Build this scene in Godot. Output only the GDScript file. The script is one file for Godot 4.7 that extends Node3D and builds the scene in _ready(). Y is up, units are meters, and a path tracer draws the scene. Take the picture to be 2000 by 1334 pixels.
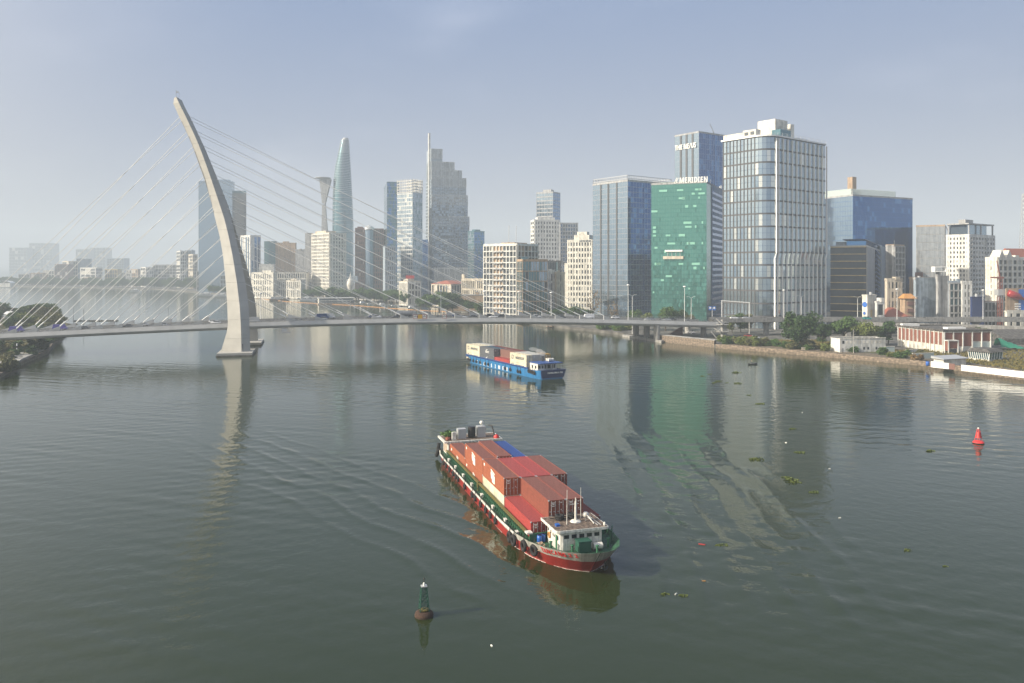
extends Node3D
# A hazy morning on a city river: a leaning cable-stayed bridge, container barges and a skyline of towers. Metres, y up, the view looks along -z.

const STREET := 1.6

var mats := {}
var taken := {}
var rng := RandomNumberGenerator.new()
var cache := {}


# Collects faces; every face has its own corners, so edges stay sharp unless a normal is given.
class Shape:
	var v := PackedVector3Array()
	var n := PackedVector3Array()
	var c := PackedColorArray()
	var ix := PackedInt32Array()
	var tint := Color.WHITE

	func quad(p, q, r, s) -> void:   # counter-clockwise from outside
		var nn: Vector3 = (r - p).cross(s - q)
		nn = nn.normalized() if nn.length() > 1e-12 else Vector3.UP
		var k := v.size()
		v.append_array(PackedVector3Array([p, q, r, s]))
		n.append_array(PackedVector3Array([nn, nn, nn, nn]))
		c.append_array(PackedColorArray([tint, tint, tint, tint]))
		ix.append_array(PackedInt32Array([k, k + 2, k + 1, k, k + 3, k + 2]))

	func tri(p, q, r) -> void:
		var nn: Vector3 = (q - p).cross(r - p).normalized()
		var k := v.size()
		v.append_array(PackedVector3Array([p, q, r]))
		n.append_array(PackedVector3Array([nn, nn, nn]))
		c.append_array(PackedColorArray([tint, tint, tint]))
		ix.append_array(PackedInt32Array([k, k + 2, k + 1]))

	func hexa(lo: Array, hi: Array) -> void:   # two rings of corners, counter-clockwise from above
		var m := lo.size()
		for i in m:
			var j := (i + 1) % m
			quad(lo[i], lo[j], hi[j], hi[i])
		fan(hi)
		var rev := lo.duplicate()
		rev.reverse()
		fan(rev)

	func fan(ring: Array) -> void:
		if ring.size() == 4:
			quad(ring[0], ring[1], ring[2], ring[3])
			return
		for i in range(1, ring.size() - 1):
			tri(ring[0], ring[i], ring[i + 1])

	func box(at: Vector3, s: Vector3, b := Basis.IDENTITY) -> void:
		var h := s * 0.5
		var p := []
		for y in [-h.y, h.y]:
			for xz in [[-h.x, h.z], [h.x, h.z], [h.x, -h.z], [-h.x, -h.z]]:
				p.append(at + b * Vector3(xz[0], y, xz[1]))
		hexa(p.slice(0, 4), p.slice(4, 8))

	func span(a: Vector3, b: Vector3) -> void:   # a box from corner to corner
		box((a + b) * 0.5, (b - a).abs())

	func beam(a: Vector3, b: Vector3, w: float, h: float) -> void:   # a bar of w by h from a to b
		var x := (b - a)
		var l := x.length()
		x = x / l
		var up := Vector3.UP if absf(x.y) < 0.95 else Vector3.RIGHT
		var z := x.cross(up).normalized()
		var y := z.cross(x).normalized()
		box((a + b) * 0.5, Vector3(l, h, w), Basis(x, y, z))

	func prism(poly: PackedVector2Array, y0: float, y1: float) -> void:   # outline in x and z, counter-clockwise from above
		var lo := []
		var hi := []
		for p in poly:
			lo.append(Vector3(p.x, y0, p.y))
			hi.append(Vector3(p.x, y1, p.y))
		for i in poly.size():
			var j := (i + 1) % poly.size()
			quad(lo[i], lo[j], hi[j], hi[i])
		var t := Geometry2D.triangulate_polygon(poly)
		for i in range(0, t.size(), 3):
			var a: Vector3 = hi[t[i]]
			var b: Vector3 = hi[t[i + 1]]
			var d: Vector3 = hi[t[i + 2]]
			if (b - a).cross(d - a).y > 0:
				tri(a, b, d)
			else:
				tri(a, d, b)

	# rows of points, all of one length; smooth normals
	func loft(rows: Array, closed := false, flip := false) -> void:
		var m: int = rows[0].size()
		var k := v.size()
		for i in rows.size():
			for j in m:
				var a: Vector3 = rows[mini(i + 1, rows.size() - 1)][j] - rows[maxi(i - 1, 0)][j]
				var j0 := (j + m - 1) % m if closed else maxi(j - 1, 0)
				var j1 := (j + 1) % m if closed else mini(j + 1, m - 1)
				var b: Vector3 = rows[i][j1] - rows[i][j0]
				var nn := b.cross(a)
				if nn.length() < 1e-9:
					nn = rows[i][j] - rows[i][(j + m / 2) % m]
				nn = nn.normalized() * (-1.0 if flip else 1.0)
				v.append(rows[i][j])
				n.append(nn)
				c.append(tint)
		for i in rows.size() - 1:
			for j in (m if closed else m - 1):
				var p := k + i * m + j
				var q := k + i * m + (j + 1) % m
				if flip:
					ix.append_array(PackedInt32Array([p, q, q + m, p, q + m, p + m]))
				else:
					ix.append_array(PackedInt32Array([p, q + m, q, p, p + m, q + m]))

	func tube(pts: Array, radii: Array, sides := 8, capped := true) -> void:
		var rows := []
		for i in pts.size():
			var d: Vector3 = (pts[mini(i + 1, pts.size() - 1)] - pts[maxi(i - 1, 0)]).normalized()
			var up := Vector3.UP if absf(d.y) < 0.9 else Vector3.RIGHT
			var x := d.cross(up).normalized()
			var y := d.cross(x).normalized()
			var row := PackedVector3Array()
			for k in sides:
				var t := TAU * k / sides
				row.append(pts[i] + (x * cos(t) + y * sin(t)) * radii[mini(i, radii.size() - 1)])
			rows.append(row)
		loft(rows, true)
		if capped:
			fan(Array(rows[-1]))
			var r := Array(rows[0])
			r.reverse()
			fan(r)

	func lathe(prof: Array, at := Vector3.ZERO, sides := 16, b := Basis.IDENTITY) -> void:   # [radius, height] from the bottom up
		var rows := []
		for p in prof:
			var row := PackedVector3Array()
			for k in sides:
				var t := TAU * k / sides
				row.append(at + b * Vector3(cos(t) * p[0], p[1], -sin(t) * p[0]))
			rows.append(row)
		loft(rows, true)

	func ring(at: Vector3, big: float, small: float, b := Basis.IDENTITY, sides := 14, around := 7) -> void:   # a torus about the y axis of b
		var rows := []
		for i in sides + 1:
			var t := TAU * i / sides
			var row := PackedVector3Array()
			for k in around:
				var u := TAU * k / around
				var r := big + small * cos(u)
				row.append(at + b * Vector3(cos(t) * r, small * sin(u), -sin(t) * r))
			rows.append(row)
		loft(rows, true, true)

	func ball(at: Vector3, r: Vector3, sides := 10, rows_n := 6) -> void:
		var prof := []
		var rows := []
		for i in rows_n + 1:
			var a := PI * (float(i) / rows_n - 0.5)
			var row := PackedVector3Array()
			for k in sides:
				var t := TAU * k / sides
				row.append(at + Vector3(cos(t) * cos(a) * r.x, sin(a) * r.y, -sin(t) * cos(a) * r.z))
			rows.append(row)
		loft(rows, true)

	func mesh(coloured := false) -> ArrayMesh:
		var a := []
		a.resize(Mesh.ARRAY_MAX)
		a[Mesh.ARRAY_VERTEX] = v
		a[Mesh.ARRAY_NORMAL] = n
		if coloured:
			a[Mesh.ARRAY_COLOR] = c
		a[Mesh.ARRAY_INDEX] = ix
		var m := ArrayMesh.new()
		m.add_surface_from_arrays(Mesh.PRIMITIVE_TRIANGLES, a)
		return m


func numbered(called: String) -> String:
	taken[called] = taken.get(called, 0) + 1
	return called if taken[called] == 1 else "%s_%03d" % [called, taken[called] - 1]


func tag(o: Node3D, label: String, category: String, group := "") -> Node3D:
	o.set_meta("label", label)
	o.set_meta("category", category)
	if group:
		o.set_meta("group", group)
	return o


func thing(called: String, label: String, category: String, at := Vector3.ZERO, turn := 0.0, group := "") -> Node3D:
	var o := Node3D.new()
	o.name = numbered(called)
	add_child(o)
	o.position = at
	o.rotation.y = turn
	return tag(o, label, category, group)


# One named mesh. Under the root it is a thing or a piece of the setting, under a thing it is a part.
func part(parent: Node3D, called: String, shape, m: Material, stuff := false) -> MeshInstance3D:
	var o := MeshInstance3D.new()
	o.name = numbered(called) if parent == self else called
	o.mesh = shape.mesh(m.vertex_color_use_as_albedo) if shape is Shape else shape
	o.material_override = m
	parent.add_child(o, true)
	if stuff:
		o.set_meta("kind", "stuff")
	return o


func setting(called: String, shape, m: Material) -> MeshInstance3D:
	var o := part(self, called, shape, m)
	o.set_meta("kind", "structure")
	return o


func copy(o: Node3D, at: Vector3, turn: float, size := Vector3.ONE, label := "") -> Node3D:
	var r: Node3D = o.duplicate()
	r.name = numbered(o.name.rstrip("0123456789_"))
	add_child(r)
	r.position = at
	r.rotation = Vector3(0, turn, 0)
	r.scale = size
	if label:
		r.set_meta("label", label)
	return r


func noise_tex(size: int, freq: float, lo: float, hi: float, seed_: int, kind := FastNoiseLite.TYPE_SIMPLEX_SMOOTH, octaves := 4) -> NoiseTexture2D:
	var f := FastNoiseLite.new()
	f.noise_type = kind
	f.frequency = freq
	f.seed = seed_
	f.fractal_octaves = octaves
	var t := NoiseTexture2D.new()
	t.noise = f
	t.width = size
	t.height = size
	t.seamless = true
	var g := Gradient.new()
	g.colors = PackedColorArray([Color(lo, lo, lo), Color(hi, hi, hi)])
	t.color_ramp = g
	return t


# Streaks that run down a wall: noise stretched along the second axis.
func streak_tex(lo: float, hi: float, seed_: int) -> ImageTexture:
	var f := FastNoiseLite.new()
	f.seed = seed_
	f.frequency = 0.03
	f.fractal_octaves = 4
	var im := Image.create(256, 256, false, Image.FORMAT_RGB8)
	for x in 256:
		for y in 256:
			var a := TAU * x / 256.0
			var b := TAU * y / 256.0
			var s := f.get_noise_3d(cos(a) * 90.0 + sin(b) * 4.0, sin(a) * 90.0, cos(b) * 4.0) * 0.6 + f.get_noise_3d(cos(a) * 40.0, sin(a) * 40.0 + 300.0, cos(b) * 30.0 + sin(b) * 30.0) * 0.5
			var q := clampf(lerpf(hi, lo, clampf(s * 1.6 + 0.35, 0.0, 1.0)), 0.0, 1.0)
			im.set_pixel(x, y, Color(q, q, q))
	return ImageTexture.create_from_image(im)


# base colours are linear, as measured on real surfaces
func mat(called: String, r: float, g: float, b: float, rough := 0.8, metal := 0.0, tex: Texture2D = null, scale := 0.1) -> StandardMaterial3D:
	var m := StandardMaterial3D.new()
	m.resource_name = called
	m.albedo_color = Color(r, g, b).linear_to_srgb()
	m.roughness = rough
	m.metallic = metal
	if tex:
		m.albedo_texture = tex
		m.uv1_triplanar = true
		m.uv1_world_triplanar = true
		m.uv1_scale = Vector3(scale, scale, scale)
	mats[called] = m
	return m


func lettering(parent: Node3D, called: String, words: String, height: float, deep: float, at: Vector3, turn: Basis, m: Material, squeeze := 1.0, weight := 700) -> MeshInstance3D:
	var f := SystemFont.new()
	f.font_names = PackedStringArray(["Droid Sans"])
	f.font_weight = weight
	var t := TextMesh.new()
	t.text = words
	t.font = f
	t.font_size = 32
	t.pixel_size = height / 32.0 / 0.72
	t.depth = deep
	t.curve_step = 2.0
	var o := MeshInstance3D.new()
	o.name = called
	o.mesh = t
	o.material_override = m
	parent.add_child(o, true)
	o.transform = Transform3D(turn * Basis.from_scale(Vector3(squeeze, 1, 1)), at)
	return o

func _ready() -> void:
	rng.seed = 20
	# ---- camera: a drone 37 m above the water, level, the lens shifted down
	var cam := Camera3D.new()
	cam.name = "camera"
	cam.set_frustum(0.5 * 1334.0 / 1556.0, Vector2(0, -0.5 * 140.0 / 1556.0), 0.5, 12000.0)
	cam.keep_aspect = Camera3D.KEEP_HEIGHT
	add_child(cam)
	cam.position = Vector3(0, 37, 0)
	cam.current = true
	# ---- sky, haze, exposure
	var sky_look := ProceduralSkyMaterial.new()
	sky_look.sky_top_color = Color(0.11, 0.18, 0.335).linear_to_srgb()
	sky_look.sky_horizon_color = Color(0.345, 0.35, 0.362).linear_to_srgb()
	sky_look.sky_curve = 0.15
	sky_look.ground_bottom_color = Color(0.12, 0.13, 0.12).linear_to_srgb()
	sky_look.ground_horizon_color = Color(0.34, 0.35, 0.37).linear_to_srgb()
	sky_look.sun_angle_max = 85.0
	sky_look.sun_curve = 0.82
	sky_look.sky_cover = thin_cloud()
	sky_look.sky_cover_modulate = Color(1, 1, 1, 1)
	var sky := Sky.new()
	sky.sky_material = sky_look
	var env := Environment.new()
	env.background_mode = Environment.BG_SKY
	env.sky = sky
	env.background_energy_multiplier = 1.0
	env.tonemap_mode = Environment.TONE_MAPPER_LINEAR
	env.tonemap_exposure = 1.62
	env.fog_enabled = true
	env.fog_density = 0.00033
	env.fog_light_color = Color(0.90, 0.955, 1.0)
	env.volumetric_fog_enabled = true
	env.volumetric_fog_density = 0.0
	env.sdfgi_enabled = true
	env.ssao_enabled = true
	env.ssil_enabled = true
	var around := WorldEnvironment.new()
	around.name = "environment"
	around.environment = env
	add_child(around)
	# ---- the sun, rather low over the far shore side
	var sun := DirectionalLight3D.new()
	sun.name = "sun"
	sun.light_energy = 1.6
	sun.light_color = Color(1.0, 0.955, 0.875)
	sun.light_angular_distance = 0.6
	sun.shadow_enabled = true
	add_child(sun)
	sun.look_at_from_position(Vector3(-0.84, 0.47, 0.25) * 100.0, Vector3.ZERO)
	make_materials()
	make_river()
	make_banks()
	make_bridge()
	make_city()
	make_shore()
	make_plants()
	make_red_barge()
	make_blue_barge()
	make_small_craft()
	make_traffic()


# Faint high cloud and uneven haze over the whole sky.
func thin_cloud() -> ImageTexture:
	var f := FastNoiseLite.new()
	f.seed = 31
	f.noise_type = FastNoiseLite.TYPE_SIMPLEX_SMOOTH
	f.frequency = 0.9
	f.fractal_octaves = 6
	f.fractal_gain = 0.55
	var im := Image.create(1024, 512, false, Image.FORMAT_RGBA8)
	for y in 512:
		var e := PI * (0.5 - (y + 0.5) / 512.0)
		for x in 1024:
			var a := TAU * x / 1024.0
			var d := Vector3(cos(a) * cos(e), sin(e) * 2.6, sin(a) * cos(e)) * 2.2
			var q := f.get_noise_3dv(d)
			var k := clampf((q - 0.02) * 1.7, 0.0, 1.0)
			im.set_pixel(x, y, Color(1.0, 0.97, 0.93, 0.07 * k * k if e > 0.0 else 0.0))
	return ImageTexture.create_from_image(im)

func make_materials() -> void:
	var fine := noise_tex(512, 0.02, 0.72, 1.0, 3)
	var coarse := noise_tex(512, 0.008, 0.62, 1.0, 5)
	var blotch := noise_tex(512, 0.012, 0.35, 1.0, 8, FastNoiseLite.TYPE_SIMPLEX_SMOOTH, 5)
	var streak := streak_tex(0.72, 1.0, 4)
	var smooth := noise_tex(512, 0.006, 0.88, 1.0, 14)
	var worn := noise_tex(512, 0.03, 0.74, 1.0, 21)
	cache.fine = fine
	cache.streak = streak
	# setting
	var w := mat("river water", 0.019, 0.028, 0.008, 0.05)
	w.metallic_specular = 0.38
	w.uv1_triplanar = true
	w.uv1_world_triplanar = true
	w.uv1_scale = Vector3(0.024, 0.024, 0.024)
	w.normal_enabled = true
	var nf := FastNoiseLite.new()
	nf.noise_type = FastNoiseLite.TYPE_SIMPLEX_SMOOTH
	nf.frequency = 0.016
	nf.fractal_octaves = 5
	nf.fractal_gain = 0.55
	nf.seed = 11
	var nt := NoiseTexture2D.new()
	nt.noise = nf
	nt.width = 1024
	nt.height = 1024
	nt.seamless = true
	nt.as_normal_map = true
	nt.bump_strength = 3.0
	w.normal_texture = nt
	w.normal_scale = 0.22
	mat("concrete", 0.34, 0.33, 0.31, 0.85, 0.0, streak, 0.06)
	mat("pale concrete", 0.40, 0.39, 0.36, 0.85, 0.0, smooth, 0.05)
	mat("deck concrete", 0.47, 0.475, 0.475, 0.8, 0.0, smooth, 0.05)
	mat("old concrete", 0.22, 0.20, 0.17, 0.95, 0.0, blotch, 0.07)
	mat("asphalt", 0.075, 0.075, 0.075, 0.9, 0.0, coarse, 0.12)
	mat("city ground", 0.20, 0.19, 0.17, 0.95, 0.0, blotch, 0.02)
	mat("earth", 0.27, 0.21, 0.14, 1.0, 0.0, blotch, 0.09)
	mat("grass", 0.15, 0.155, 0.05, 1.0, 0.0, blotch, 0.06)
	mat("mud", 0.10, 0.085, 0.06, 0.9, 0.0, blotch, 0.1)
	# walls
	mat("white wall", 0.72, 0.71, 0.67, 0.8, 0.0, streak, 0.04)
	mat("cream wall", 0.62, 0.55, 0.44, 0.85, 0.0, streak, 0.04)
	mat("ivory wall", 0.70, 0.67, 0.595, 0.85, 0.0, streak, 0.04)
	mat("grey wall", 0.40, 0.40, 0.40, 0.85, 0.0, streak, 0.04)
	mat("blue grey wall", 0.30, 0.36, 0.42, 0.8, 0.0, streak, 0.04)
	mat("dark grey", 0.07, 0.07, 0.075, 0.7)
	mat("tan wall", 0.42, 0.30, 0.20, 0.9, 0.0, streak, 0.05)
	mat("ochre wall", 0.60, 0.46, 0.22, 0.85, 0.0, streak, 0.05)
	mat("brown granite", 0.17, 0.085, 0.07, 0.5, 0.0, streak, 0.05)
	mat("brick", 0.26, 0.095, 0.065, 0.9, 0.0, fine, 0.5)
	mat("roof tile", 0.36, 0.11, 0.07, 0.85, 0.0, fine, 0.3)
	mat("orange tile", 0.62, 0.30, 0.09, 0.8, 0.0, fine, 0.3)
	mat("weathered roof", 0.16, 0.15, 0.14, 0.9, 0.0, blotch, 0.1)
	mat("white metal", 0.74, 0.74, 0.72, 0.45)
	mat("grey metal", 0.42, 0.43, 0.44, 0.45, 0.3)
	mat("steel", 0.30, 0.31, 0.33, 0.4, 0.6)
	mat("black iron", 0.02, 0.02, 0.022, 0.5)
	# glazing: tinted coated glass mirrors part of what is before it
	for g in [["clear glass", 0.38, 0.46, 0.52, 0.85], ["bright glass", 0.68, 0.70, 0.67, 0.75], ["blue glass", 0.07, 0.20, 0.42, 0.8], ["deep blue glass", 0.02, 0.10, 0.29, 0.8], ["green glass", 0.10, 0.275, 0.235, 0.7], ["dark green glass", 0.05, 0.20, 0.18, 0.7], ["teal glass", 0.09, 0.19, 0.23, 0.7], ["grey glass", 0.27, 0.35, 0.43, 0.8], ["dark glass", 0.035, 0.045, 0.06, 0.6], ["bronze glass", 0.12, 0.075, 0.065, 0.6]]:
		mat(g[0], g[1], g[2], g[3], 0.08, g[4])
	mat("pale green blind", 0.21, 0.46, 0.36, 0.45, 0.1)
	mat("window dark", 0.03, 0.035, 0.04, 0.12, 0.1)
	mat("window grey", 0.10, 0.11, 0.12, 0.15, 0.1)
	mat("curtain", 0.42, 0.40, 0.36, 0.7)
	mat("frosted glass", 0.45, 0.52, 0.50, 0.3)
	# boats
	mat("cable sheath", 0.72, 0.72, 0.70, 0.5)
	mat("quay stone", 0.40, 0.31, 0.23, 0.9, 0.0, blotch, 0.15)
	mat("red hull", 0.33, 0.026, 0.02, 0.45, 0.0, worn, 0.12)
	mat("grey hull", 0.42, 0.41, 0.37, 0.6, 0.0, streak, 0.2)
	mat("blue hull", 0.020, 0.17, 0.40, 0.45, 0.0, streak, 0.2)
	mat("navy hull", 0.012, 0.034, 0.15, 0.45, 0.0, fine, 0.2)
	mat("deck green", 0.035, 0.15, 0.075, 0.65, 0.0, blotch, 0.25)
	mat("rail green", 0.025, 0.11, 0.055, 0.6)
	mat("rubber", 0.012, 0.012, 0.013, 0.85)
	mat("boat white", 0.74, 0.72, 0.66, 0.5, 0.0, streak, 0.25)
	mat("roof brown", 0.26, 0.19, 0.145, 0.85, 0.0, blotch, 0.3)
	for p in [["orange box", 0.42, 0.125, 0.06], ["rust box", 0.28, 0.078, 0.05], ["dusty box", 0.25, 0.10, 0.078], ["dusty red box", 0.40, 0.08, 0.075], ["maroon box", 0.20, 0.045, 0.035], ["red box", 0.44, 0.058, 0.052], ["blue box", 0.035, 0.085, 0.30], ["cream box", 0.72, 0.66, 0.50], ["pale grey box", 0.55, 0.55, 0.52], ["slate box", 0.12, 0.13, 0.15], ["teal box", 0.04, 0.11, 0.16], ["brown box", 0.24, 0.12, 0.095], ["yellow box", 0.52, 0.30, 0.04]]:
		mat(p[0], p[1], p[2], p[3], 0.6, 0.0, worn if p[0] != "cream box" else streak, 0.16)
	mat("lettering white", 0.78, 0.77, 0.72, 0.6)
	mat("lettering red", 0.55, 0.02, 0.02, 0.6)
	mat("lettering navy", 0.05, 0.07, 0.10, 0.6)
	mat("rail blue", 0.015, 0.06, 0.22, 0.5)
	mat("barrel blue", 0.02, 0.10, 0.38, 0.4)
	mat("buoy green", 0.015, 0.075, 0.05, 0.6)
	mat("buoy rust", 0.10, 0.05, 0.03, 0.9, 0.0, blotch, 0.8)
	mat("buoy red", 0.55, 0.03, 0.03, 0.5)
	mat("moss yellow", 0.26, 0.22, 0.05, 0.9, 0.0, blotch, 0.9)
	mat("tarp green", 0.02, 0.22, 0.13, 0.7)
	mat("sign blue", 0.02, 0.12, 0.45, 0.5)
	mat("sign yellow", 0.65, 0.38, 0.02, 0.5)
	mat("skin", 0.40, 0.24, 0.16, 0.7)
	mat("cloth dark", 0.05, 0.05, 0.07, 0.9)
	mat("bark", 0.11, 0.085, 0.06, 1.0, 0.0, fine, 1.0)
	for p in [["leaf dark", 0.030, 0.070, 0.012], ["leaf mid", 0.055, 0.11, 0.018], ["leaf light", 0.12, 0.15, 0.03], ["leaf olive", 0.12, 0.12, 0.045], ["leaf bright", 0.075, 0.155, 0.025], ["leaf dry", 0.22, 0.145, 0.065], ["hyacinth", 0.09, 0.12, 0.02]]:
		var m := mat(p[0], p[1], p[2], p[3], 0.75)
		m.vertex_color_use_as_albedo = true
		m.albedo_color = Color(p[1], p[2], p[3]).linear_to_srgb()
		m.backlight_enabled = true
		m.backlight = Color(0.35, 0.35, 0.2)
	for p in [["car white", 0.70, 0.70, 0.70], ["car silver", 0.40, 0.41, 0.42], ["car black", 0.02, 0.02, 0.025], ["car navy", 0.02, 0.04, 0.12], ["car red", 0.35, 0.03, 0.03], ["car violet", 0.08, 0.06, 0.25], ["car teal", 0.03, 0.30, 0.28]]:
		mat(p[0], p[1], p[2], p[3], 0.25, 0.2)

# ---------------------------------------------------------------- water

func packet(x: float, d: float, ox: float, od: float, tx: float, td: float, length: float, lo: float, hi: float, wave: float, amp: float, bend := 0.0, sharp := 1.9) -> float:
	# a train of waves whose crests run from (ox, od) along (tx, td) for a length; lo..hi is its spread across the crests
	var s := (x - ox) * tx + (d - od) * td
	if s < -8.0 or s > length + 8.0:
		return 0.0
	var u := (x - ox) * td - (d - od) * tx + bend * s * s
	if u < lo - 4.0 or u > hi + 4.0:
		return 0.0
	var e := smoothstep(-8.0, 10.0, s) * smoothstep(length + 8.0, length * 0.55, s) * smoothstep(lo - 4.0, lo + 2.0, u) * smoothstep(hi + 4.0, hi - 2.0, u)
	return amp * e * (0.7 + 0.6 * gusts.get_noise_2d(x * 7.0, d * 7.0)) * exp(sharp * (cos(TAU * u / wave + 0.5 * sin(s * 0.21) + 1.3 * gusts.get_noise_2d(x * 4.0 + 90.0, d * 4.0)) - 1.0))


var gusts := FastNoiseLite.new()


func swell(x: float, d: float) -> float:
	var h := 0.0
	h += packet(x, d, 9.4, 98.0, -0.65, 0.76, 130.0, -15.0, 5.0, 5.2, 0.15, 0.0, 3.6)
	h += packet(x, d, 17.0, 84.0, 0.087, 0.996, 112.0, -1.0, 26.0, 4.6, 0.17, 0.0006)
	h += packet(x, d, 18.0, 268.0, 0.75, -0.66, 80.0, -6.0, 6.0, 4.0, 0.06)
	h += packet(x, d, 6.0, 262.0, 0.1, -0.995, 70.0, -6.0, 6.0, 4.4, 0.06)
	h += packet(x, d, -78.0, 262.0, 0.93, -0.36, 48.0, -22.0, 16.0, 2.6, 0.06)
	var m := clampf(0.8 + 1.7 * gusts.get_noise_2d(x * 1.6, d), 0.15, 2.0)
	h += m * (0.011 * sin(x * 0.35 + d * 1.15) + 0.009 * sin(x * -0.62 + d * 1.55 + 1.0) + 0.012 * sin(x * 0.22 + d * 0.83 + 2.0) + 0.006 * sin(x * 1.3 + d * 2.1))
	return h


func make_river() -> void:
	gusts.seed = 9
	gusts.frequency = 0.012
	gusts.fractal_octaves = 3
	var x0 := -200.0
	var x1 := 200.0
	var d0 := 56.0
	var d1 := 340.0
	var step := 0.62
	var nx := int((x1 - x0) / step)
	var nd := int((d1 - d0) / step)
	x1 = x0 + nx * step
	d1 = d0 + nd * step
	var hs := PackedFloat32Array()
	hs.resize((nx + 1) * (nd + 1))
	for j in nd + 1:
		for i in nx + 1:
			var x := x0 + i * step
			var d := d0 + j * step
			var edge := minf(minf(x - x0, x1 - x), minf(d - d0, d1 - d))
			hs[j * (nx + 1) + i] = swell(x, d) * smoothstep(0.0, 25.0, edge)
	var v := PackedVector3Array()
	var n := PackedVector3Array()
	var ix := PackedInt32Array()
	v.resize(hs.size())
	n.resize(hs.size())
	ix.resize(nx * nd * 6)
	var q := 0
	for j in nd + 1:
		for i in nx + 1:
			var k := j * (nx + 1) + i
			v[k] = Vector3(x0 + i * step, hs[k], -(d0 + j * step))
			var gx := (hs[k + 1 if i < nx else k] - hs[k - 1 if i > 0 else k]) / (2.0 * step)
			var gd := (hs[k + nx + 1 if j < nd else k] - hs[k - nx - 1 if j > 0 else k]) / (2.0 * step)
			n[k] = Vector3(-gx, 1.0, gd).normalized()
			if i < nx and j < nd:
				for o in [0, nx + 2, 1, 0, nx + 1, nx + 2]:   # seen from above: back rows have smaller z
					ix[q] = k + o
					q += 1
	# the rest of the river, flat, butted against the rippled part
	var big := 4200.0
	var wide := 5200.0
	for r in [[-wide, wide, -600.0, d0], [-wide, x0, d0, d1], [x1, wide, d0, d1], [-wide, wide, d1, big]]:
		var k := v.size()
		v.append_array(PackedVector3Array([Vector3(r[0], 0, -r[2]), Vector3(r[1], 0, -r[2]), Vector3(r[1], 0, -r[3]), Vector3(r[0], 0, -r[3])]))
		n.append_array(PackedVector3Array([Vector3.UP, Vector3.UP, Vector3.UP, Vector3.UP]))
		ix.append_array(PackedInt32Array([k, k + 2, k + 1, k, k + 3, k + 2]))
	var a := []
	a.resize(Mesh.ARRAY_MAX)
	a[Mesh.ARRAY_VERTEX] = v
	a[Mesh.ARRAY_NORMAL] = n
	a[Mesh.ARRAY_INDEX] = ix
	var m := ArrayMesh.new()
	m.add_surface_from_arrays(Mesh.PRIMITIVE_TRIANGLES, a)
	setting("river", m, mats["river water"])


# ---------------------------------------------------------------- land

func outline(a: Array) -> PackedVector2Array:   # [x, distance] pairs
	var p := PackedVector2Array()
	for q in a:
		p.append(Vector2(q[0], -q[1]))
	return p


func make_banks() -> void:
	var s := Shape.new()
	s.prism(outline([[420, -400], [4000, -400], [4000, 4000], [-5000, 4000], [-5000, 3000], [-3300, 2600], [-1900, 2050], [-1121, 1744], [-822, 1599], [-682, 1515], [-482, 1251], [-406, 1129], [-264, 1028], [-170, 930], [-125, 886], [-60, 760], [-26, 677], [8, 560], [20, 520], [52, 470], [60, 452], [73, 416], [84, 398], [97, 377], [115, 358], [131, 341], [160, 306], [172, 268], [205, 190], [260, 40]]), -2.0, STREET)
	setting("city_bank", s, mats["city ground"])
	s = Shape.new()
	s.prism(outline([[-165, -400], [-165, 200], [-173.7, 270], [-191, 311], [-204, 350], [-228, 397], [-252, 450], [-281, 512], [-300, 535], [-360, 590], [-450, 650], [-560, 790], [-880, 1086], [-1500, 1420], [-3500, 2100], [-5000, 2400], [-5000, -400]]), -2.0, STREET)
	setting("wooded_bank", s, mats["earth"])
	# river terrace: earth path, rough grass
	var y := STREET + 0.02
	s = Shape.new()
	s.prism(outline([[97.5, 377.5], [115.4, 358.4], [131.4, 341.4], [160.4, 306.4], [172.6, 268.4], [205.6, 190.4], [216, 190], [182, 271], [170, 313], [141, 350], [122, 368], [104, 384]]), STREET, y)
	setting("bank_path", s, mats["earth"])
	s = Shape.new()
	s.prism(outline([[183, 272], [225, 190], [360, 190], [360, 350], [255, 352], [170, 352], [143, 352], [171, 314]]), STREET, y)
	setting("grass_field", s, mats["grass"])
	s = Shape.new()
	s.prism(outline([[105, 385], [123, 369], [142, 352.5], [170, 353], [170, 392], [150, 400], [100, 402]]), STREET, y)
	setting("rough_ground", s, mats["grass"])
	s = Shape.new()
	s.prism(outline([[-420, 590], [-300, 533], [-282, 512], [-253, 450], [-229, 397], [-205, 350], [-192, 311], [-176, 272], [-300, 270], [-460, 520]]), STREET, y)
	setting("bank_grass", s, mats["grass"])
	# quay edge: a low concrete kerb along the terrace, in straight lengths
	var k := [[96.6, 377.2], [115, 357.6], [131, 340.6], [160, 305.6], [172, 267.6], [205, 189.6]]
	for i in k.size() - 1:
		s = Shape.new()
		var a := Vector3(k[i][0], 0, -k[i][1])
		var b := Vector3(k[i + 1][0], 0, -k[i + 1][1])
		s.beam(a + Vector3(0, 0.62, 0), b + Vector3(0, 0.62, 0), 0.7, 2.5)
		setting("quay_kerb", s, mats["quay stone"])
	# riverside avenue behind the bridge
	s = Shape.new()
	for r in [[[60, 500], [400, 440], [400, 462], [60, 526]]]:
		s.prism(outline(r), STREET, STREET + 0.03)
	setting("avenue", s, mats["asphalt"])
	# promenade along the far quay
	var f := [[-400, 1136], [-262, 1036], [-168, 938], [-122, 893], [-56, 765], [-22, 682], [12, 565], [24, 526]]
	for i in f.size() - 1:
		s = Shape.new()
		s.beam(Vector3(f[i][0], 1.0, -f[i][1] + 8.0), Vector3(f[i + 1][0], 1.0, -f[i + 1][1] + 8.0), 1.4, 2.9)
		setting("quay_edge", s, mats["pale concrete"])


# ---------------------------------------------------------------- the bridge

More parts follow.
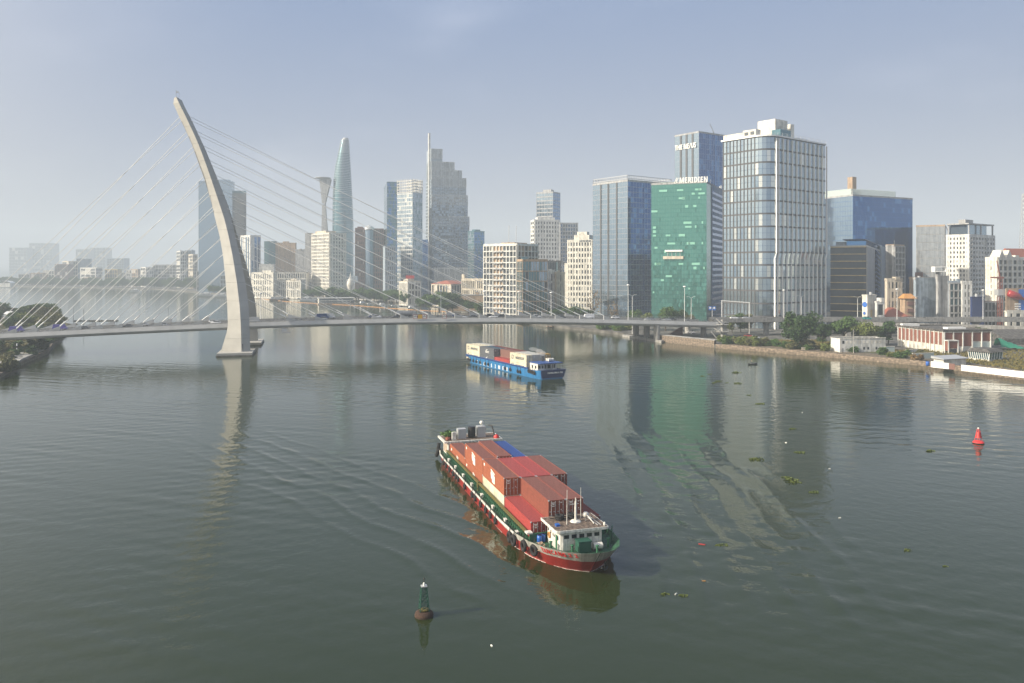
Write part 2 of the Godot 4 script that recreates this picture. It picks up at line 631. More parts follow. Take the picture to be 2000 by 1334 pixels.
var deck_fit := [0.1587, 0.2905, -1.8005, -2.1015, 10.3500]
const ALONG := Vector3(0.97014, 0, -0.24254)
const ACROSS := Vector3(-0.24254, 0, -0.97014)


func deck_y(x: float) -> float:   # underside of the girder
	var t := clampf(x, -420.0, 125.0) / 100.0
	var y := 0.0
	for c in deck_fit:
		y = y * t + c
	return maxf(y, 3.0)


func deck_at(x: float, over: float, up: float) -> Vector3:   # x along the near edge, metres across the deck, metres above the underside
	return Vector3(x, deck_y(x) + up, -(358.0 + 0.25 * (x + 122.0))) + ACROSS * over


func sweep(s: Shape, xs: Array, sec: Array, closed := true) -> void:
	for i in xs.size() - 1:
		for j in (sec.size() if closed else sec.size() - 1):
			var p: Array = sec[j]
			var q: Array = sec[(j + 1) % sec.size()]
			s.quad(deck_at(xs[i], p[0], p[1]), deck_at(xs[i + 1], p[0], p[1]), deck_at(xs[i + 1], q[0], q[1]), deck_at(xs[i], q[0], q[1]))


func make_bridge() -> void:
	var b := thing("cable_stayed_bridge", "grey cable-stayed road bridge with one tall curved leaning pylon over the river", "bridge")
	var xs := []
	var x := -390.0
	while x < 108.0:
		xs.append(x)
		x += 6.0
	xs.append(108.0)
	var w := 27.0
	# girder with a rounded lower edge on both sides
	var s := Shape.new()
	sweep(s, xs, [[3.2, 0.0], [1.9, 0.12], [0.9, 0.45], [0.35, 0.95], [0.1, 1.3], [0.55, 2.9], [1.0, 2.95], [1.0, 2.5], [w - 1.0, 2.5], [w - 1.0, 2.95], [w - 0.55, 2.9], [w - 0.1, 1.3], [w - 0.35, 0.95], [w - 0.9, 0.45], [w - 1.9, 0.12], [w - 3.2, 0.0]])
	part(b, "girder", s, mats["deck concrete"])
	s = Shape.new()
	sweep(s, xs, [[4.6, 2.504], [4.6, 2.56], [w - 4.6, 2.56], [w - 4.6, 2.504]])
	part(b, "roadway", s, mats["asphalt"])
	s = Shape.new()
	for lane in [8.1, 11.6, 15.4, 18.9]:
		for i in range(0, 80):
			var xa := -380.0 + i * 6.0
			s.quad(deck_at(xa, lane - 0.07, 2.566), deck_at(xa + 2.6, lane - 0.07, 2.566), deck_at(xa + 2.6, lane + 0.07, 2.566), deck_at(xa, lane + 0.07, 2.566))
	part(b, "lane_marking", s, mats["lettering white"], true)
	for side in [0, 1]:
		var n0 := 4.1 if side == 0 else w - 4.1
		s = Shape.new()
		sweep(s, xs, [[n0 - 0.2, 2.5], [n0 - 0.2, 3.25], [n0 + 0.2, 3.25], [n0 + 0.2, 2.5]])
		part(b, "crash_barrier", s, mats["concrete"])
		var nr := 0.75 if side == 0 else w - 0.75
		s = Shape.new()
		for h in [3.35, 3.95]:
			sweep(s, xs, [[nr - 0.05, h], [nr - 0.05, h + 0.08], [nr + 0.05, h + 0.08], [nr + 0.05, h]])
		for i in range(0, 160):
			var xa := -388.0 + i * 3.1
			s.beam(deck_at(xa, nr, 2.9), deck_at(xa, nr, 4.0), 0.07, 0.07)
		part(b, "railing", s, mats["grey metal"])
	# pylon: two legs astride the deck that meet and lean back in one curve
	var rows := [[117.59, -158.43, -156.41, -156.32, 371],
		[115.92, -159.24, -155.7, -155.01, 371],
		[108.77, -156.08, -152.11, -151.16, 371],
		[100.18, -151.95, -148.05, -147.1, 371],
		[94.7, -149.66, -145.69, -144.52, 371],
		[86.83, -146.9, -142.71, -141.22, 371],
		[78.96, -144.02, -139.98, -138, 371],
		[67.66, -140.31, -135.79, -133.24, 369.8],
		[59.92, -137.71, -132.53, -130.44, 367.59],
		[52.71, -134.84, -129.85, -127.81, 364.82],
		[43.26, -131.65, -126.42, -124.13, 360.54],
		[31.75, -128.51, -122.66, -119.91, 355.06],
		[20.57, -126.09, -119.69, -116.77, 350.3],
		[13.96, -125.1, -118.58, -115.83, 348.11],
		[11.32, -124.81, -118.22, -115.51, 347.43],
		[5.61, -126.15, -117.71, -114.96, 346.37],
		[0.31, -127.6, -117.52, -114.62, 346],
		[-1.47, -128.11, -117.52, -114.46, 346]]
	var fit := func(yy: float, k: int) -> float:
		for i in rows.size() - 1:
			if yy <= rows[i][0] and yy >= rows[i + 1][0]:
				return lerpf(rows[i][k], rows[i + 1][k], (rows[i][0] - yy) / maxf(rows[i][0] - rows[i + 1][0], 0.001))
		return rows[0][k] if yy > rows[0][0] else rows[-1][k]
	for leg in [1, -1]:
		s = Shape.new()
		var ladder := []
		var steps := 44
		for i in steps + 1:
			var yy: float = lerpf(-1.0, rows[0][0], float(i) / steps)
			var xl: float = fit.call(yy, 1)
			var xr: float = fit.call(yy, 2)
			var xq: float = fit.call(yy, 3)
			var d: float = fit.call(yy, 4)
			if leg == 1:
				ladder.append([Vector3(xl, yy, -(d + 2.5)), Vector3(xr, yy, -d), Vector3(xq, yy, -(d + 3.2)), Vector3((xl + xq) * 0.5 + 0.4, yy, -(d + 5.6))])
			else:
				var off := Vector3(-0.25, 0, -1) * ((371.0 - d) * 2.0 + 2.0)
				ladder.append([Vector3(xl, yy, -(d + 3.2)) + off, Vector3((xl + xq) * 0.5, yy, -d - 0.3) + off, Vector3(xq, yy, -(d + 2.7)) + off, Vector3(xr, yy, -(d + 5.6)) + off])
		for i in steps:
			for j in 4:
				s.quad(ladder[i][j], ladder[i][(j + 1) % 4], ladder[i + 1][(j + 1) % 4], ladder[i + 1][j])
		s.fan(ladder[-1])
		var shaft := part(b, "pylon_leg", s, mats["pale concrete"])
		s = Shape.new()
		for i in range(3, steps, 3):   # joints between pours
			for j in 2:
				s.beam(ladder[i][j], ladder[i][j + 1], 0.06, 0.14)
		part(shaft, "pour_joint", s, mats["concrete"], true)
	s = Shape.new()
	s.beam(Vector3(rows[0][2], rows[0][0], -371.0), Vector3(rows[0][2], rows[0][0] + 3.2, -371.0), 0.16, 0.16)
	s.beam(Vector3(rows[0][2] + 1.2, rows[0][0], -371.5), Vector3(rows[0][2] + 1.2, rows[0][0] + 2.0, -371.5), 0.12, 0.12)
	s.box(Vector3(rows[0][2] + 0.5, rows[0][0] + 2.2, -371.2), Vector3(1.1, 0.5, 0.5))
	part(b, "beacon_mast", s, mats["steel"])
	s = Shape.new()
	var bb := Basis(ALONG, Vector3.UP, -ACROSS)
	for fo in [Vector3(-121.2, 0, -351.0), Vector3(-132.5, 0, -399.0)]:
		s = Shape.new()
		s.box(fo + Vector3(0, 0.2, 0), Vector3(14.4, 2.4, 22.0), bb)
		part(b, "pile_cap", s, mats["pale concrete"])
		s = Shape.new()
		s.box(fo + Vector3(0, 0.15, 0), Vector3(15.0, 0.7, 22.6), bb)
		part(b, "fender_beam", s, mats["old concrete"])
	s = Shape.new()
	s.box(Vector3(-117.6, 3.2, -347.2), Vector3(0.9, 3.0, 1.4), bb)
	part(b, "access_hatch", s, mats["dark grey"])
	# anchor fins and stay cables
	var mids := [[-102.82, -90.53, -77.79, -65.3, -52.59, -39.66, -27.23, -15.57, -2.99, 9.55, 21.77, 34.19, 46.55], [-137.88, -145.92, -153.87, -161.53, -169.6, -177.84, -185.47, -193.52, -201.73, -209.53, -217.34, -225.42, -233.58]]
	for side in [0, 1]:
		var towards := -1.0 if side == 0 else 1.0   # which way along the deck the pylon lies
		for i in 13:
			var xf: float = mids[side][i]
			var lift: float = 25.7 + 6.9 * i
			for plane in [0, 1]:
				var nn := 1.55 if plane == 0 else w - 1.55
				var top := deck_at(xf, nn, 4.9)
				s = Shape.new()
				var prof := [[0.0, 4.95], [1.0, 4.75], [2.6, 4.05], [4.6, 3.4], [7.4, 2.95]]
				var near := []
				var far := []
				for p in prof:
					near.append(deck_at(xf - towards * p[0], nn - 0.4, p[1]))
					far.append(deck_at(xf - towards * p[0], nn + 0.4, p[1]))
				for k in prof.size() - 1:
					s.quad(near[k], near[k + 1], far[k + 1], far[k])
					s.quad(deck_at(xf - towards * prof[k][0], nn - 0.4, 2.6), deck_at(xf - towards * prof[k + 1][0], nn - 0.4, 2.6), near[k + 1], near[k])
					s.quad(deck_at(xf - towards * prof[k][0], nn + 0.4, 2.6), deck_at(xf - towards * prof[k + 1][0], nn + 0.4, 2.6), far[k + 1], far[k])
				s.quad(deck_at(xf, nn - 0.4, 2.6), deck_at(xf, nn + 0.4, 2.6), far[0], near[0])
				part(b, "anchor_fin", s, mats["deck concrete"])
				var hy: float = lift + (1.1 if plane == 1 else -1.1)
				var d: float = fit.call(hy, 4)
				var xm: float = lerpf(fit.call(hy, 1), fit.call(hy, 3), 0.25 if side == 1 else 0.85)
				var at := Vector3(xm, hy, -(d + 2.6))
				if plane == 1:
					at += Vector3(-0.25, 0, -1) * ((371.0 - d) * 2.0 + 1.0)
				s = Shape.new()
				s.tube([top, top.lerp(at, 0.5) - Vector3(0, 0.25, 0), at], [0.12], 6, false)
				part(b, "stay_cable", s, mats["cable sheath"])
				s = Shape.new()
				s.tube([top, top.lerp(at, 3.2 / top.distance_to(at))], [0.27], 7)
				part(b, "cable_socket", s, mats["white metal"])
	# piers of the approach
	for p in [Vector3(74.39, 0, -409), Vector3(71.16, 0, -421), Vector3(67.34, 0, -433)]:
		s = Shape.new()
		s.tube([p - Vector3(0, 1, 0), p + Vector3(0, 8.6, 0)], [1.65], 16)
		part(b, "pier", s, mats["concrete"])
	for p in [Vector3(101.91, 0, -424), Vector3(98.31, 0, -446)]:
		s = Shape.new()
		s.tube([p, p + Vector3(0, 8.4, 0)], [1.5], 14)
		part(b, "pier", s, mats["concrete"])
	s = Shape.new()
	s.prism(outline([[75.5, 403], [79, 410], [69, 443], [61, 441]]), -1.0, 1.1)
	part(b, "pile_cap", s, mats["concrete"])
	for p in [deck_at(-236.0, 6.0, 0.0), deck_at(-236.0, 21.0, 0.0)]:
		s = Shape.new()
		s.tube([Vector3(p.x, 0, p.z), p + Vector3(0, 0.3, 0)], [1.6], 14)
		part(b, "pier", s, mats["concrete"])
	# inspection gantry slung below the girder
	s = Shape.new()
	var gx := -103.48
	s.box(deck_at(gx, 1.2, -0.9), Vector3(2.4, 1.5, 2.0), bb)
	s.box(deck_at(gx + 0.2, 0.4, -2.0), Vector3(4.4, 0.3, 2.6), bb)
	for k in [-1.6, 1.6]:
		s.beam(deck_at(gx + k, 0.4, -2.0), deck_at(gx + k, 0.4, 0.6), 0.14, 0.14)
	s.beam(deck_at(gx + 2.4, 0.6, -1.9), deck_at(gx + 4.6, 0.6, 0.4), 0.16, 0.16)
	part(b, "inspection_gantry", s, mats["grey metal"])
	# traffic panels hung on the railing
	for q in [[-45.8, "lettering white"], [-43.56, "sign yellow"], [-41.55, "lettering white"], [-32.27, "lettering white"]]:
		var c: Vector3 = deck_at(q[0], 0.2, 3.9)
		s = Shape.new()
		s.box(c, Vector3(2.0, 1.9, 0.12), bb)
		var board := part(b, "navigation_sign", s, mats[q[1]])
		if q[1] == "lettering white":
			s = Shape.new()
			for e in [[0.0, 0.86, 2.0, 0.18], [0.0, -0.86, 2.0, 0.18], [-0.92, 0.0, 0.16, 1.56], [0.92, 0.0, 0.16, 1.56]]:
				s.box(c - ACROSS * 0.08 + ALONG * e[0] + Vector3(0, e[1], 0), Vector3(e[2], e[3], 0.06), bb)
			part(board, "sign_border", s, mats["car red"] if q[0] < 0.0 and q[0] > -46.0 else mats["sign blue"])
			s = Shape.new()
			for e in [[-0.3, 0.1, 0.7], [0.3, 0.1, -0.7]]:
				s.box(c - ACROSS * 0.08 + ALONG * e[0] + Vector3(0, e[1], 0), Vector3(0.8, 0.2, 0.05), bb * Basis(Vector3(0, 0, 1), e[2]))
			part(board, "sign_mark", s, mats["black iron"])
	# stair tower at the end of the deck
	var st := thing("stair_tower", "round concrete stair tower with curved landings at the bridge end", "stairs", Vector3(108.83, 1.6, -412))
	s = Shape.new()
	s.tube([Vector3.ZERO, Vector3(0, 9.6, 0)], [0.9], 14)
	part(st, "column", s, mats["concrete"])
	for h in [3.6, 7.2]:
		s = Shape.new()
		s.lathe([[0.0, h - 0.3], [3.2, h - 0.3], [3.2, h], [0.0, h]], Vector3.ZERO, 18)
		var l := part(st, "landing", s, mats["pale concrete"])
		s = Shape.new()
		s.ring(Vector3(0, h + 1.0, 0), 3.15, 0.06, Basis.IDENTITY, 18, 4)
		for k in 12:
			s.beam(Vector3(3.15, h, 0).rotated(Vector3.UP, TAU * k / 12), Vector3(3.15, h + 1.0, 0).rotated(Vector3.UP, TAU * k / 12), 0.06, 0.06)
		part(l, "railing", s, mats["grey metal"])
	for f in [[Vector3(-3.0, 10.2, 0.6), Vector3(-0.4, 7.3, 3.0)], [Vector3(-4.6, 5.4, 1.2), Vector3(-1.6, 3.6, 3.2)], [Vector3(-3.4, 0.2, 1.6), Vector3(-6.0, 3.6, 0.8)]]:
		s = Shape.new()
		s.beam(f[0], f[1], 1.6, 0.35)
		part(st, "stair_flight", s, mats["concrete"])
	# flyovers that carry on from the deck over the bank
	flyover("elevated_road", "grey elevated road leading off the bridge behind the brick hall", [Vector3(106.87, 11.3, -421), Vector3(155.12, 10.96, -431), Vector3(214.91, 10.28, -440), Vector3(287.92, 9.94, -448), Vector3(368.44, 9.51, -455)], 12.0, 2.1)
	flyover("elevated_ramp", "lower grey slip road curving down beside the elevated road", [Vector3(174.4, 9.21, -424), Vector3(212.22, 8.52, -418), Vector3(243.6, 8.14, -412), Vector3(275.22, 7.66, -404), Vector3(322.29, 6.56, -398)], 8.0, 1.7)


func flyover(called: String, label: String, pts: Array, w: float, deep: float) -> void:
	var o := thing(called, label, "road")
	var s := Shape.new()
	var r := Shape.new()
	for i in pts.size() - 1:
		var a: Vector3 = pts[i]
		var b: Vector3 = pts[i + 1]
		var cut := 8
		for k in cut:
			var p := a.lerp(b, float(k) / cut)
			var q := a.lerp(b, float(k + 1) / cut)
			var z := Vector3(0, 0, -1)
			var u := Vector3.UP
			for e in [[0.0, -deep, 0.0, 0.0], [0.0, 0.0, 0.35, 0.0], [0.35, 0.0, 0.35, -0.8], [0.35, -0.8, w - 0.35, -0.8], [w - 0.35, -0.8, w - 0.35, 0.0], [w - 0.35, 0.0, w, 0.0], [w, 0.0, w, -deep], [w, -deep, w - 2.5, -deep - 0.3], [w - 2.5, -deep - 0.3, 2.5, -deep - 0.3], [2.5, -deep - 0.3, 0.0, -deep]]:
				s.quad(p + z * e[0] + u * e[1], q + z * e[0] + u * e[1], q + z * e[2] + u * e[3], p + z * e[2] + u * e[3])
			r.quad(p + z * 0.4 - u * 0.79, q + z * 0.4 - u * 0.79, q + z * (w - 0.4) - u * 0.79, p + z * (w - 0.4) - u * 0.79)
	part(o, "deck", s, mats["concrete"])
	part(o, "roadway", r, mats["asphalt"])
	for i in pts.size():
		if i == 0:
			continue
		for t in [0.15, 0.65]:
			var p: Vector3 = pts[i - 1].lerp(pts[i], t)
			s = Shape.new()
			s.box(Vector3(p.x, (p.y - deep) * 0.5 + 0.2, p.z - w * 0.5), Vector3(2.4, p.y - deep - 0.4, 2.0))
			s.hexa([Vector3(p.x - 1.2, p.y - deep - 1.6, p.z - w * 0.5 + 1.4), Vector3(p.x + 1.2, p.y - deep - 1.6, p.z - w * 0.5 + 1.4), Vector3(p.x + 1.2, p.y - deep - 1.6, p.z - w * 0.5 - 1.4), Vector3(p.x - 1.2, p.y - deep - 1.6, p.z - w * 0.5 - 1.4)], [Vector3(p.x - 1.2, p.y - deep - 0.2, p.z - 1.5), Vector3(p.x + 1.2, p.y - deep - 0.2, p.z - 1.5), Vector3(p.x + 1.2, p.y - deep - 0.2, p.z - w + 1.5), Vector3(p.x - 1.2, p.y - deep - 0.2, p.z - w + 1.5)])
			part(o, "pier", s, mats["concrete"])

# ---------------------------------------------------------------- buildings

# One side of a box-shaped building: origin at its lower left seen from outside, direction, outward normal, width.
func side_of(which: String, w: float, d: float) -> Array:
	match which:
		"front":
			return [Vector3(-w / 2, 0, d / 2), Vector3.RIGHT, Vector3.BACK, w]
		"left":
			return [Vector3(-w / 2, 0, -d / 2), Vector3.BACK, Vector3.LEFT, d]
		"right":
			return [Vector3(w / 2, 0, d / 2), Vector3.FORWARD, Vector3.RIGHT, d]
	return [Vector3(w / 2, 0, -d / 2), Vector3.LEFT, Vector3.FORWARD, w]


# Frame members stand proud of the wall plane, panes sit between them, each a touch out of true as real glazing is.
func fill_side(o: Node3D, F: Array, frame: Shape, panes: Dictionary, k: Dictionary) -> void:
	var cols: int = k.get("cols", 6)
	var rows: int = k.get("rows", 10)
	var y0: float = k.get("y0", 0.0)
	var y1: float = k.y1
	var mull: float = k.get("mull", 0.2)
	var span: float = k.get("span", 0.4)
	var deep: float = k.get("deep", 0.25)
	var vdeep: float = k.get("vdeep", deep + 0.03)
	var x0: float = k.get("x0", 0.0)
	var wide: float = k.get("x1", F[3]) - x0
	var tilt: float = k.get("tilt", 0.006)
	var kinds: Array = k.glass
	var skip: Array = k.get("skip", [])
	var u: Vector3 = F[1]
	var nn: Vector3 = F[2]
	var base: Vector3 = F[0] + u * x0
	var cw := wide / cols
	var ch := (y1 - y0) / rows
	var turn := Basis(u, Vector3.UP, nn)
	if mull > 0.0:
		for i in cols + 1:
			frame.box(base + u * clampf(i * cw, mull * 0.5, wide - mull * 0.5) + Vector3(0, (y0 + y1) / 2, 0) + nn * vdeep * 0.5, Vector3(mull, y1 - y0 + span, vdeep), turn)
	if span > 0.0:
		for j in rows + 1:
			frame.box(base + u * wide * 0.5 + Vector3(0, y0 + j * ch, 0) + nn * deep * 0.5, Vector3(wide, span, deep), turn)
	var pw := cw - mull * 0.9
	var ph := ch - span * 0.9
	for i in cols:
		for j in rows:
			if i in skip:
				continue
			var pick: String = kinds[0]
			if kinds.size() > 1:
				var r := rng.randf()
				pick = kinds[0] if r < 0.62 else kinds[1 + int((r - 0.62) / 0.38 * (kinds.size() - 1)) % (kinds.size() - 1)]
			var at := base + u * ((i + 0.5) * cw) + Vector3(0, y0 + (j + 0.5) * ch, 0) + nn * 0.05
			var e := Basis(Vector3.UP, rng.randfn() * tilt) * Basis(u, rng.randfn() * tilt) * turn
			if k.get("pieces", false):
				var key := "%s %.2f %.2f" % [pick, pw, ph]
				if not cache.has(key):
					var pane := Shape.new()
					pane.box(Vector3.ZERO, Vector3(pw, ph, 0.06))
					cache[key] = pane.mesh()
				var one := part(o, k.get("named", "window"), cache[key], mats[pick])
				one.transform = Transform3D(e, at)
			else:
				if not panes.has(pick):
					panes[pick] = Shape.new()
				var hx := e.x * pw * 0.5
				var hy := e.y * ph * 0.5
				panes[pick].quad(at - hx - hy, at + hx - hy, at + hx + hy, at - hx + hy)


func roof_box(s: Shape, w: float, d: float, y: float, rim := 1.1) -> void:
	s.box(Vector3(0, y + 0.15, 0), Vector3(w + 0.5, 0.3, d + 0.5))
	for q in [[0, d / 2, w + 0.5, 0.3], [0, -d / 2, w + 0.5, 0.3], [-w / 2, 0, 0.3, d - 0.1], [w / 2, 0, 0.3, d - 0.1]]:
		s.box(Vector3(q[0], y + 0.3 + rim / 2, q[1]), Vector3(q[2], rim, q[3]))


func block(called: String, label: String, at: Vector3, yaw: float, w: float, d: float, h: float, wall: String, sides: Dictionary, more := {}) -> Node3D:
	var o := thing(called, label, more.get("category", "building"), at, yaw, more.get("group", ""))
	var core := Shape.new()
	core.box(Vector3(0, h / 2 - 0.2, 0), Vector3(w, h + 0.4, d))
	part(o, "core", core, mats[more.get("core", wall)])
	var frame := Shape.new()
	var panes := {}
	for which in sides:
		var k: Dictionary = sides[which].duplicate()
		k.y1 = k.get("y1", h)
		fill_side(o, side_of(which, w, d), frame, panes, k)
	if frame.v.size():
		part(o, more.get("frame_named", "wall_frame"), frame, mats[more.get("frame", wall)])
	for g in panes:
		part(o, "window", panes[g], mats[g], true)
	if more.get("rim", 1.1) > 0.0:
		var r := Shape.new()
		roof_box(r, w, d, h, more.get("rim", 1.1))
		part(o, "roof", r, mats[more.get("roof", wall)])
	if h < 75.0 and not more.has("plant"):   # water tanks, stair heads and aerials
		for i in 1 + rng.randi() % 3:
			var q := Vector3((rng.randf() - 0.5) * 0.7 * w, h + 0.3, (rng.randf() - 0.5) * 0.7 * d)
			var r := Shape.new()
			if rng.randf() < 0.5:
				var e := Vector3(1.6 + rng.randf() * 2.4, 1.4 + rng.randf() * 1.4, 1.6 + rng.randf() * 2.0)
				r.box(q + Vector3(0, e.y / 2, 0), e)
				part(o, "stair_head", r, mats[wall])
			elif rng.randf() < 0.6:
				r.tube([q, q + Vector3(0, 1.9, 0)], [0.9], 10)
				part(o, "water_tank", r, mats["grey metal"])
			else:
				r.beam(q, q + Vector3(0, 4.5, 0), 0.14, 0.14)
				r.beam(q + Vector3(-0.8, 3.6, 0), q + Vector3(0.8, 3.6, 0), 0.1, 0.1)
				part(o, "aerial", r, mats["steel"])
	for t in more.get("plant", []):   # rooms on the roof: x, z, wide, deep, high
		var r := Shape.new()
		r.box(Vector3(t[0] * w, h + 0.3 + t[4] / 2, t[1] * d), Vector3(t[2] * w, t[4], t[3] * d))
		part(o, "plant_room", r, mats[more.get("plant_wall", wall)])
	return o


func curtain(rows: int, cols: int, glass: Array, more := {}) -> Dictionary:
	var k := {"rows": rows, "cols": cols, "glass": glass, "mull": 0.12, "span": 0.3, "deep": 0.1, "tilt": 0.007}
	k.merge(more, true)
	return k


func punched(rows: int, cols: int, wide: float, high: float, more := {}) -> Dictionary:
	var k := {"rows": rows, "cols": cols, "glass": ["window dark", "window grey", "window dark", "curtain"], "mull": wide, "span": high, "deep": 0.3, "tilt": 0.004}
	k.merge(more, true)
	return k


func make_city() -> void:
	white_fin_tower()
	near_towers()
	mid_city()
	far_city()
	low_city()


# The tall office tower with a rounded corner, white fins and dark storey bands.
func white_fin_tower() -> void:
	var args := [Vector3(165.4, 1.6, -501.45), 0.663, 61.38, 31.86]
	var h := 114.84
	var w: float = args[2]
	var d: float = args[3]
	var o := thing("glass_tower", "tall rounded-corner glass tower with slender white fins and dark storey bands", "building", args[0], args[1])
	# plan of the two visible sides: along the lit side, round the corner, along the other side
	var r := 9.0
	var plan := []
	var nl := 9
	var nf := 11
	for i in nl + 1:
		plan.append([Vector3(-w / 2, 0, lerpf(-d / 2, d / 2 - r, float(i) / nl)), Vector3.LEFT])
	for i in range(1, 6):
		var t := PI / 2 * i / 6.0
		plan.append([Vector3(-w / 2 + r - cos(t) * r, 0, d / 2 - r + sin(t) * r), Vector3(-cos(t), 0, sin(t))])
	for i in nf + 1:
		plan.append([Vector3(lerpf(-w / 2 + r, w / 2, float(i) / nf), 0, d / 2), Vector3.BACK])
	var poly := PackedVector2Array()
	for p in plan:
		poly.append(Vector2(p[0].x, p[0].z))
	poly.append(Vector2(w / 2, -d / 2))
	var s := Shape.new()
	s.prism(poly, -0.4, h)
	part(o, "core", s, mats["deep blue glass"])
	var rows := 15
	var ch := h / rows
	# storey bands
	for j in rows + 1:
		s = Shape.new()
		for i in plan.size() - 1:
			var a: Vector3 = plan[i][0]
			var b: Vector3 = plan[i + 1][0]
			s.beam(a + plan[i][1] * 0.1 + Vector3(0, j * ch, 0), b + plan[i + 1][1] * 0.1 + Vector3(0, j * ch, 0), 0.4, 0.9)
		part(o, "storey_band", s, mats["dark grey"])
	# panes
	var panes := {}
	var count := 0
	for j in rows:
		for i in plan.size() - 1:
			var a: Vector3 = plan[i][0]
			var b: Vector3 = plan[i + 1][0]
			var u := (b - a).normalized()
			var nn := u.cross(Vector3.UP).normalized()
			var e := Basis(Vector3.UP, rng.randfn() * 0.006) * Basis(u, rng.randfn() * 0.005) * Basis(u, Vector3.UP, nn)
			var pick := "clear glass" if rng.randf() < 0.82 else ("bright glass" if rng.randf() < 0.5 else "grey glass")
			var pw := a.distance_to(b) - 0.16
			var key := "tower pane %.2f %s" % [pw, pick]
			if not cache.has(key):
				var q := Shape.new()
				q.box(Vector3(0, -ch * 0.22, 0), Vector3(pw, ch * 0.42, 0.05))
				q.box(Vector3(0, ch * 0.225, 0), Vector3(pw, ch * 0.43, 0.05))
				cache[key] = q
			var at := (a + b) * 0.5 + Vector3(0, (j + 0.5) * ch, 0) + nn * 0.12
			if count < 300 and j >= 2:
				count += 1
				if not cache.has(key + "m"):
					cache[key + "m"] = cache[key].mesh()
				var one := part(o, "pane", cache[key + "m"], mats[pick])
				one.transform = Transform3D(e, at)
			else:
				if not panes.has(pick):
					panes[pick] = Shape.new()
				for half in [[-0.22, 0.42], [0.225, 0.43]]:
					panes[pick].box(at + Vector3(0, ch * half[0], 0), Vector3(pw, ch * half[1], 0.05), e)
	for g in panes:
		part(o, "pane", panes[g], mats[g], true)
	# fins: straight, then a kink of half a bay above the lower storeys
	for i in plan.size():
		s = Shape.new()
		var a: Vector3 = plan[i][0]
		var nn: Vector3 = plan[i][1]
		var along := nn.cross(Vector3.UP).normalized()
		if i <= nl:
			s.box(a + Vector3(0, h * 0.5, 0) + nn * 0.25, Vector3(0.5, h, 0.42), Basis(-along, Vector3.UP, nn))
			part(o, "mullion", s, mats["dark grey"])
			continue
		if i < nl + 5:
			continue
		var y1 := h * 0.365
		var y2 := h * 0.395
		var shift := -along * 1.15
		s.beam(a + nn * 0.55, a + nn * 0.55 + Vector3(0, y1, 0), 0.9, 0.34)
		s.beam(a + nn * 0.55 + Vector3(0, y1, 0), a + nn * 0.55 + shift + Vector3(0, y2, 0), 0.9, 0.34)
		s.beam(a + nn * 0.55 + shift + Vector3(0, y2, 0), a + nn * 0.55 + shift + Vector3(0, h - 0.8, 0), 0.9, 0.34)
		part(o, "fin", s, mats["white metal"])
	# cap
	var cap := PackedVector2Array()
	for p in plan:
		var q: Vector3 = p[0] + p[1] * 1.1
		cap.append(Vector2(q.x, q.z))
	cap.append(Vector2(w / 2 + 1.1, d / 2))
	cap.append(Vector2(w / 2 + 1.1, -d / 2 - 1.1))
	cap.append(Vector2(-w / 2 - 1.1, -d / 2 - 1.1))
	s = Shape.new()
	s.prism(cap, h, h + 0.9)
	part(o, "roof_slab", s, mats["white metal"])
	s = Shape.new()
	s.box(Vector3(-w / 2 + 0.3, h + 2.4, -r * 0.5 - 1.0), Vector3(0.5, 3.0, d - r - 2.0))
	s.box(Vector3(-w / 2 + 2.5, h + 2.9, d / 2 - r - 4.0), Vector3(5.0, 4.0, 9.0))
	part(o, "parapet", s, mats["ivory wall"])
	s = Shape.new()
	for k in 2:
		s.box(Vector3(-w / 2 - 0.05, h + 2.7, d / 2 - r - 6.0 + k * 4.2), Vector3(0.3, 1.9, 2.6))
	part(o, "louvre", s, mats["window grey"])
	s = Shape.new()
	for i in range(nl + 3, plan.size()):
		var p: Vector3 = plan[i][0] + plan[i][1] * 0.7
		s.beam(p + Vector3(0, h + 0.9, 0), p + Vector3(0, h + 2.6, 0), 0.12, 0.12)
		if i + 1 < plan.size():
			var q: Vector3 = plan[i + 1][0] + plan[i + 1][1] * 0.7
			for y in [1.7, 2.6]:
				s.beam(p + Vector3(0, h + y, 0), q + Vector3(0, h + y, 0), 0.1, 0.1)
	part(o, "railing", s, mats["grey metal"])
	s = Shape.new()
	s.box(Vector3(-w * 0.10, h + 6.9, d * 0.08), Vector3(13.0, 12.0, 12.5))
	part(o, "plant_room", s, mats["ivory wall"])
	s = Shape.new()
	s.box(Vector3(w * 0.14, h + 6.5, d * 0.06), Vector3(4.0, 11.2, 10.0))
	part(o, "plant_room", s, mats["ivory wall"])
	s = Shape.new()
	s.box(Vector3(-w * 0.12, h + 3.6, d * 0.30), Vector3(11.0, 5.0, 6.0))
	part(o, "lift_lobby", s, mats["teal glass"])
	s = Shape.new()
	s.box(Vector3(w * 0.36, h + 2.8, -d * 0.02), Vector3(14.0, 3.6, 12.0))
	part(o, "plant_room", s, mats["ivory wall"])
	# thin portal frame before the entrance
	var f := thing("portal_frame", "slender white steel goalpost frame before the white-finned tower", "frame", Vector3(127.25, 1.6, -440))
	s = Shape.new()
	var fw := 15.55
	s.beam(Vector3(fw * 0.5 - 4.0, 0, 0), Vector3(fw * 0.5 - 4.0, 17.3, 0), 0.34, 0.34)
	s.beam(Vector3(-fw * 0.5 - 4.0, 18.43, 0), Vector3(fw * 0.5 - 3.7, 17.3, 0), 0.4, 0.4)
	s.beam(Vector3(-fw * 0.5 - 3.6, 0, 0), Vector3(-fw * 0.5 - 3.6, 18.43, 0), 0.34, 0.34)
	part(f, "post", s, mats["white metal"])


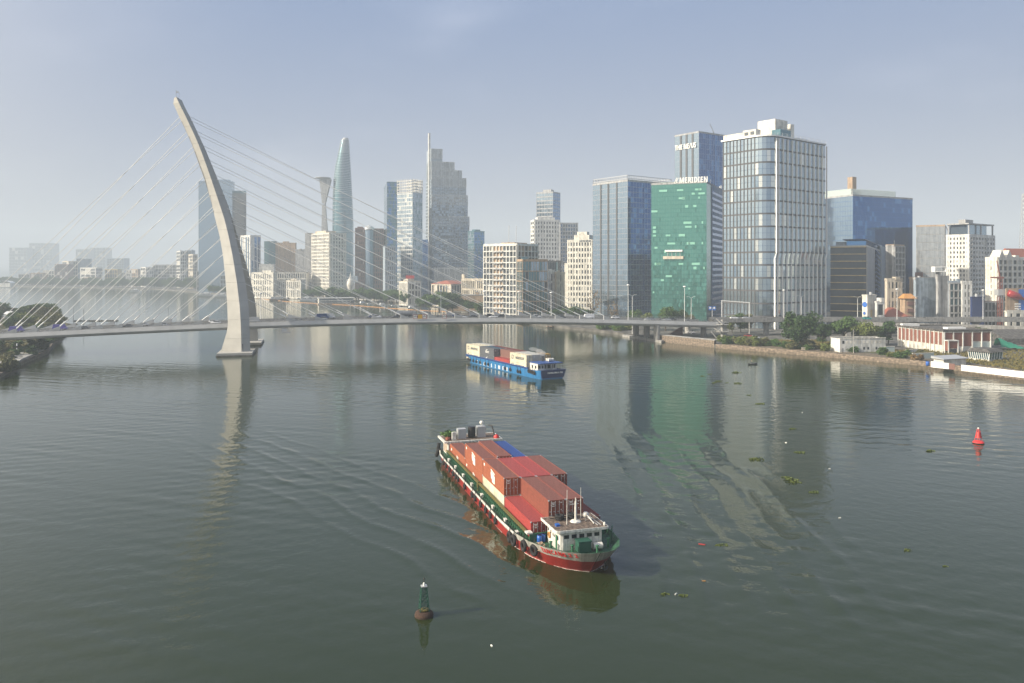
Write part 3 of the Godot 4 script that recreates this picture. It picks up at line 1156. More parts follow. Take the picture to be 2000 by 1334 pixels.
func slots(o: Node3D, F: Array, h: float, places: Array, wide: float, m: String, from := 0.0) -> void:   # dark vertical reveals
	for p in places:
		var s := Shape.new()
		s.box(F[0] + F[1] * F[3] * p + F[2] * 0.2 + Vector3(0, (h + from) / 2, 0), Vector3(wide, h - from, 0.45), Basis(F[1], Vector3.UP, F[2]))
		part(o, "reveal", s, mats[m])


func crown_screen(o: Node3D, w: float, d: float, y: float, high: float, step: float, m: String) -> void:
	var s := Shape.new()
	for which in ["front", "left", "right", "back"]:
		var F := side_of(which, w - 0.6, d - 0.6)
		var k := int(F[3] / step)
		for i in k + 1:
			s.box(F[0] + F[1] * (F[3] * i / k) + Vector3(0, y + high / 2, 0), Vector3(0.35, high, 0.35))
		for t in [0.5, 1.0]:
			s.beam(F[0] + Vector3(0, y + high * t, 0), F[0] + F[1] * F[3] + Vector3(0, y + high * t, 0), 0.3, 0.35)
	part(o, "crown_screen", s, mats[m])


func near_towers() -> void:
	# blue glass tower with three dark slots and a screened crown
	var h := 102.11
	var o := block("office_tower", "blue glass office tower with three dark vertical slots and a screened open crown", Vector3(95.05, 1.6, -629.93), 0.628, 47.98, 39.14, h, "blue glass", {"left": curtain(26, 14, ["grey glass"]), "front": curtain(26, 16, ["deep blue glass", "blue glass", "deep blue glass"])}, {"frame": "steel", "roof": "grey wall", "plant": [[0.05, -0.1, 0.5, 0.5, 3.0]]})
	var wd := [Vector3(95.05, 1.6, -629.93), 0.628, 47.98, 39.14]
	slots(o, side_of("left", wd[2], wd[3]), h, [0.24, 0.46, 0.70], 1.2, "dark grey")
	slots(o, side_of("front", wd[2], wd[3]), h, [0.36, 0.66], 0.5, "blue glass")
	crown_screen(o, wd[2], wd[3], h, 4.6, 1.7, "grey metal")
	var s := Shape.new()
	for k in 5:
		s.tube([Vector3(wd[2] / 2 - 3.0 - k * 8.0, -1.6, wd[3] / 2 - 0.8), Vector3(wd[2] / 2 - 3.0 - k * 8.0, 4.0, wd[3] / 2 - 0.8)], [0.6], 10)
	part(o, "ground_column", s, mats["white metal"], true)

	# green glass hotel with a roof sign
	wd = [Vector3(123.9, 1.6, -558.12), 1.152, 67.14, 36.66]
	h = 92.21
	o = block("green_hotel", "broad green glass hotel slab with lit roof lettering and a framed terrace opening", Vector3(123.9, 1.6, -558.12), 1.152, 67.14, 36.66, h, "green glass", {"left": curtain(34, 34, ["green glass"], {"span": 0.34, "mull": 0.12, "deep": 0.08, "tilt": 0.02})}, {"frame": "dark green glass", "roof": "grey wall", "plant": [[0.0, -0.25, 0.7, 0.3, 2.4], [0.0, 0.3, 0.6, 0.2, 1.6]]})
	var F := side_of("left", wd[2], wd[3])
	F[2] = Vector3.LEFT
	for i in 38:   # drawn blinds, in runs along a storey
		var run := 1 + rng.randi() % 5
		var col := rng.randi() % (34 - run)
		var row := int(lerpf(2.0, 33.0, sqrt(rng.randf())))
		s = Shape.new()
		s.box(F[0] + F[1] * F[3] * (col + run * 0.5) / 34.0 + Vector3(0, h * (row + 0.5) / 34.0, 0) + F[2] * 0.09, Vector3(F[3] * run / 34.0 - 0.15, h / 34.0 * (0.35 + 0.3 * rng.randf()), 0.05), Basis(F[1], Vector3.UP, F[2]))
		part(o, "drawn_blind", s, mats["pale green blind"])
	# terrace: white lintel, dark opening, planted ledge
	var ty := 45.09
	var e := Basis(F[1], Vector3.UP, F[2])
	for q in [["terrace_lintel", 0.42, 0.245 * 4, 2.9, 1.2, 11.5, 1.5, "white metal"], ["terrace_glazing", 0.42, 0.0, 0.5, 2.6, 11.0, 0.4, "green glass"], ["terrace_ledge", 0.41, -2.0, -1.6, 1.9, 13.5, 1.6, "cream wall"]]:
		s = Shape.new()
		s.box(F[0] + F[1] * F[3] * q[1] + Vector3(0, ty + q[3], 0) + F[2] * q[6] * 0.5, Vector3(q[5], q[4], q[6]), e)
		part(o, q[0], s, mats[q[7]])
	s = Shape.new()
	for k in 4:
		s.box(F[0] + F[1] * (F[3] * 0.42 - 4.0 + k * 2.7) + Vector3(0, ty + 0.6, 0) + F[2] * 0.7, Vector3(0.3, 2.8, 0.3), e)
	part(o, "terrace_post", s, mats["grey metal"], true)
	# the plain side with dark strip windows
	F = side_of("front", wd[2], wd[3])
	var wallp := Shape.new()
	wallp.box(F[0] + F[1] * F[3] * 0.62 + Vector3(0, h / 2, 0) + F[2] * 0.15, Vector3(F[3] * 0.74, h, 0.3), Basis(F[1], Vector3.UP, F[2]))
	part(o, "side_wall", wallp, mats["blue grey wall"])
	for k in 22:
		s = Shape.new()
		s.box(F[0] + F[1] * F[3] * 0.60 + Vector3(0, h * (k + 0.9) / 23.0, 0) + F[2] * 0.28, Vector3(F[3] * 0.60, 1.7, 0.14), Basis(F[1], Vector3.UP, F[2]))
		part(o, "strip_window", s, mats["deep blue glass"])
	F = side_of("left", wd[2], wd[3])
	e = Basis(F[1], Vector3.UP, F[2])
	var at: Vector3 = F[0] + F[1] * F[3] * 0.77 + Vector3(0, h + 2.2, 0) + F[2] * 0.2
	lettering(o, "roof_lettering", "MERIDIEN", 3.7, 0.5, at, e, mats["lettering white"], 0.74)
	s = Shape.new()
	for q in [[-12.6, -1.6, -10.9, 2.0], [-12.6, -1.6, -11.5, -1.6], [-11.4, -1.5, -10.1, 1.9], [-11.4, -0.1, -10.7, 0.4], [-11.4, -1.5, -10.3, -1.3]]:
		s.beam(at + F[1] * q[0] + Vector3(0, q[1], 0), at + F[1] * q[2] + Vector3(0, q[3], 0), 0.4, 0.35)
	part(o, "roof_script", s, mats["lettering white"])
	s = Shape.new()
	for k in 9:
		s.box(F[0] + F[1] * (F[3] * 0.5 + k * 2.6) + Vector3(0, h + 1.0, 0) + F[2] * -0.3, Vector3(0.15, 2.6, 0.15))
	part(o, "sign_strut", s, mats["grey metal"], true)
	s = Shape.new()
	s.ball(Vector3(wd[2] * 0.1, h + 3.8, wd[3] * 0.3), Vector3(0.9, 0.9, 0.9))
	s.beam(Vector3(wd[2] * 0.1, h, wd[3] * 0.3), Vector3(wd[2] * 0.1, h + 3.4, wd[3] * 0.3), 0.2, 0.2)
	part(o, "dish_antenna", s, mats["white metal"])
	s = Shape.new()
	s.box(Vector3(wd[2] * 0.36, h + 2.4, wd[3] * 0.47), Vector3(2.6, 1.4, 0.4))
	part(o, "side_sign", s, mats["lettering white"])
	s = Shape.new()
	s.beam(Vector3(wd[2] * 0.44, h, wd[3] * 0.47), Vector3(wd[2] * 0.44, h + 4.4, wd[3] * 0.47), 0.4, 0.4)
	part(o, "sign_post", s, mats["lettering white"])

	# tower behind with its name near the top
	wd = [Vector3(176, 1.6, -725.93), 0.628, 49.57, 28.07]
	h = 155.97
	o = block("office_tower", "blue glass tower behind the green hotel with white lettering near its top", Vector3(176, 1.6, -725.93), 0.628, 49.57, 28.07, h, "blue glass", {"left": curtain(34, 16, ["grey glass"], {"span": 0.1, "mull": 0.06}), "front": curtain(34, 18, ["deep blue glass", "blue glass"], {"span": 0.12})}, {"frame": "steel", "roof": "grey wall"})
	F = side_of("left", wd[2], wd[3])
	slots(o, F, h, [0.26, 0.50, 0.75], 1.9, "dark grey")
	slots(o, side_of("front", wd[2], wd[3]), h, [0.44], 1.4, "blue glass")
	e = Basis(F[1], Vector3.UP, F[2])
	lettering(o, "facade_lettering", "THE NE/US", 4.5, 0.6, F[0] + F[1] * F[3] * 0.48 + Vector3(0, h - 10.5, 0) + F[2] * 0.8, e, mats["lettering white"], 0.78)
	var c := thing("tower_crane", "slim luffing crane jib on the roof of the lettered blue tower", "crane", Vector3(wd[0].x + 6.0, 1.6 + h + 0.3, wd[0].z + 6.0))
	s = Shape.new()
	s.beam(Vector3(0, 0, 0), Vector3(0, 4.0, 0), 0.8, 0.8)
	part(c, "mast", s, mats["steel"])
	s = Shape.new()
	s.beam(Vector3(0.6, 2.5, 0), Vector3(-3.2, 11.0, 0), 0.6, 0.6)
	part(c, "jib", s, mats["steel"])

	# large plain blue block
	wd = [Vector3(306.26, 1.6, -685.28), 0.471, 73.67, 30.44]
	h = 96.02
	o = block("glass_block", "broad plain blue glass office block with a red brick chimney on its roof", Vector3(306.26, 1.6, -685.28), 0.471, 73.67, 30.44, h, "deep blue glass", {"left": curtain(24, 12, ["grey glass"]), "front": curtain(24, 26, ["deep blue glass", "blue glass", "deep blue glass"], {"span": 0.22, "tilt": 0.004})}, {"frame": "blue glass", "roof": "grey wall"})
	s = Shape.new()
	s.box(Vector3(-wd[2] * 0.22, h + 11.0, -wd[3] * 0.1), Vector3(5.0, 15.0, 5.0))
	part(o, "chimney", s, mats["tan wall"])
	s = Shape.new()
	s.box(Vector3(-wd[2] * 0.2, h + 3.6, -wd[3] * 0.1), Vector3(10.0, 6.5, 9.0))
	part(o, "plant_room", s, mats["ivory wall"])
	s = Shape.new()
	for k in 46:
		s.box(Vector3(-wd[2] * 0.49 + k * wd[2] * 0.75 / 46.0, h + 3.6, wd[3] * 0.42), Vector3(0.65, 5.6, 0.25))
		s.box(Vector3(-wd[2] * 0.49, h + 3.6, wd[3] * 0.42 - k * wd[3] * 0.9 / 46.0), Vector3(0.25, 5.6, 0.5))
	part(o, "roof_screen", s, mats["frosted glass"], true)

	# dark office with tan storey lines and a stone shaft
	wd = [Vector3(269.57, 1.6, -612.2), 1.082, 231.53, 21.22]
	h = 50
	o = block("dark_office", "dark glass office with thin tan storey lines, pale stone shaft and blue lattice stair", Vector3(269.57, 1.6, -612.2), 1.082, 231.53, 21.22, h, "dark glass", {"left": {"rows": 11, "cols": 16, "glass": ["dark glass"], "mull": 0.0, "span": 0.5, "deep": 0.5, "tilt": 0.008}}, {"frame": "ochre wall", "roof": "steel", "rim": 0.8})
	F = side_of("front", wd[2], wd[3])
	e = Basis(F[1], Vector3.UP, F[2])
	for q in [[0.0, 0.22, 0.6, "grey wall", "stone_shaft", 0.0], [0.24, 0.33, 0.3, "grey wall", "stone_shaft", 0.0], [0.60, 1.0, 1.2, "blue grey wall", "stone_shaft", 4.5]]:
		s = Shape.new()
		s.box(F[0] + F[1] * F[3] * (q[0] + q[1]) * 0.5 + Vector3(0, (h + q[5]) / 2, 0) + F[2] * q[2] * 0.5, Vector3(F[3] * (q[1] - q[0]), h + q[5], q[2]), e)
		part(o, q[4], s, mats[q[3]])
	s = Shape.new()
	for k in 16:
		s.beam(F[0] + F[1] * F[3] * 0.36 + F[2] * 0.6 + Vector3(0, h * k / 16.0 + 3.0, 0), F[0] + F[1] * F[3] * 0.58 + F[2] * 0.6 + Vector3(0, h * k / 16.0, 0), 0.25, 0.5)
	part(o, "stair_lattice", s, mats["sign blue"], true)
	s = Shape.new()
	s.box(Vector3(0, h + 2.4, wd[3] * 0.18), Vector3(wd[2] * 0.9, 4.0, wd[3] * 0.55))
	part(o, "penthouse", s, mats["blue glass"])
	s = Shape.new()
	s.box(Vector3(0, h + 4.8, wd[3] * 0.16), Vector3(wd[2] * 1.0, 0.5, wd[3] * 0.62))
	part(o, "penthouse_roof", s, mats["navy hull"])
	s = Shape.new()
	s.box(Vector3(-wd[2] * 0.2, h + 2.0, -wd[3] * 0.25), Vector3(wd[2] * 0.5, 3.4, wd[3] * 0.3))
	part(o, "penthouse_annex", s, mats["blue grey wall"])

	# unfinished block reflected between: pale frame building in front of the blue one
	block("frame_building", "narrow tan building with stacked open white balconies before the plain blue block", Vector3(277.64, 1.6, -577.48), 0.698, 16.3, 5.85, 52.25, "tan wall", {"front": {"rows": 12, "cols": 3, "glass": ["window grey"], "mull": 0.9, "span": 1.0, "deep": 0.9}, "left": punched(12, 2, 3.0, 1.8)}, {"frame": "grey wall"})

	# grey finned tower and white apartment tower
	wd = [Vector3(841, 1.6, -1515.43), 1.047, 1986.56, 20.89]
	h = 70.91
	o = block("grey_tower", "grey glass tower with close vertical fins and a tan-edged roof", Vector3(841, 1.6, -1515.43), 1.047, 1986.56, 20.89, h, "grey glass", {"left": {"rows": 11, "cols": 24, "glass": ["grey glass", "clear glass", "grey glass"], "mull": 0.45, "span": 0.5, "deep": 0.2, "vdeep": 0.6}, "front": {"rows": 11, "cols": 12, "glass": ["grey glass", "dark glass"], "mull": 0.5, "span": 0.4, "deep": 0.2, "vdeep": 0.6}}, {"frame": "grey wall", "roof": "tan wall", "plant": [[0.1, 0.3, 0.6, 0.3, 4.0]]})
	wd = [Vector3(338.78, 1.6, -588.37), 0.628, 40.45, 16.02]
	h = 59.58
	o = block("apartment_tower", "white apartment tower with small square windows and a glass penthouse under a flat canopy", Vector3(338.78, 1.6, -588.37), 0.628, 40.45, 16.02, h, "white wall", {"left": punched(18, 7, 1.3, 1.6, {"pieces": true}), "front": punched(18, 9, 1.4, 1.6, {"pieces": true})}, {"plant": [[-0.05, -0.05, 0.75, 0.75, 8.0]], "plant_wall": "grey glass"})
	s = Shape.new()
	s.box(Vector3(0, h + 9.0, 0), Vector3(wd[2] * 1.0, 0.9, wd[3] * 0.95))
	part(o, "canopy", s, mats["grey wall"])
	s = Shape.new()
	for q in [[-0.46, 0.44], [0.46, 0.44], [0.46, -0.44], [-0.46, -0.44], [0.0, 0.44]]:
		s.box(Vector3(q[0] * wd[2], h + 4.6, q[1] * wd[3]), Vector3(0.9, 8.4, 0.9))
	part(o, "canopy_post", s, mats["steel"], true)
	s = Shape.new()
	s.box(Vector3(-wd[2] * 0.1, h + 11.0, -wd[3] * 0.1), Vector3(wd[2] * 0.3, 3.2, wd[3] * 0.3))
	part(o, "tank_room", s, mats["grey wall"])
	F = side_of("front", wd[2], wd[3])
	for q in [[0.02, 2.6], [0.56, 2.2]]:
		s = Shape.new()
		for k in 18:
			s.box(F[0] + F[1] * F[3] * (q[0] + 0.06) + Vector3(0, h * (k + 0.2) / 18.0, 0) + F[2] * 0.7, Vector3(q[1], 0.9, 1.2), Basis(F[1], Vector3.UP, F[2]))
		part(o, "balcony", s, mats["grey wall"], true)

	# cream gabled hotel
	wd = [Vector3(327.19, 1.6, -508.41), 0.419, 63.48, 7.66]
	h = 42.04
	o = block("gabled_hotel", "cream hotel with rows of small balconies and twin pointed gables", Vector3(327.19, 1.6, -508.41), 0.419, 63.48, 7.66, h, "ivory wall", {"front": punched(11, 14, 1.2, 1.3, {"deep": 0.7, "pieces": true}), "left": punched(11, 3, 2.0, 1.4)}, {})
	for q in [0.06, 0.17, 0.55]:
		s = Shape.new()
		var gx: float = -wd[2] / 2 + wd[2] * q
		s.hexa([Vector3(gx - 3.0, h + 0.8, wd[3] / 2 + 0.5), Vector3(gx + 3.0, h + 0.8, wd[3] / 2 + 0.5), Vector3(gx + 3.0, h + 0.8, wd[3] / 2 - 6.0), Vector3(gx - 3.0, h + 0.8, wd[3] / 2 - 6.0)], [Vector3(gx - 0.1, h + 5.6, wd[3] / 2 + 0.4), Vector3(gx + 0.1, h + 5.6, wd[3] / 2 + 0.4), Vector3(gx + 0.1, h + 5.6, wd[3] / 2 - 5.5), Vector3(gx - 0.1, h + 5.6, wd[3] / 2 - 5.5)])
		part(o, "gable", s, mats["ivory wall"])
	s = Shape.new()
	s.hexa([Vector3(-wd[2] * 0.3, h + 1, 2), Vector3(wd[2] * 0.5, h + 1, 2), Vector3(wd[2] * 0.5, h + 1, -wd[3] * 0.5), Vector3(-wd[2] * 0.3, h + 1, -wd[3] * 0.5)], [Vector3(-wd[2] * 0.2, h + 7, -4), Vector3(wd[2] * 0.4, h + 7, -4), Vector3(wd[2] * 0.4, h + 7, -5), Vector3(-wd[2] * 0.2, h + 7, -5)])
	part(o, "roof_hip", s, mats["roof tile"])
	# lattice mast at the edge
	var m := thing("lattice_mast", "tall pale lattice radio mast behind the gabled hotel", "mast", Vector3(487.46, 1.6, -760))
	s = Shape.new()
	var top := 108.18
	for q in [[-1, -1], [1, -1], [1, 1], [-1, 1]]:
		s.beam(Vector3(q[0] * 4.0, 0, q[1] * 4.0), Vector3(q[0] * 0.5, top, q[1] * 0.5), 0.3, 0.3)
	part(m, "mast_leg", s, mats["grey metal"], true)
	s = Shape.new()
	for k in 26:
		var t0 := k / 26.0
		var t1 := (k + 1) / 26.0
		var r0 := lerpf(4.0, 0.5, t0)
		var r1 := lerpf(4.0, 0.5, t1)
		for q in [[-1, 1, 1, 1], [1, 1, 1, -1], [1, -1, -1, -1], [-1, -1, -1, 1]]:
			s.beam(Vector3(q[0] * r0, top * t0, q[1] * r0), Vector3(q[2] * r1, top * t1, q[3] * r1), 0.22, 0.22)
	part(m, "mast_brace", s, mats["white metal"], true)


func mid_city() -> void:
	# cream hotel
	var wd := [Vector3(58.9, 1.6, -653.57), 1.152, 20.18, 21.4]
	var h := 58.43
	var o := block("cream_hotel", "bright cream hotel with a grid of small windows beside the slotted blue tower", Vector3(58.9, 1.6, -653.57), 1.152, 20.18, 21.4, h, "ivory wall", {"left": punched(13, 9, 1.15, 1.7, {"pieces": true}), "front": punched(13, 3, 1.6, 1.7)}, {"plant": [[0.1, 0.0, 0.75, 0.6, 5.0], [0.22, -0.1, 0.3, 0.4, 8.0]]})
	lettering(o, "hotel_lettering", "LOTTE HOTEL", 1.3, 0.2, Vector3(-wd[2] / 2 - 0.45, h + 0.2, wd[3] * 0.22), Basis(Vector3.BACK, Vector3.UP, Vector3.LEFT), mats["lettering navy"], 0.9)
	var s := Shape.new()
	s.box(Vector3(-wd[2] * 0.1, h * 0.35, -wd[3] / 2 - 1.4), Vector3(wd[2] * 0.7, h * 0.70, 2.8))
	part(o, "stair_wing", s, mats["ivory wall"])
	# white framed apartments with a brown core
	wd = [Vector3(-0.87, 1.6, -579.09), 0.942, 25.63, 29.68]
	h = 52.68
	o = block("framed_apartments", "white gridded apartment block with a recessed column of balconies beside the river", Vector3(-0.87, 1.6, -579.09), 0.942, 25.63, 29.68, h, "tan wall", {"left": {"rows": 13, "cols": 10, "glass": ["window grey", "window dark", "curtain", "window grey"], "mull": 0.55, "span": 0.75, "deep": 0.8, "skip": [3, 4, 5]}, "front": {"rows": 13, "cols": 6, "glass": ["window dark", "window grey", "tan wall"], "mull": 0.6, "span": 0.6, "deep": 0.7}}, {"frame": "white wall", "roof": "white wall", "plant": [[0.0, 0.1, 0.6, 0.4, 2.0]]})
	var F := side_of("left", wd[2], wd[3])
	for k in 12:
		s = Shape.new()
		s.box(F[0] + F[1] * F[3] * 0.45 + Vector3(0, h * (k + 0.9) / 13.0, 0) + F[2] * 1.0, Vector3(F[3] * 0.29, 0.8, 1.8), Basis(F[1], Vector3.UP, F[2]))
		part(o, "balcony", s, mats["grey wall"])
	for k in [[-0.1, 2.0], [0.25, 1.0]]:
		s = Shape.new()
		s.beam(Vector3(wd[2] * k[0], h, 0), Vector3(wd[2] * k[0] + 0.4, h + 15.0, 0), 0.25, 0.25)
		s.beam(Vector3(wd[2] * k[0] - 1.0, h + 2.5, 0), Vector3(wd[2] * k[0] + 1.0, h + 2.5, 0), 0.6, 0.6)
		part(o, "roof_mast", s, mats["steel"])
	block("glass_annex", "low olive glass office with a tan attic before the white gridded apartments", Vector3(13.99, 1.6, -554.01), 0.279, 17.72, 13.67, 41.35, "teal glass", {"front": {"rows": 6, "cols": 9, "glass": ["teal glass", "grey glass", "dark glass"], "mull": 0.25, "span": 0.7, "deep": 0.2}, "left": {"rows": 6, "cols": 4, "glass": ["clear glass", "teal glass"], "mull": 0.3, "span": 0.5}}, {"frame": "tan wall", "roof": "tan wall"})
	# taller hotels behind
	o = block("white_hotel", "tall white hotel with dark square windows and a pale blue framed top", Vector3(37.98, 1.6, -911.62), 0.209, 29.35, 17.51, 90.93, "white wall", {"front": punched(19, 9, 1.7, 2.0), "left": punched(19, 2, 2.0, 2.0)}, {"plant": [[0, 0, 0.7, 0.6, 4.0]]})
	block("slab_tower", "pale slab tower with fine window lines rising behind the tall white hotel", Vector3(51.86, 1.6, -1135.99), 1.012, 21.05, 26.65, 144.09, "grey wall", {"left": {"rows": 26, "cols": 6, "glass": ["grey glass"], "mull": 0.4, "span": 1.6, "deep": 0.3}, "front": {"rows": 26, "cols": 4, "glass": ["blue glass"], "mull": 0.3, "span": 1.0}}, {"plant": [[0, 0, 0.4, 0.5, 5.0]]})
	block("slab_tower", "pale grey slab with a stair recess standing next to the tall white hotel", Vector3(68.02, 1.6, -967.2), 0.175, 22.25, 10.7, 90.93, "grey wall", {"front": {"rows": 20, "cols": 7, "glass": ["grey glass", "window grey"], "mull": 0.8, "span": 1.3, "deep": 0.3}}, {})
	block("dark_block", "low dark glass block between the olive office and the cream hotel", Vector3(34.58, 1.6, -664.86), 0.175, 11.32, 7.88, 41.76, "dark grey", {"front": curtain(5, 8, ["dark glass", "grey glass"])}, {"frame": "steel"})
	block("small_block", "small white walk-up with few windows below the dark block", Vector3(28.96, 1.6, -593.17), 0.175, 6.61, 5.28, 33.12, "white wall", {"front": punched(5, 3, 1.4, 1.5)}, {})
	block("small_block", "small beige walk-up with one window column below the cream hotel", Vector3(35.17, 1.6, -588.81), 0.175, 6.18, 6.65, 32.39, "cream wall", {"front": punched(5, 3, 1.6, 1.6)}, {})
	# twin teal towers
	block("teal_tower", "slim teal glass tower standing alone behind the white gridded apartments", Vector3(-43.62, 1.6, -969.75), 0.698, 15.65, 12.33, 81.06, "teal glass", {"left": curtain(24, 6, ["teal glass", "grey glass"]), "front": curtain(24, 8, ["blue glass", "teal glass"])}, {"frame": "steel", "plant": [[0, 0, 0.5, 0.5, 3.0]]})
	# stepped bank tower with a spire fin
	o = thing("stepped_tower", "grey granite tower stepping up to a tall thin spire fin", "building", Vector3(-112.71, 1.6, -1110), 0.30)
	var steps := [[16.0, 290.0, 0.0], [33.0, 315.0, 1.2], [43.5, 331.0, 2.2], [49.5, 346.0, 3.2], [51.5, 380.0, 4.2], [53.5, 422.0, 5.2]]
	var frame := Shape.new()
	for q in steps:
		var hq: float = 35.4 + (527.0 - q[1]) * 1110.0 / 1556.0
		s = Shape.new()
		s.box(Vector3(q[0] / 2, hq / 2, -16.0), Vector3(q[0], hq, 32.0 + q[2] * 2.0))
		part(o, "tower_step", s, mats["blue grey wall"])
		var fl := int(q[0] / 1.5)
		for i in fl + 1:
			frame.box(Vector3(q[0] * i / fl, hq - 7.0, q[2] + 0.15), Vector3(0.35, 14.0, 0.5))
	part(o, "crown_rib", frame, mats["white wall"], true)
	var panes := {}
	frame = Shape.new()
	fill_side(o, [Vector3(0, 0, 5.2), Vector3.RIGHT, Vector3.BACK, 53.0], frame, panes, {"rows": 26, "cols": 22, "y0": 0.0, "y1": 108.0, "mull": 0.7, "span": 1.5, "deep": 0.3, "glass": ["grey glass", "window grey"]})
	fill_side(o, [Vector3(0, 0, 4.2), Vector3.RIGHT, Vector3.BACK, 51.0], frame, panes, {"rows": 7, "cols": 21, "y0": 110.0, "y1": 138.0, "mull": 0.7, "span": 1.5, "deep": 0.3, "glass": ["grey glass", "window grey"]})
	fill_side(o, [Vector3(0, 0, 3.2), Vector3.RIGHT, Vector3.BACK, 49.0], frame, panes, {"rows": 6, "cols": 20, "y0": 139.0, "y1": 152.0, "mull": 0.7, "span": 1.3, "deep": 0.3, "glass": ["grey glass", "window grey"]})
	fill_side(o, [Vector3(-0.2, 0, -36.0), Vector3.BACK, Vector3.LEFT, 40.0], frame, panes, {"rows": 34, "cols": 10, "y0": 0.0, "y1": 160.0, "mull": 1.4, "span": 1.6, "deep": 0.3, "glass": ["window grey"]})
	part(o, "stone_grid", frame, mats["blue grey wall"])
	for g in panes:
		part(o, "window", panes[g], mats[g], true)
	s = Shape.new()
	var tip := 226.58
	s.box(Vector3(-1.4, tip / 2, -6.0), Vector3(2.6, tip, 4.0))
	part(o, "spire_fin", s, mats["white wall"])
	o = block("louvred_podium", "low pale podium hall wrapped in vertical louvres at the stepped tower's foot", Vector3(-80.41, 1.6, -1044.94), 0.087, 43.19, 30, 37.39, "grey wall", {"front": {"rows": 1, "cols": 34, "glass": ["window grey"], "mull": 0.7, "span": 1.0, "deep": 0.5}}, {"frame": "white wall"})
	# pair left of it
	block("teal_tower", "flat teal glass tower abutting the white-crowned tower", Vector3(-160.69, 1.6, -1059.46), 0.209, 14.96, 77.49, 146.84, "teal glass", {"front": curtain(32, 8, ["teal glass", "blue glass"]), "left": curtain(32, 3, ["teal glass"])}, {"frame": "steel"})
	wd = [Vector3(-130.1, 1.6, -1014.9), 1.012, 19.53, 24.98]
	h = 131.16
	o = block("crowned_tower", "pale glass tower with an open white scaffold-like crown", Vector3(-130.1, 1.6, -1014.9), 1.012, 19.53, 24.98, h, "grey glass", {"left": {"rows": 26, "cols": 8, "glass": ["clear glass", "bright glass", "grey glass"], "mull": 0.2, "span": 1.0, "deep": 0.3}, "front": curtain(26, 10, ["grey glass", "teal glass"])}, {"frame": "white wall"})
	s = Shape.new()
	for which in ["left", "front", "right"]:
		F = side_of(which, wd[2], wd[3])
		for j in 5:
			s.beam(F[0] + Vector3(0, h + 3.6 * j + 2.0, 0), F[0] + F[1] * F[3] + Vector3(0, h + 3.6 * j + 2.0, 0), 0.6, 0.7)
		for i in 9:
			s.box(F[0] + F[1] * F[3] * i / 8.0 + Vector3(0, h + 9.5, 0), Vector3(0.6, 18.0, 0.6))
	part(o, "crown_lattice", s, mats["ivory wall"])
	block("grey_block", "plain grey mid-rise at the foot of the teal tower", Vector3(-151.12, 1.6, -980.59), 0.209, 12.78, 49.6, 63.02, "blue grey wall", {"front": punched(11, 5, 1.4, 1.8)}, {})
	block("blue_block", "narrow blue glass block behind the white-crowned tower", Vector3(-120.68, 1.6, -1097.47), 0.175, 7.61, 34.14, 74.96, "blue glass", {"front": curtain(16, 5, ["blue glass", "deep blue glass"])}, {"frame": "steel"})
	# brown granite pair round a blue glass drum
	o = block("granite_office", "brown granite office pair joined by a domed blue glass drum", Vector3(-205.09, 1.6, -1077.87), 0.140, 12.44, 26, 90.16, "brown granite", {"front": punched(17, 5, 1.1, 1.6), "left": punched(17, 5, 1.6, 1.6)}, {"plant": [[0, 0, 0.6, 0.5, 3.0]]})
	h = 90.16
	s = Shape.new()
	s.box(Vector3(24.5, h / 2, -2.0), Vector3(14.0, h, 24.0))
	part(o, "granite_wing", s, mats["brown granite"])
	frame = Shape.new()
	panes = {}
	fill_side(o, [Vector3(17.5, 0, 10.0), Vector3.RIGHT, Vector3.BACK, 14.0], frame, panes, {"rows": 17, "cols": 5, "y1": h, "mull": 1.1, "span": 1.7, "deep": 0.3, "glass": ["window dark", "window grey"]})
	part(o, "wing_frame", frame, mats["brown granite"])
	for g in panes:
		part(o, "window", panes[g], mats[g], true)
	s = Shape.new()
	s.lathe([[7.0, 0.0], [7.0, h - 2.0], [7.6, h - 1.6], [7.6, h - 0.6]], Vector3(12.0, 0, 9.0), 22)
	part(o, "glass_drum", s, mats["grey glass"])
	s = Shape.new()
	s.lathe([[7.6, h - 0.6], [6.8, h + 1.6], [4.0, h + 3.8], [1.2, h + 4.9], [0.01, h + 6.4]], Vector3(12.0, 0, 9.0), 22)
	part(o, "dome", s, mats["grey metal"])
	# the tall tapering tower with its helipad
	o = thing("tapering_tower", "tallest tower, blue glass, curving in to a pointed top with a jutting helipad", "building", Vector3(-289.73, 1.6, -1362))
	var prof := [[545, 649, 690], [440, 649.5, 690], [380, 650.5, 687.5], [350, 652, 686], [325, 655, 684.5], [300, 660.5, 683], [285, 664, 682], [274, 666.5, 681], [269.5, 671, 679.5]]
	var outl := []
	var bands := Shape.new()
	for i in prof.size() - 1:
		for t in 8:
			var f := t / 8.0
			var yy: float = lerpf(prof[i][0], prof[i + 1][0], f)
			var l: float = lerpf(prof[i][1], prof[i + 1][1], f)
			var r: float = lerpf(prof[i][2], prof[i + 1][2], f)
			outl.append([35.4 + (527.0 - yy) * 1362.0 / 1556.0, ((l + r) / 2 - 669.0) * 1362.0 / 1556.0, (r - l) / 2 * 1362.0 / 1556.0])
	var rows := []
	for q in outl:
		var row := PackedVector3Array()
		for k in 28:
			var t := TAU * k / 28
			row.append(Vector3(q[1] + cos(t) * q[2], q[0], -sin(t) * q[2] * 1.15))
		rows.append(row)
	s = Shape.new()
	s.loft(rows, true)
	s.fan(Array(rows[-1]))
	part(o, "glass_shell", s, mats["teal glass"])
	for q in range(1, outl.size(), 1):
		bands.ring(Vector3(outl[q][1], outl[q][0], 0), outl[q][2] + 0.05, 0.35, Basis.from_scale(Vector3(1, 1, 1.15)), 28, 4)
	part(o, "floor_line", bands, mats["grey metal"], true)
	s = Shape.new()
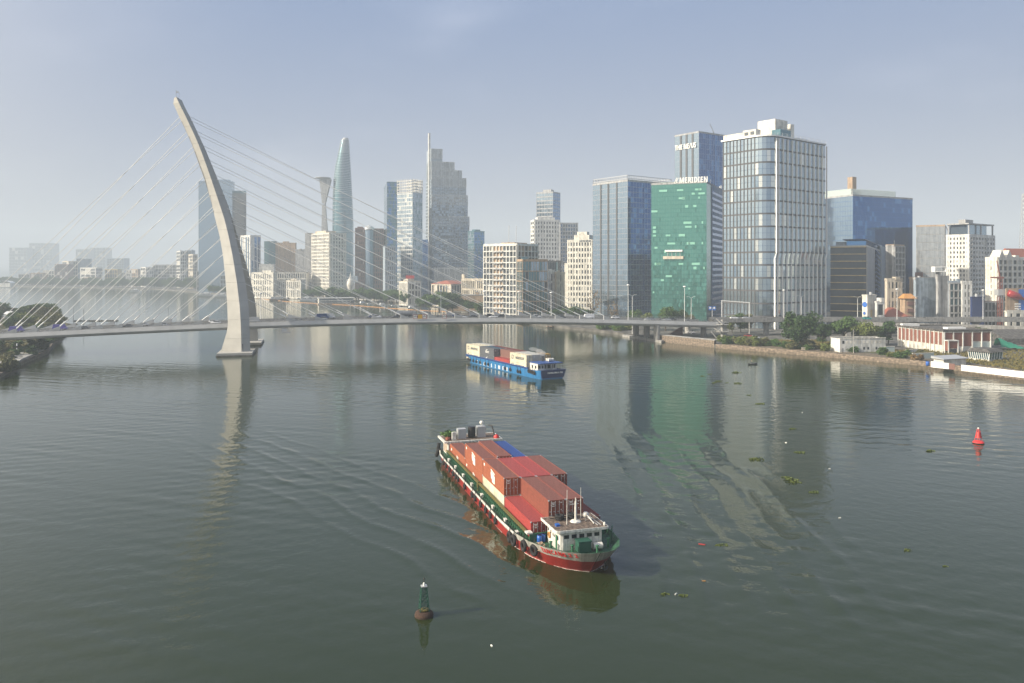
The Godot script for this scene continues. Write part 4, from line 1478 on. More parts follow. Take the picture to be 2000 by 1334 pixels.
	var hp := Vector3((633.0 - 669.0) * 0.8753, 35.4 + (527.0 - 350.0) * 0.8753, 8.0)
	s.lathe([[0.01, -1.6], [6.0, -1.4], [13.6, 0.6], [13.8, 1.6], [0.01, 1.6]], hp, 24)
	part(o, "helipad", s, mats["grey metal"])
	s = Shape.new()
	s.hexa([hp + Vector3(-1.0, -42.0, 3), hp + Vector3(4.0, -44.0, 3), hp + Vector3(4.0, -44.0, -3), hp + Vector3(-1.0, -42.0, -3)], [hp + Vector3(-5.0, -1.2, 5), hp + Vector3(14.0, -1.2, 5), hp + Vector3(14.0, -1.2, -5), hp + Vector3(-5.0, -1.2, -5)])
	part(o, "helipad_bracket", s, mats["grey wall"])
	s = Shape.new()
	s.hexa([hp + Vector3(-2.0, -90.0, 3), hp + Vector3(8.0, -90.0, 3), hp + Vector3(8.0, -90.0, -3), hp + Vector3(-2.0, -90.0, -3)], [hp + Vector3(-1.0, -44.0, 2.4), hp + Vector3(4.4, -44.0, 2.4), hp + Vector3(4.4, -44.0, -2.4), hp + Vector3(-1.0, -44.0, -2.4)])
	part(o, "bracket_shaft", s, mats["grey wall"])
	# riverfront hotel, lit side and shaded side
	wd = [Vector3(-247.52, 1.6, -1076.38), 0.733, 24.47, 48.96]
	h = 83.31
	o = block("riverfront_hotel", "cream riverfront hotel with a dense grid of balconies and a stepped attic", Vector3(-247.52, 1.6, -1076.38), 0.733, 24.47, 48.96, h, "cream wall", {"left": {"rows": 18, "cols": 14, "glass": ["window grey", "curtain"], "mull": 1.3, "span": 1.7, "deep": 0.8}, "front": {"rows": 18, "cols": 6, "glass": ["window grey", "window dark"], "mull": 2.2, "span": 1.6, "deep": 0.8}}, {"frame": "ivory wall", "plant": [[-0.1, -0.1, 0.6, 0.6, 4.0]]})
	block("grey_block", "grey apartment slab with square windows behind the riverfront hotel", Vector3(-277.38, 1.6, -1088.56), 0.052, 9.69, -3.38, 84.44, "grey wall", {"front": punched(17, 4, 1.0, 1.9)}, {})
	block("apartment_block", "tall pinkish apartment block with dotted windows and a dark central strip", Vector3(-339.76, 1.6, -1197.62), 0.052, 29.7, -6.32, 74.73, "tan wall", {"front": punched(16, 9, 1.4, 1.9)}, {"frame": "grey wall", "plant": [[0, 0, 0.3, 0.4, 3.0]]})
	block("green_block", "squat teal glass office behind the arcaded riverside buildings", Vector3(-381.47, 1.6, -1258.94), 0.052, 19.16, -3.14, 79.13, "teal glass", {"front": curtain(15, 8, ["teal glass", "green glass"])}, {"frame": "grey wall"})
	block("grey_block", "blank grey slab standing next to the pinkish apartment block", Vector3(-304.51, 1.6, -1148.7), 0.052, 14.6, -3.37, 63.48, "grey wall", {"front": punched(13, 2, 6.0, 2.2)}, {})
	o = block("striped_tower", "white and blue striped office tower beside the bridge pylon", Vector3(-389.35, 1.6, -1186.55), 0.785, 16.17, 30.64, 85.03, "white wall", {"left": {"rows": 1, "cols": 4, "glass": ["grey glass"], "mull": 2.4, "span": 3.0, "deep": 0.5}, "front": {"rows": 1, "cols": 3, "glass": ["blue glass", "deep blue glass"], "mull": 1.6, "span": 3.0, "deep": 0.5}}, {})
	# tall unfinished tower pair
	wd = [Vector3(-461.71, 1.6, -1245.68), 0.105, 50.65, -14.01]
	h = 171.97
	o = block("unfinished_tower", "tall grey-blue tower with a bare lattice strip down its side", Vector3(-461.71, 1.6, -1245.68), 0.105, 50.65, -14.01, h, "grey glass", {"left": curtain(42, 6, ["teal glass", "grey glass"]), "front": curtain(42, 14, ["grey glass", "teal glass", "grey glass"], {"x0": 8.5, "span": 1.2})}, {"frame": "steel", "plant": [[0.1, 0, 0.6, 0.5, 4.0]]})
	s = Shape.new()
	for j in 42:
		s.box(Vector3(-wd[2] / 2 + 4.2, h * j / 42.0, wd[3] / 2 + 0.4), Vector3(8.0, 0.9, 0.8))
	for i in 4:
		s.box(Vector3(-wd[2] / 2 + 0.8 + i * 2.3, h / 2, wd[3] / 2 + 0.5), Vector3(0.7, h, 0.8))
	part(o, "lattice_strip", s, mats["white wall"])
	wd = [Vector3(-433.5, 1.6, -1269.13), 0.052, 19.28, -2.75]
	h = 157.01
	o = block("frame_tower", "bare concrete frame tower with green-netted top behind the bridge pylon", Vector3(-433.5, 1.6, -1269.13), 0.052, 19.28, -2.75, h, "dark grey", {"front": {"rows": 34, "cols": 6, "glass": ["window grey", "frosted glass", "white wall"], "mull": 0.7, "span": 1.0, "deep": 0.8}}, {"frame": "grey wall", "roof": "teal glass", "plant": [[0, 0, 1.0, 0.9, 4.0]], "plant_wall": "teal glass"})

func far_city() -> void:
	# colonial fronts on the far quay
	var o := block("arcaded_building", "cream colonial riverside building with a rounded corner block", Vector3(-317.45, 1.6, -1020.34), 1.152, 6.72, 35.76, 30.86, "ivory wall", {"front": punched(4, 4, 1.2, 1.8), "left": punched(4, 10, 2.2, 2.2)}, {"plant": [[-0.38, 0.2, 0.2, 0.4, 3.5]]})
	var s := Shape.new()
	o = block("pediment_building", "cream colonial building with columns under a small pediment", Vector3(-282.15, 1.6, -1015.98), 1.152, 7.01, 38.25, 21.19, "ivory wall", {"left": punched(2, 12, 1.7, 2.2), "front": punched(2, 4, 1.2, 1.6)}, {"roof": "weathered roof"})
	var wd := [Vector3(-282.15, 1.6, -1015.98), 1.152, 7.01, 38.25]
	var hp := 21.84
	s.hexa([Vector3(-wd[2] / 2 - 1, hp, wd[3] * 0.05), Vector3(-wd[2] / 2 - 1, hp, wd[3] * 0.4), Vector3(-wd[2] / 2 + 2, hp, wd[3] * 0.4), Vector3(-wd[2] / 2 + 2, hp, wd[3] * 0.05)], [Vector3(-wd[2] / 2 - 1, hp + 3.2, wd[3] * 0.22), Vector3(-wd[2] / 2 - 1, hp + 3.2, wd[3] * 0.23), Vector3(-wd[2] / 2 + 2, hp + 3.2, wd[3] * 0.23), Vector3(-wd[2] / 2 + 2, hp + 3.2, wd[3] * 0.22)])
	part(o, "pediment", s, mats["cream wall"])
	block("long_building", "long low beige building behind the colonial riverside fronts", Vector3(-294.99, 1.6, -1069.98), 0.070, 40.97, 20, 31.31, "ivory wall", {"front": punched(4, 14, 1.2, 1.7)}, {"roof": "weathered roof"})
	block("white_block", "plain white box building above the rounded colonial corner", Vector3(-335.23, 1.6, -1091.64), 0.175, 19.1, -20.34, 41.76, "white wall", {"front": punched(5, 5, 3.0, 2.0)}, {})
	block("grey_terrace", "low striped grey terrace beside the bridge pylon on the far bank", Vector3(-356.07, 1.6, -1089.98), 0.070, 16.7, 20, 22.91, "grey wall", {"front": punched(3, 7, 0.8, 1.8)}, {})
	# yellow ribbed house, red roofed villa, long cream range
	o = block("yellow_house", "narrow pale yellow building with vertical ribs and a red roof hoarding", Vector3(-103.68, 1.6, -810.84), 0.838, 17.04, 13.48, 22.55, "cream wall", {"left": {"rows": 1, "cols": 7, "glass": ["window grey"], "mull": 0.9, "span": 1.2, "deep": 0.5}, "front": punched(3, 4, 1.6, 2.2)}, {"frame": "ivory wall", "plant": [[-0.1, 0.0, 0.5, 0.5, 3.4]]})
	s = Shape.new()
	s.box(Vector3(-1.0, 22.55 + 5.6, 1.0), Vector3(8.6, 3.2, 0.5), Basis(Vector3.UP, -0.8))
	part(o, "roof_hoarding", s, mats["car red"])
	wd = [Vector3(-60.65, 1.6, -789.15), 0.785, 24.6, 29.58]
	o = block("red_roof_villa", "cream arcaded villa under a low red tiled hip roof", Vector3(-60.65, 1.6, -789.15), 0.785, 24.6, 29.58, 21.05, "cream wall", {"left": punched(2, 7, 1.1, 1.5), "front": punched(2, 7, 1.1, 1.5)}, {"rim": 0.2})
	s = Shape.new()
	var hv := 21.05 + 0.5
	s.hexa([Vector3(-wd[2] / 2 - 0.8, hv, wd[3] / 2 + 0.8), Vector3(wd[2] / 2 + 0.8, hv, wd[3] / 2 + 0.8), Vector3(wd[2] / 2 + 0.8, hv, -wd[3] / 2 - 0.8), Vector3(-wd[2] / 2 - 0.8, hv, -wd[3] / 2 - 0.8)], [Vector3(-wd[2] / 4, hv + 3.4, 1), Vector3(wd[2] / 4, hv + 3.4, 1), Vector3(wd[2] / 4, hv + 3.4, -1), Vector3(-wd[2] / 4, hv + 3.4, -1)])
	part(o, "hip_roof", s, mats["roof tile"])
	o = block("long_range", "long cream two-storey range with a short clock-like turret by the white gridded apartments", Vector3(-34.87, 1.6, -742.77), 1.187, 7.04, 24.05, 25.95, "cream wall", {"left": punched(3, 12, 0.9, 1.6)}, {"plant": [[-0.2, -0.44, 0.4, 0.12, 5.0]]})
	block("river_wall_house", "low tan shed with a pale flat roof below the red-roofed villa", Vector3(-41.15, 1.6, -694.99), 0.070, 32.01, 10, 13.23, "tan wall", {}, {"roof": "grey wall", "rim": 0.3})
	# lotus bulb water tower
	o = thing("bulb_tower", "small white bulb-shaped tower among trees below the granite offices", "tower", Vector3(-195.67, 1.6, -965))
	s = Shape.new()
	s.lathe([[1.6, 0.0], [1.3, 9.0], [2.6, 12.0], [4.4, 16.5], [4.2, 20.0], [2.4, 24.0], [0.9, 27.0], [0.3, 31.0], [0.01, 33.0]], Vector3.ZERO, 14)
	part(o, "bulb", s, mats["ivory wall"])
	s = Shape.new()
	s.box(Vector3(3.5, 24.0, -8.0), Vector3(7.5, 8.0, 4.0))
	part(o, "blue_tank", s, mats["blue grey wall"])
	# hazy left part of the skyline
	var far := [
		[Vector3(-2356.68, 1.6, -3830), 0.000, 83.03, 60, 140.41, "grey wall", "faint pale tower block beside a taller twin far in the haze", 10, 6],
		[Vector3(-2277.59, 1.6, -3880), 0.000, 111.34, 60, 164.06, "grey wall", "faint broad tower block, tallest of the far hazy pair", 12, 8],
		[Vector3(-1943.44, 1.6, -3630), 0.000, 55.53, 60, 127.94, "grey wall", "faint slim tower block abutting a wider one far in the haze", 10, 6],
		[Vector3(-1930.85, 1.6, -3730), 0.000, 85.6, 60, 137.65, "grey wall", "faint wide tower block abutting a slim one far in the haze", 10, 6],
		[Vector3(-1343.93, 1.6, -2720), 0.000, 57.26, 40, 73.57, "blue grey wall", "blue-grey mid-rise half lost in haze across the river", 9, 7],
		[Vector3(-995.94, 1.6, -1772), 0.000, 28.28, 24, 46.71, "brown granite", "brown riverside block on the hazy far bank", 6, 5],
		[Vector3(-1015.85, 1.6, -1831.25), 0.698, 18.65, 65.94, 53.91, "cream wall", "cream corner block on the hazy far bank", 7, 4],
		[Vector3(-988.32, 1.6, -1841.07), 0.349, 23.48, -48.85, 59.31, "blue grey wall", "blue-grey block with a pitched top on the hazy far bank", 8, 5],
		[Vector3(-919.02, 1.6, -1740.51), 1.047, 15.2, 55.72, 38.72, "white wall", "white block with stacked balcony stripes on the hazy far bank", 6, 5],
		[Vector3(-875.59, 1.6, -1750), 0.000, 26.84, 20, 35.4, "ochre wall", "yellow villa block on the hazy far bank", 4, 5],
		[Vector3(-817.22, 1.6, -1709), 0.000, 10.93, 18, 34.31, "white wall", "slim white house on the hazy far bank", 5, 3],
		[Vector3(-802.2, 1.6, -1698.23), 1.047, 6.01, 22.52, 35.4, "tan wall", "tan house beside slim white neighbours on the far bank", 5, 3],
		[Vector3(-758.01, 1.6, -1655.32), 0.785, 15.42, 27.91, 39.62, "white wall", "white twin-gabled block on the hazy far bank", 6, 4],
		[Vector3(-722.25, 1.6, -1672), 0.000, 53.34, 24, 45, "grey wall", "long grey block with rooftop huts on the hazy far bank", 7, 9],
		[Vector3(-657.75, 1.6, -1585.25), 0.524, 11.24, 51.81, 71.49, "white wall", "white upright block beside the unfinished tower", 11, 3],
		[Vector3(-641.75, 1.6, -1589), 0.000, 12.19, 18, 72.97, "blue grey wall", "dull blue upright block beside the unfinished tower", 11, 4],
		[Vector3(-605.73, 1.6, -1512.75), 0.698, 8.51, 26.16, 63.36, "cream wall", "cream striped upright block next to the unfinished tower", 10, 3],
		[Vector3(-502.6, 1.6, -1342), 0.000, 47.87, 24, 32.84, "grey wall", "low grey sheds at the unfinished tower's foot", 4, 8],
		[Vector3(-894.42, 1.6, -1700), 0.000, 24.98, 20, 18.02, "tan wall", "small tan riverside house below the striped white block", 2, 4],
		[Vector3(-1073.52, 1.6, -1810), 0.000, 27.76, 20, 27.3, "tan wall", "small low house near the river bend on the far bank", 3, 4],
		[Vector3(-1064.36, 1.6, -1840), 0.000, 25.87, 20, 33.05, "ivory wall", "small pale house near the river bend on the far bank", 4, 4],
		[Vector3(-1133.07, 1.6, -1860), 0.000, 26.16, 20, 24.7, "grey wall", "small grey house near the river bend on the far bank", 3, 4],
		[Vector3(-881.49, 1.6, -1810), 0.000, 18.51, 20, 28.46, "grey wall", "small grey house behind the yellow villa block", 4, 3],
		[Vector3(-434.77, 1.6, -1242), 0.000, 31.62, 24, 26.7, "blue grey wall", "low blue-grey building behind the pylon on the far bank", 4, 7]]
	for q in far:
		block("far_building", q[6], q[0], q[1], q[2], q[3], q[4], q[5], {"front": punched(q[7], q[8], 1.0, 1.4), "left": punched(q[7], 3, 1.6, 1.4)}, {"group": "buildings on the hazy far bank"})
	# white boathouse with a curved roof near the bend
	o = thing("boathouse", "white river hall with a curved roof at the far bend", "building", Vector3(-1045.55, 1.6, -1640))
	s = Shape.new()
	s.box(Vector3(0, 4.0, 0), Vector3(34, 8, 14))
	part(o, "wall", s, mats["white wall"])
	s = Shape.new()
	var rows := []
	for i in 9:
		var t := PI * i / 8.0
		rows.append(PackedVector3Array([Vector3(-cos(t) * 18.0, 8.0 + sin(t) * 5.0, 8.0), Vector3(-cos(t) * 18.0, 8.0 + sin(t) * 5.0, -8.0)]))
	s.loft(rows, false)
	part(o, "roof", s, mats["white metal"])


func low_city() -> void:
	# walk-ups behind the flyover
	block("grey_walkup", "pale blue-grey walk-up with a long blank wall behind the elevated road", Vector3(256.55, 1.6, -494.04), 0.140, 15.19, 1.98, 29.39, "blue grey wall", {"front": punched(5, 8, 2.0, 2.2, {"pieces": true})}, {"roof": "grey wall"})
	block("grey_walkup", "blank grey stair block joined to the pale blue-grey walk-up", Vector3(263.29, 1.6, -487.43), 0.140, 7.18, 1.88, 29.78, "grey wall", {"front": punched(4, 2, 4.0, 4.2)}, {})
	block("cream_walkup", "cream walk-up with dark windows beside the dark office", Vector3(231.6, 1.6, -483.72), 0.140, 10.08, 2.06, 28.89, "cream wall", {"front": punched(5, 4, 1.2, 2.0, {"pieces": true})}, {})
	block("tan_house", "tan house with a dark awning behind the orange pagoda roof", Vector3(257.62, 1.6, -506.45), 0.140, 9.9, 1.54, 29.56, "tan wall", {"front": punched(4, 3, 3.0, 2.4)}, {"plant": [[0.1, 0.2, 0.5, 0.5, 4.0]], "plant_wall": "brown granite"})
	block("balcony_house", "narrow grey house with a stack of curved balconies behind the elevated road", Vector3(270.65, 1.6, -486.87), 0.087, 8.58, 0.99, 27.28, "blue grey wall", {"front": {"rows": 6, "cols": 3, "glass": ["window dark", "teal glass"], "mull": 0.5, "span": 0.9, "deep": 1.0}}, {"frame": "grey wall"})
	block("white_walkup", "white walk-up with two columns of windows behind the elevated road", Vector3(274.2, 1.6, -480.74), 0.087, 6.2, 0.95, 27.38, "white wall", {"front": punched(6, 2, 1.5, 1.8, {"pieces": true})}, {})
	block("blue_shed", "deep blue sheeted building next to the white walk-up", Vector3(279.69, 1.6, -479.04), 0.087, 7.81, 1.4, 18.81, "navy hull", {}, {"rim": 0.2})
	block("dim_house", "shaded grey shop row beneath the gabled hotel", Vector3(292.73, 1.6, -483.54), 0.087, 14.47, 1.84, 15.88, "grey wall", {"front": punched(3, 6, 0.6, 1.0)}, {"roof": "roof tile", "rim": 0.3})
	# muralled houses
	var o := block("mural_house", "white house with a blue and green mural on its narrow side", Vector3(208.85, 1.6, -465.56), 0.524, 8.39, 3.37, 20.26, "ivory wall", {}, {"rim": 0.4})
	var wd := [Vector3(208.85, 1.6, -465.56), 0.524, 8.39, 3.37]
	var F := side_of("left", wd[2], wd[3])
	var hm := 20.26
	var k := 0
	for q in [["sign blue", 0.5, 0.75, 0.98, 0.5], ["car teal", 0.35, 0.35, 0.6, 0.4], ["hyacinth", 0.7, 0.2, 0.4, 0.3], ["barrel blue", 0.45, 0.5, 0.55, 0.35]]:
		var s := Shape.new()
		s.lathe([[0.01, 0.0], [F[3] * q[3] * 0.5, 0.04], [F[3] * q[3] * 0.45, 0.08], [0.01, 0.08]], F[0] + F[1] * F[3] * q[1] + Vector3(0, hm * q[2], 0) + F[2] * (0.02 + 0.03 * k), 12, Basis(Vector3(0, 0, 1), Vector3.LEFT, Vector3(0, -1, 0)))
		part(o, "mural_patch", s, mats[q[0]])
		k += 1
	F = side_of("front", wd[2], wd[3])
	var s := Shape.new()
	s.box(F[0] + F[1] * F[3] * 0.45 + Vector3(0, hm * 0.42, 0) + F[2] * 0.03, Vector3(F[3] * 0.2, hm * 0.35, 0.06))
	part(o, "wall_inscription", s, mats["ochre wall"])
	block("white_annex", "small white annex with two dark openings beside the mural house", Vector3(212.76, 1.6, -461.08), 0.140, 4.79, 1.5, 16.48, "white wall", {"front": punched(2, 1, 0.8, 2.0)}, {"rim": 0.4})
	# red hip roof
	o = thing("red_roof_house", "house with a broad red hip roof behind the elevated road", "house", Vector3(227.45, 1.6, -470))
	var rw := 8.61
	var ry := 6.4
	s = Shape.new()
	s.box(Vector3(0, ry / 2, -5), Vector3(rw * 1.8, ry, 12))
	part(o, "wall", s, mats["cream wall"])
	s = Shape.new()
	s.hexa([Vector3(-rw, ry, 3), Vector3(rw, ry, 3), Vector3(rw, ry, -13), Vector3(-rw, ry, -13)], [Vector3(-rw * 0.35, ry + 6.6, -4.5), Vector3(-rw * 0.05, ry + 6.6, -4.5), Vector3(-rw * 0.05, ry + 6.6, -5.5), Vector3(-rw * 0.35, ry + 6.6, -5.5)])
	part(o, "roof", s, mats["roof tile"])
	# pagoda
	o = thing("pagoda_house", "small open tower house topped by an orange pagoda roof", "house", Vector3(237.08, 1.6, -476))
	var py := 18.27
	s = Shape.new()
	s.box(Vector3(0.8, py / 2, -3), Vector3(6.2, py, 6))
	part(o, "wall", s, mats["tan wall"])
	for j in 3:
		s = Shape.new()
		s.box(Vector3(1.2, py - 3.0 - j * 4.2, 0.6), Vector3(4.4, 2.2, 1.4))
		part(o, "balcony", s, mats["brown granite"])
	s = Shape.new()
	s.hexa([Vector3(-3.6, py, 1.4), Vector3(4.4, py, 1.4), Vector3(4.4, py, -6.4), Vector3(-3.6, py, -6.4)], [Vector3(-1.6, py + 2.8, -1.8), Vector3(2.2, py + 2.8, -1.8), Vector3(2.2, py + 2.8, -3.4), Vector3(-1.6, py + 2.8, -3.4)])
	part(o, "pagoda_roof", s, mats["orange tile"])
	# advertising hoarding on a cream building
	wd = [Vector3(303.72, 1.6, -472.1), 0.105, 24.17, 1.68]
	o = block("hoarding_building", "low cream building under a large painted hoarding with a red bottle", Vector3(303.72, 1.6, -472.1), 0.105, 24.17, 1.68, 10.63, "ivory wall", {"front": punched(1, 5, 2.2, 2.0)}, {"rim": 0.3})
	var hb := 10.63
	var hw: float = wd[2]
	s = Shape.new()
	s.box(Vector3(0, hb + 7.2, wd[3] / 2 - 0.6), Vector3(hw, 13.4, 0.5))
	var board := part(o, "hoarding", s, mats["tan wall"])
	s = Shape.new()
	s.box(Vector3(hw * 0.16, hb + 7.0, wd[3] / 2 - 0.3), Vector3(hw * 0.66, 12.6, 0.1))
	part(board, "blue_field", s, mats["sign blue"])
	s = Shape.new()
	s.lathe([[0.01, -5.2], [2.0, -5.0], [2.2, -1.5], [2.1, 1.6], [1.0, 3.4], [0.7, 5.2], [0.9, 5.4], [0.01, 5.6]], Vector3(-hw * 0.27, hb + 9.4, wd[3] / 2 + 0.5), 14, Basis(Vector3(0, 0, 1), -0.95 - PI / 2 + 0.6))
	part(board, "painted_bottle", s, mats["car red"])
	s = Shape.new()
	for j in 3:
		s.box(Vector3(-hw * 0.20, hb + 4.6 - j * 1.4, wd[3] / 2 - 0.2), Vector3(hw * 0.16, 0.7, 0.1))
	part(board, "slogan_line", s, mats["lettering white"])
	# boxy white roof frame
	o = thing("roof_box_frame", "white open box frame on a roof before the grey finned tower", "frame", Vector3(261.56, 35.75, -488))
	s = Shape.new()
	for q in [[0, 0.2, 7.2, 0.5], [0, 3.0, 7.2, 0.5], [-3.4, 1.6, 0.5, 2.4], [3.4, 1.6, 0.5, 2.4]]:
		s.box(Vector3(q[0], q[1], 0), Vector3(q[2], q[3], 4.0))
	part(o, "frame", s, mats["white metal"])
	s = Shape.new()
	s.box(Vector3(0, -3.2, -1.0), Vector3(2.0, 6.4, 2.0))
	part(o, "support", s, mats["grey wall"])
	# tower crane mast, rusty, by the hoarding
	o = thing("rusty_crane", "rust-brown crane mast with a grey cab before the gabled hotel", "crane", Vector3(290.31, 1.6, -474))
	s = Shape.new()
	var cy := 31.44
	for q in [[-1, -1], [1, -1], [1, 1], [-1, 1]]:
		s.beam(Vector3(q[0] * 0.9, 0, q[1] * 0.9), Vector3(q[0] * 0.9, cy, q[1] * 0.9), 0.25, 0.25)
	for j in 12:
		s.beam(Vector3(-0.9, cy * j / 12.0, 0.9), Vector3(0.9, cy * (j + 1) / 12.0, 0.9), 0.16, 0.16)
		s.beam(Vector3(-0.9, cy * j / 12.0, -0.9), Vector3(-0.9, cy * (j + 1) / 12.0, 0.9), 0.16, 0.16)
	part(o, "mast", s, mats["rust box"])
	s = Shape.new()
	s.box(Vector3(0, cy * 0.70, 0), Vector3(4.4, 3.6, 4.0))
	part(o, "cab", s, mats["grey metal"])
	s = Shape.new()
	s.beam(Vector3(-5.5, cy - 0.6, 0), Vector3(2.4, cy - 0.8, 0), 0.9, 0.9)
	part(o, "counter_jib", s, mats["rust box"])
	s = Shape.new()
	s.beam(Vector3(0, cy, 0), Vector3(-1.8, cy + 9.5, 0), 0.5, 0.5)
	part(o, "jib", s, mats["rust box"])

# ---------------------------------------------------------------- containers and barges

func corrugated(l: float, h: float) -> Shape:   # an upright sheet in the x-y plane, facing +z, ribs upright
	var s := Shape.new()
	var n := int(l / 0.30)
	var p := l / n
	for i in n:
		var x := -l / 2 + i * p
		var xs := [x, x + p * 0.32, x + p * 0.5, x + p * 0.82, x + p]
		var zs := [0.0, 0.0, -0.05, -0.05, 0.0]
		for k in 4:
			s.quad(Vector3(xs[k], 0, zs[k]), Vector3(xs[k + 1], 0, zs[k + 1]), Vector3(xs[k + 1], h, zs[k + 1]), Vector3(xs[k], h, zs[k]))
	return s


func sheet(key: String, l: float, h: float) -> Mesh:
	var k := "%s %.2f %.2f" % [key, l, h]
	if not cache.has(k):
		cache[k] = corrugated(l, h).mesh()
	return cache[k]


# A freight container with its doors at +x.
func container(at: Vector3, yaw: float, paint: String, label: String, group: String, l := 12.19, h := 2.59) -> Node3D:
	var o := thing("freight_container", label, "container", at, yaw, group)
	var w := 2.44
	var m: Material = mats[paint]
	for side in [1.0, -1.0]:
		var wall := part(o, "side_wall", sheet("side", l - 0.3, h - 0.3), m)
		wall.transform = Transform3D(Basis(Vector3.UP, 0.0 if side > 0 else PI), Vector3(0, 0.15, side * (w / 2 - 0.03)))
	var roof := part(o, "roof", sheet("roof", l - 0.2, w - 0.2), mats[{"orange box": "dusty box", "rust box": "dusty box", "red box": "dusty red box"}.get(paint, paint)])
	roof.transform = Transform3D(Basis(Vector3(1, 0, 0), Vector3(0, 0, -1), Vector3(0, 1, 0)), Vector3(0, h - 0.02, w / 2 - 0.1))
	var back := part(o, "end_wall", sheet("end", w - 0.3, h - 0.3), m)
	back.transform = Transform3D(Basis(Vector3.UP, -PI / 2), Vector3(-l / 2 + 0.04, 0.15, 0))
	var key := "frame %.2f %.2f" % [l, h]
	if not cache.has(key):
		var s := Shape.new()
		for x in [-1.0, 1.0]:
			for z in [-1.0, 1.0]:
				s.box(Vector3(x * (l / 2 - 0.09), h / 2, z * (w / 2 - 0.09)), Vector3(0.18, h, 0.18))
			for y in [0.08, h - 0.07]:
				s.box(Vector3(x * (l / 2 - 0.09), y, 0), Vector3(0.17, 0.15, w - 0.36))
		for z in [-1.0, 1.0]:
			for y in [0.08, h - 0.06]:
				s.box(Vector3(0, y, z * (w / 2 - 0.07)), Vector3(l - 0.36, 0.13, 0.12))
		s.box(Vector3(0, 0.12, 0), Vector3(l - 0.4, 0.12, w - 0.3))
		cache[key] = s.mesh()
	part(o, "corner_frame", cache[key], m)
	key = "door %.2f" % h
	if not cache.has(key):
		var s := Shape.new()
		for z in [-0.535, 0.535]:
			s.box(Vector3(-0.05, h / 2, z), Vector3(0.06, h - 0.32, 1.04))
			for y in 3:
				s.box(Vector3(-0.01, h * (0.22 + 0.28 * y), z), Vector3(0.04, 0.34, 0.96))
		cache[key] = s.mesh()
		s = Shape.new()
		s.tube([Vector3(0.06, 0.12, 0), Vector3(0.06, h - 0.12, 0)], [0.035], 6)
		s.box(Vector3(0.05, h * 0.42, 0.12), Vector3(0.05, 0.07, 0.3))
		for y in [0.25, 0.75]:
			s.box(Vector3(0.05, h * y, 0), Vector3(0.06, 0.1, 0.14))
		cache[key + "bar"] = s.mesh()
	var door := part(o, "door", cache[key], m)
	door.position = Vector3(l / 2 - 0.02, 0, 0)
	for z in [-0.82, -0.28, 0.28, 0.82]:
		var bar := part(door, "locking_bar", cache[key + "bar"], mats["grey metal"])
		bar.position = Vector3(0, 0, z)
	# stencilled marks on the doors and the corner castings
	var t := Shape.new()
	for q in [[0.55, 0.86, 0.42], [0.55, 0.79, 0.30], [0.55, 0.70, 0.34], [-0.55, 0.86, 0.24], [-0.55, 0.5, 0.12]]:
		t.box(Vector3(l / 2 + 0.03, h * q[1], q[0]), Vector3(0.01, 0.1, q[2]))
	part(o, "stencil", t, mats["lettering white"], true)
	t = Shape.new()
	for x in [-1.0, 1.0]:
		for z in [-1.0, 1.0]:
			for y in [0.06, h - 0.06]:
				t.box(Vector3(x * (l / 2 - 0.085), y, z * (w / 2 - 0.075)), Vector3(0.2, 0.14, 0.17))
	part(o, "corner_casting", t, mats["grey metal"], true)
	return o


# Upper side mark: a white bar over three slanting strokes.
func stroke_logo(o: Node3D, face: float, x: float, y: float, k := 1.0) -> void:
	var s := Shape.new()
	var z := face * 1.235
	for q in [[-0.95, 0.75, -0.05, 0.62, 0.16], [0.05, 0.62, 0.95, 0.45, 0.16], [-0.80, 0.5, -0.55, -0.35, 0.42], [-0.30, 0.45, -0.05, -0.75, 0.42], [0.25, 0.35, 0.30, -0.8, 0.40], [0.72, 0.2, 0.75, -0.8, 0.42]]:
		s.beam(Vector3(x + q[0] * k, y + q[1] * k, z), Vector3(x + q[2] * k, y + q[3] * k, z), 0.03, q[4] * k)
	part(o, "side_logo", s, mats["lettering white"])
	s = Shape.new()
	s.box(Vector3(x - 5.0, y + 0.75, z), Vector3(0.55, 0.4, 0.02))
	part(o, "side_plate", s, mats["lettering white"])


func tyre(at: Vector3, b: Basis, big: float, label: String, group: String) -> Node3D:
	var o := thing("tyre_fender", label, "tyre", at, 0.0, group)
	o.basis = b
	var key := "tyre %.2f" % big
	if not cache.has(key):
		var s := Shape.new()
		s.ring(Vector3.ZERO, big * 0.72, big * 0.30, Basis(Vector3(1, 0, 0), PI / 2), 16, 8)
		cache[key] = s.mesh()
		s = Shape.new()
		s.beam(Vector3(-0.05, big * 0.8, 0), Vector3(-0.05, big * 0.8 + 0.9, -0.15), 0.05, 0.05)
		s.beam(Vector3(0.08, big * 0.8, 0), Vector3(0.12, big * 0.8 + 0.9, -0.15), 0.05, 0.05)
		cache[key + "rope"] = s.mesh()
	part(o, "tread", cache[key], mats["rubber"])
	part(o, "rope", cache[key + "rope"], mats["black iron"])
	return o


# rows of [x, half breadth at deck, half breadth at water, paint line, deck edge, deck]
func half_at(st: Array, x: float, k: int) -> float:
	for i in st.size() - 1:
		if x >= st[i][0] and x <= st[i + 1][0]:
			return lerpf(st[i][k], st[i + 1][k], (x - st[i][0]) / (st[i + 1][0] - st[i][0]))
	return st[0][k] if x < st[0][0] else st[-1][k]


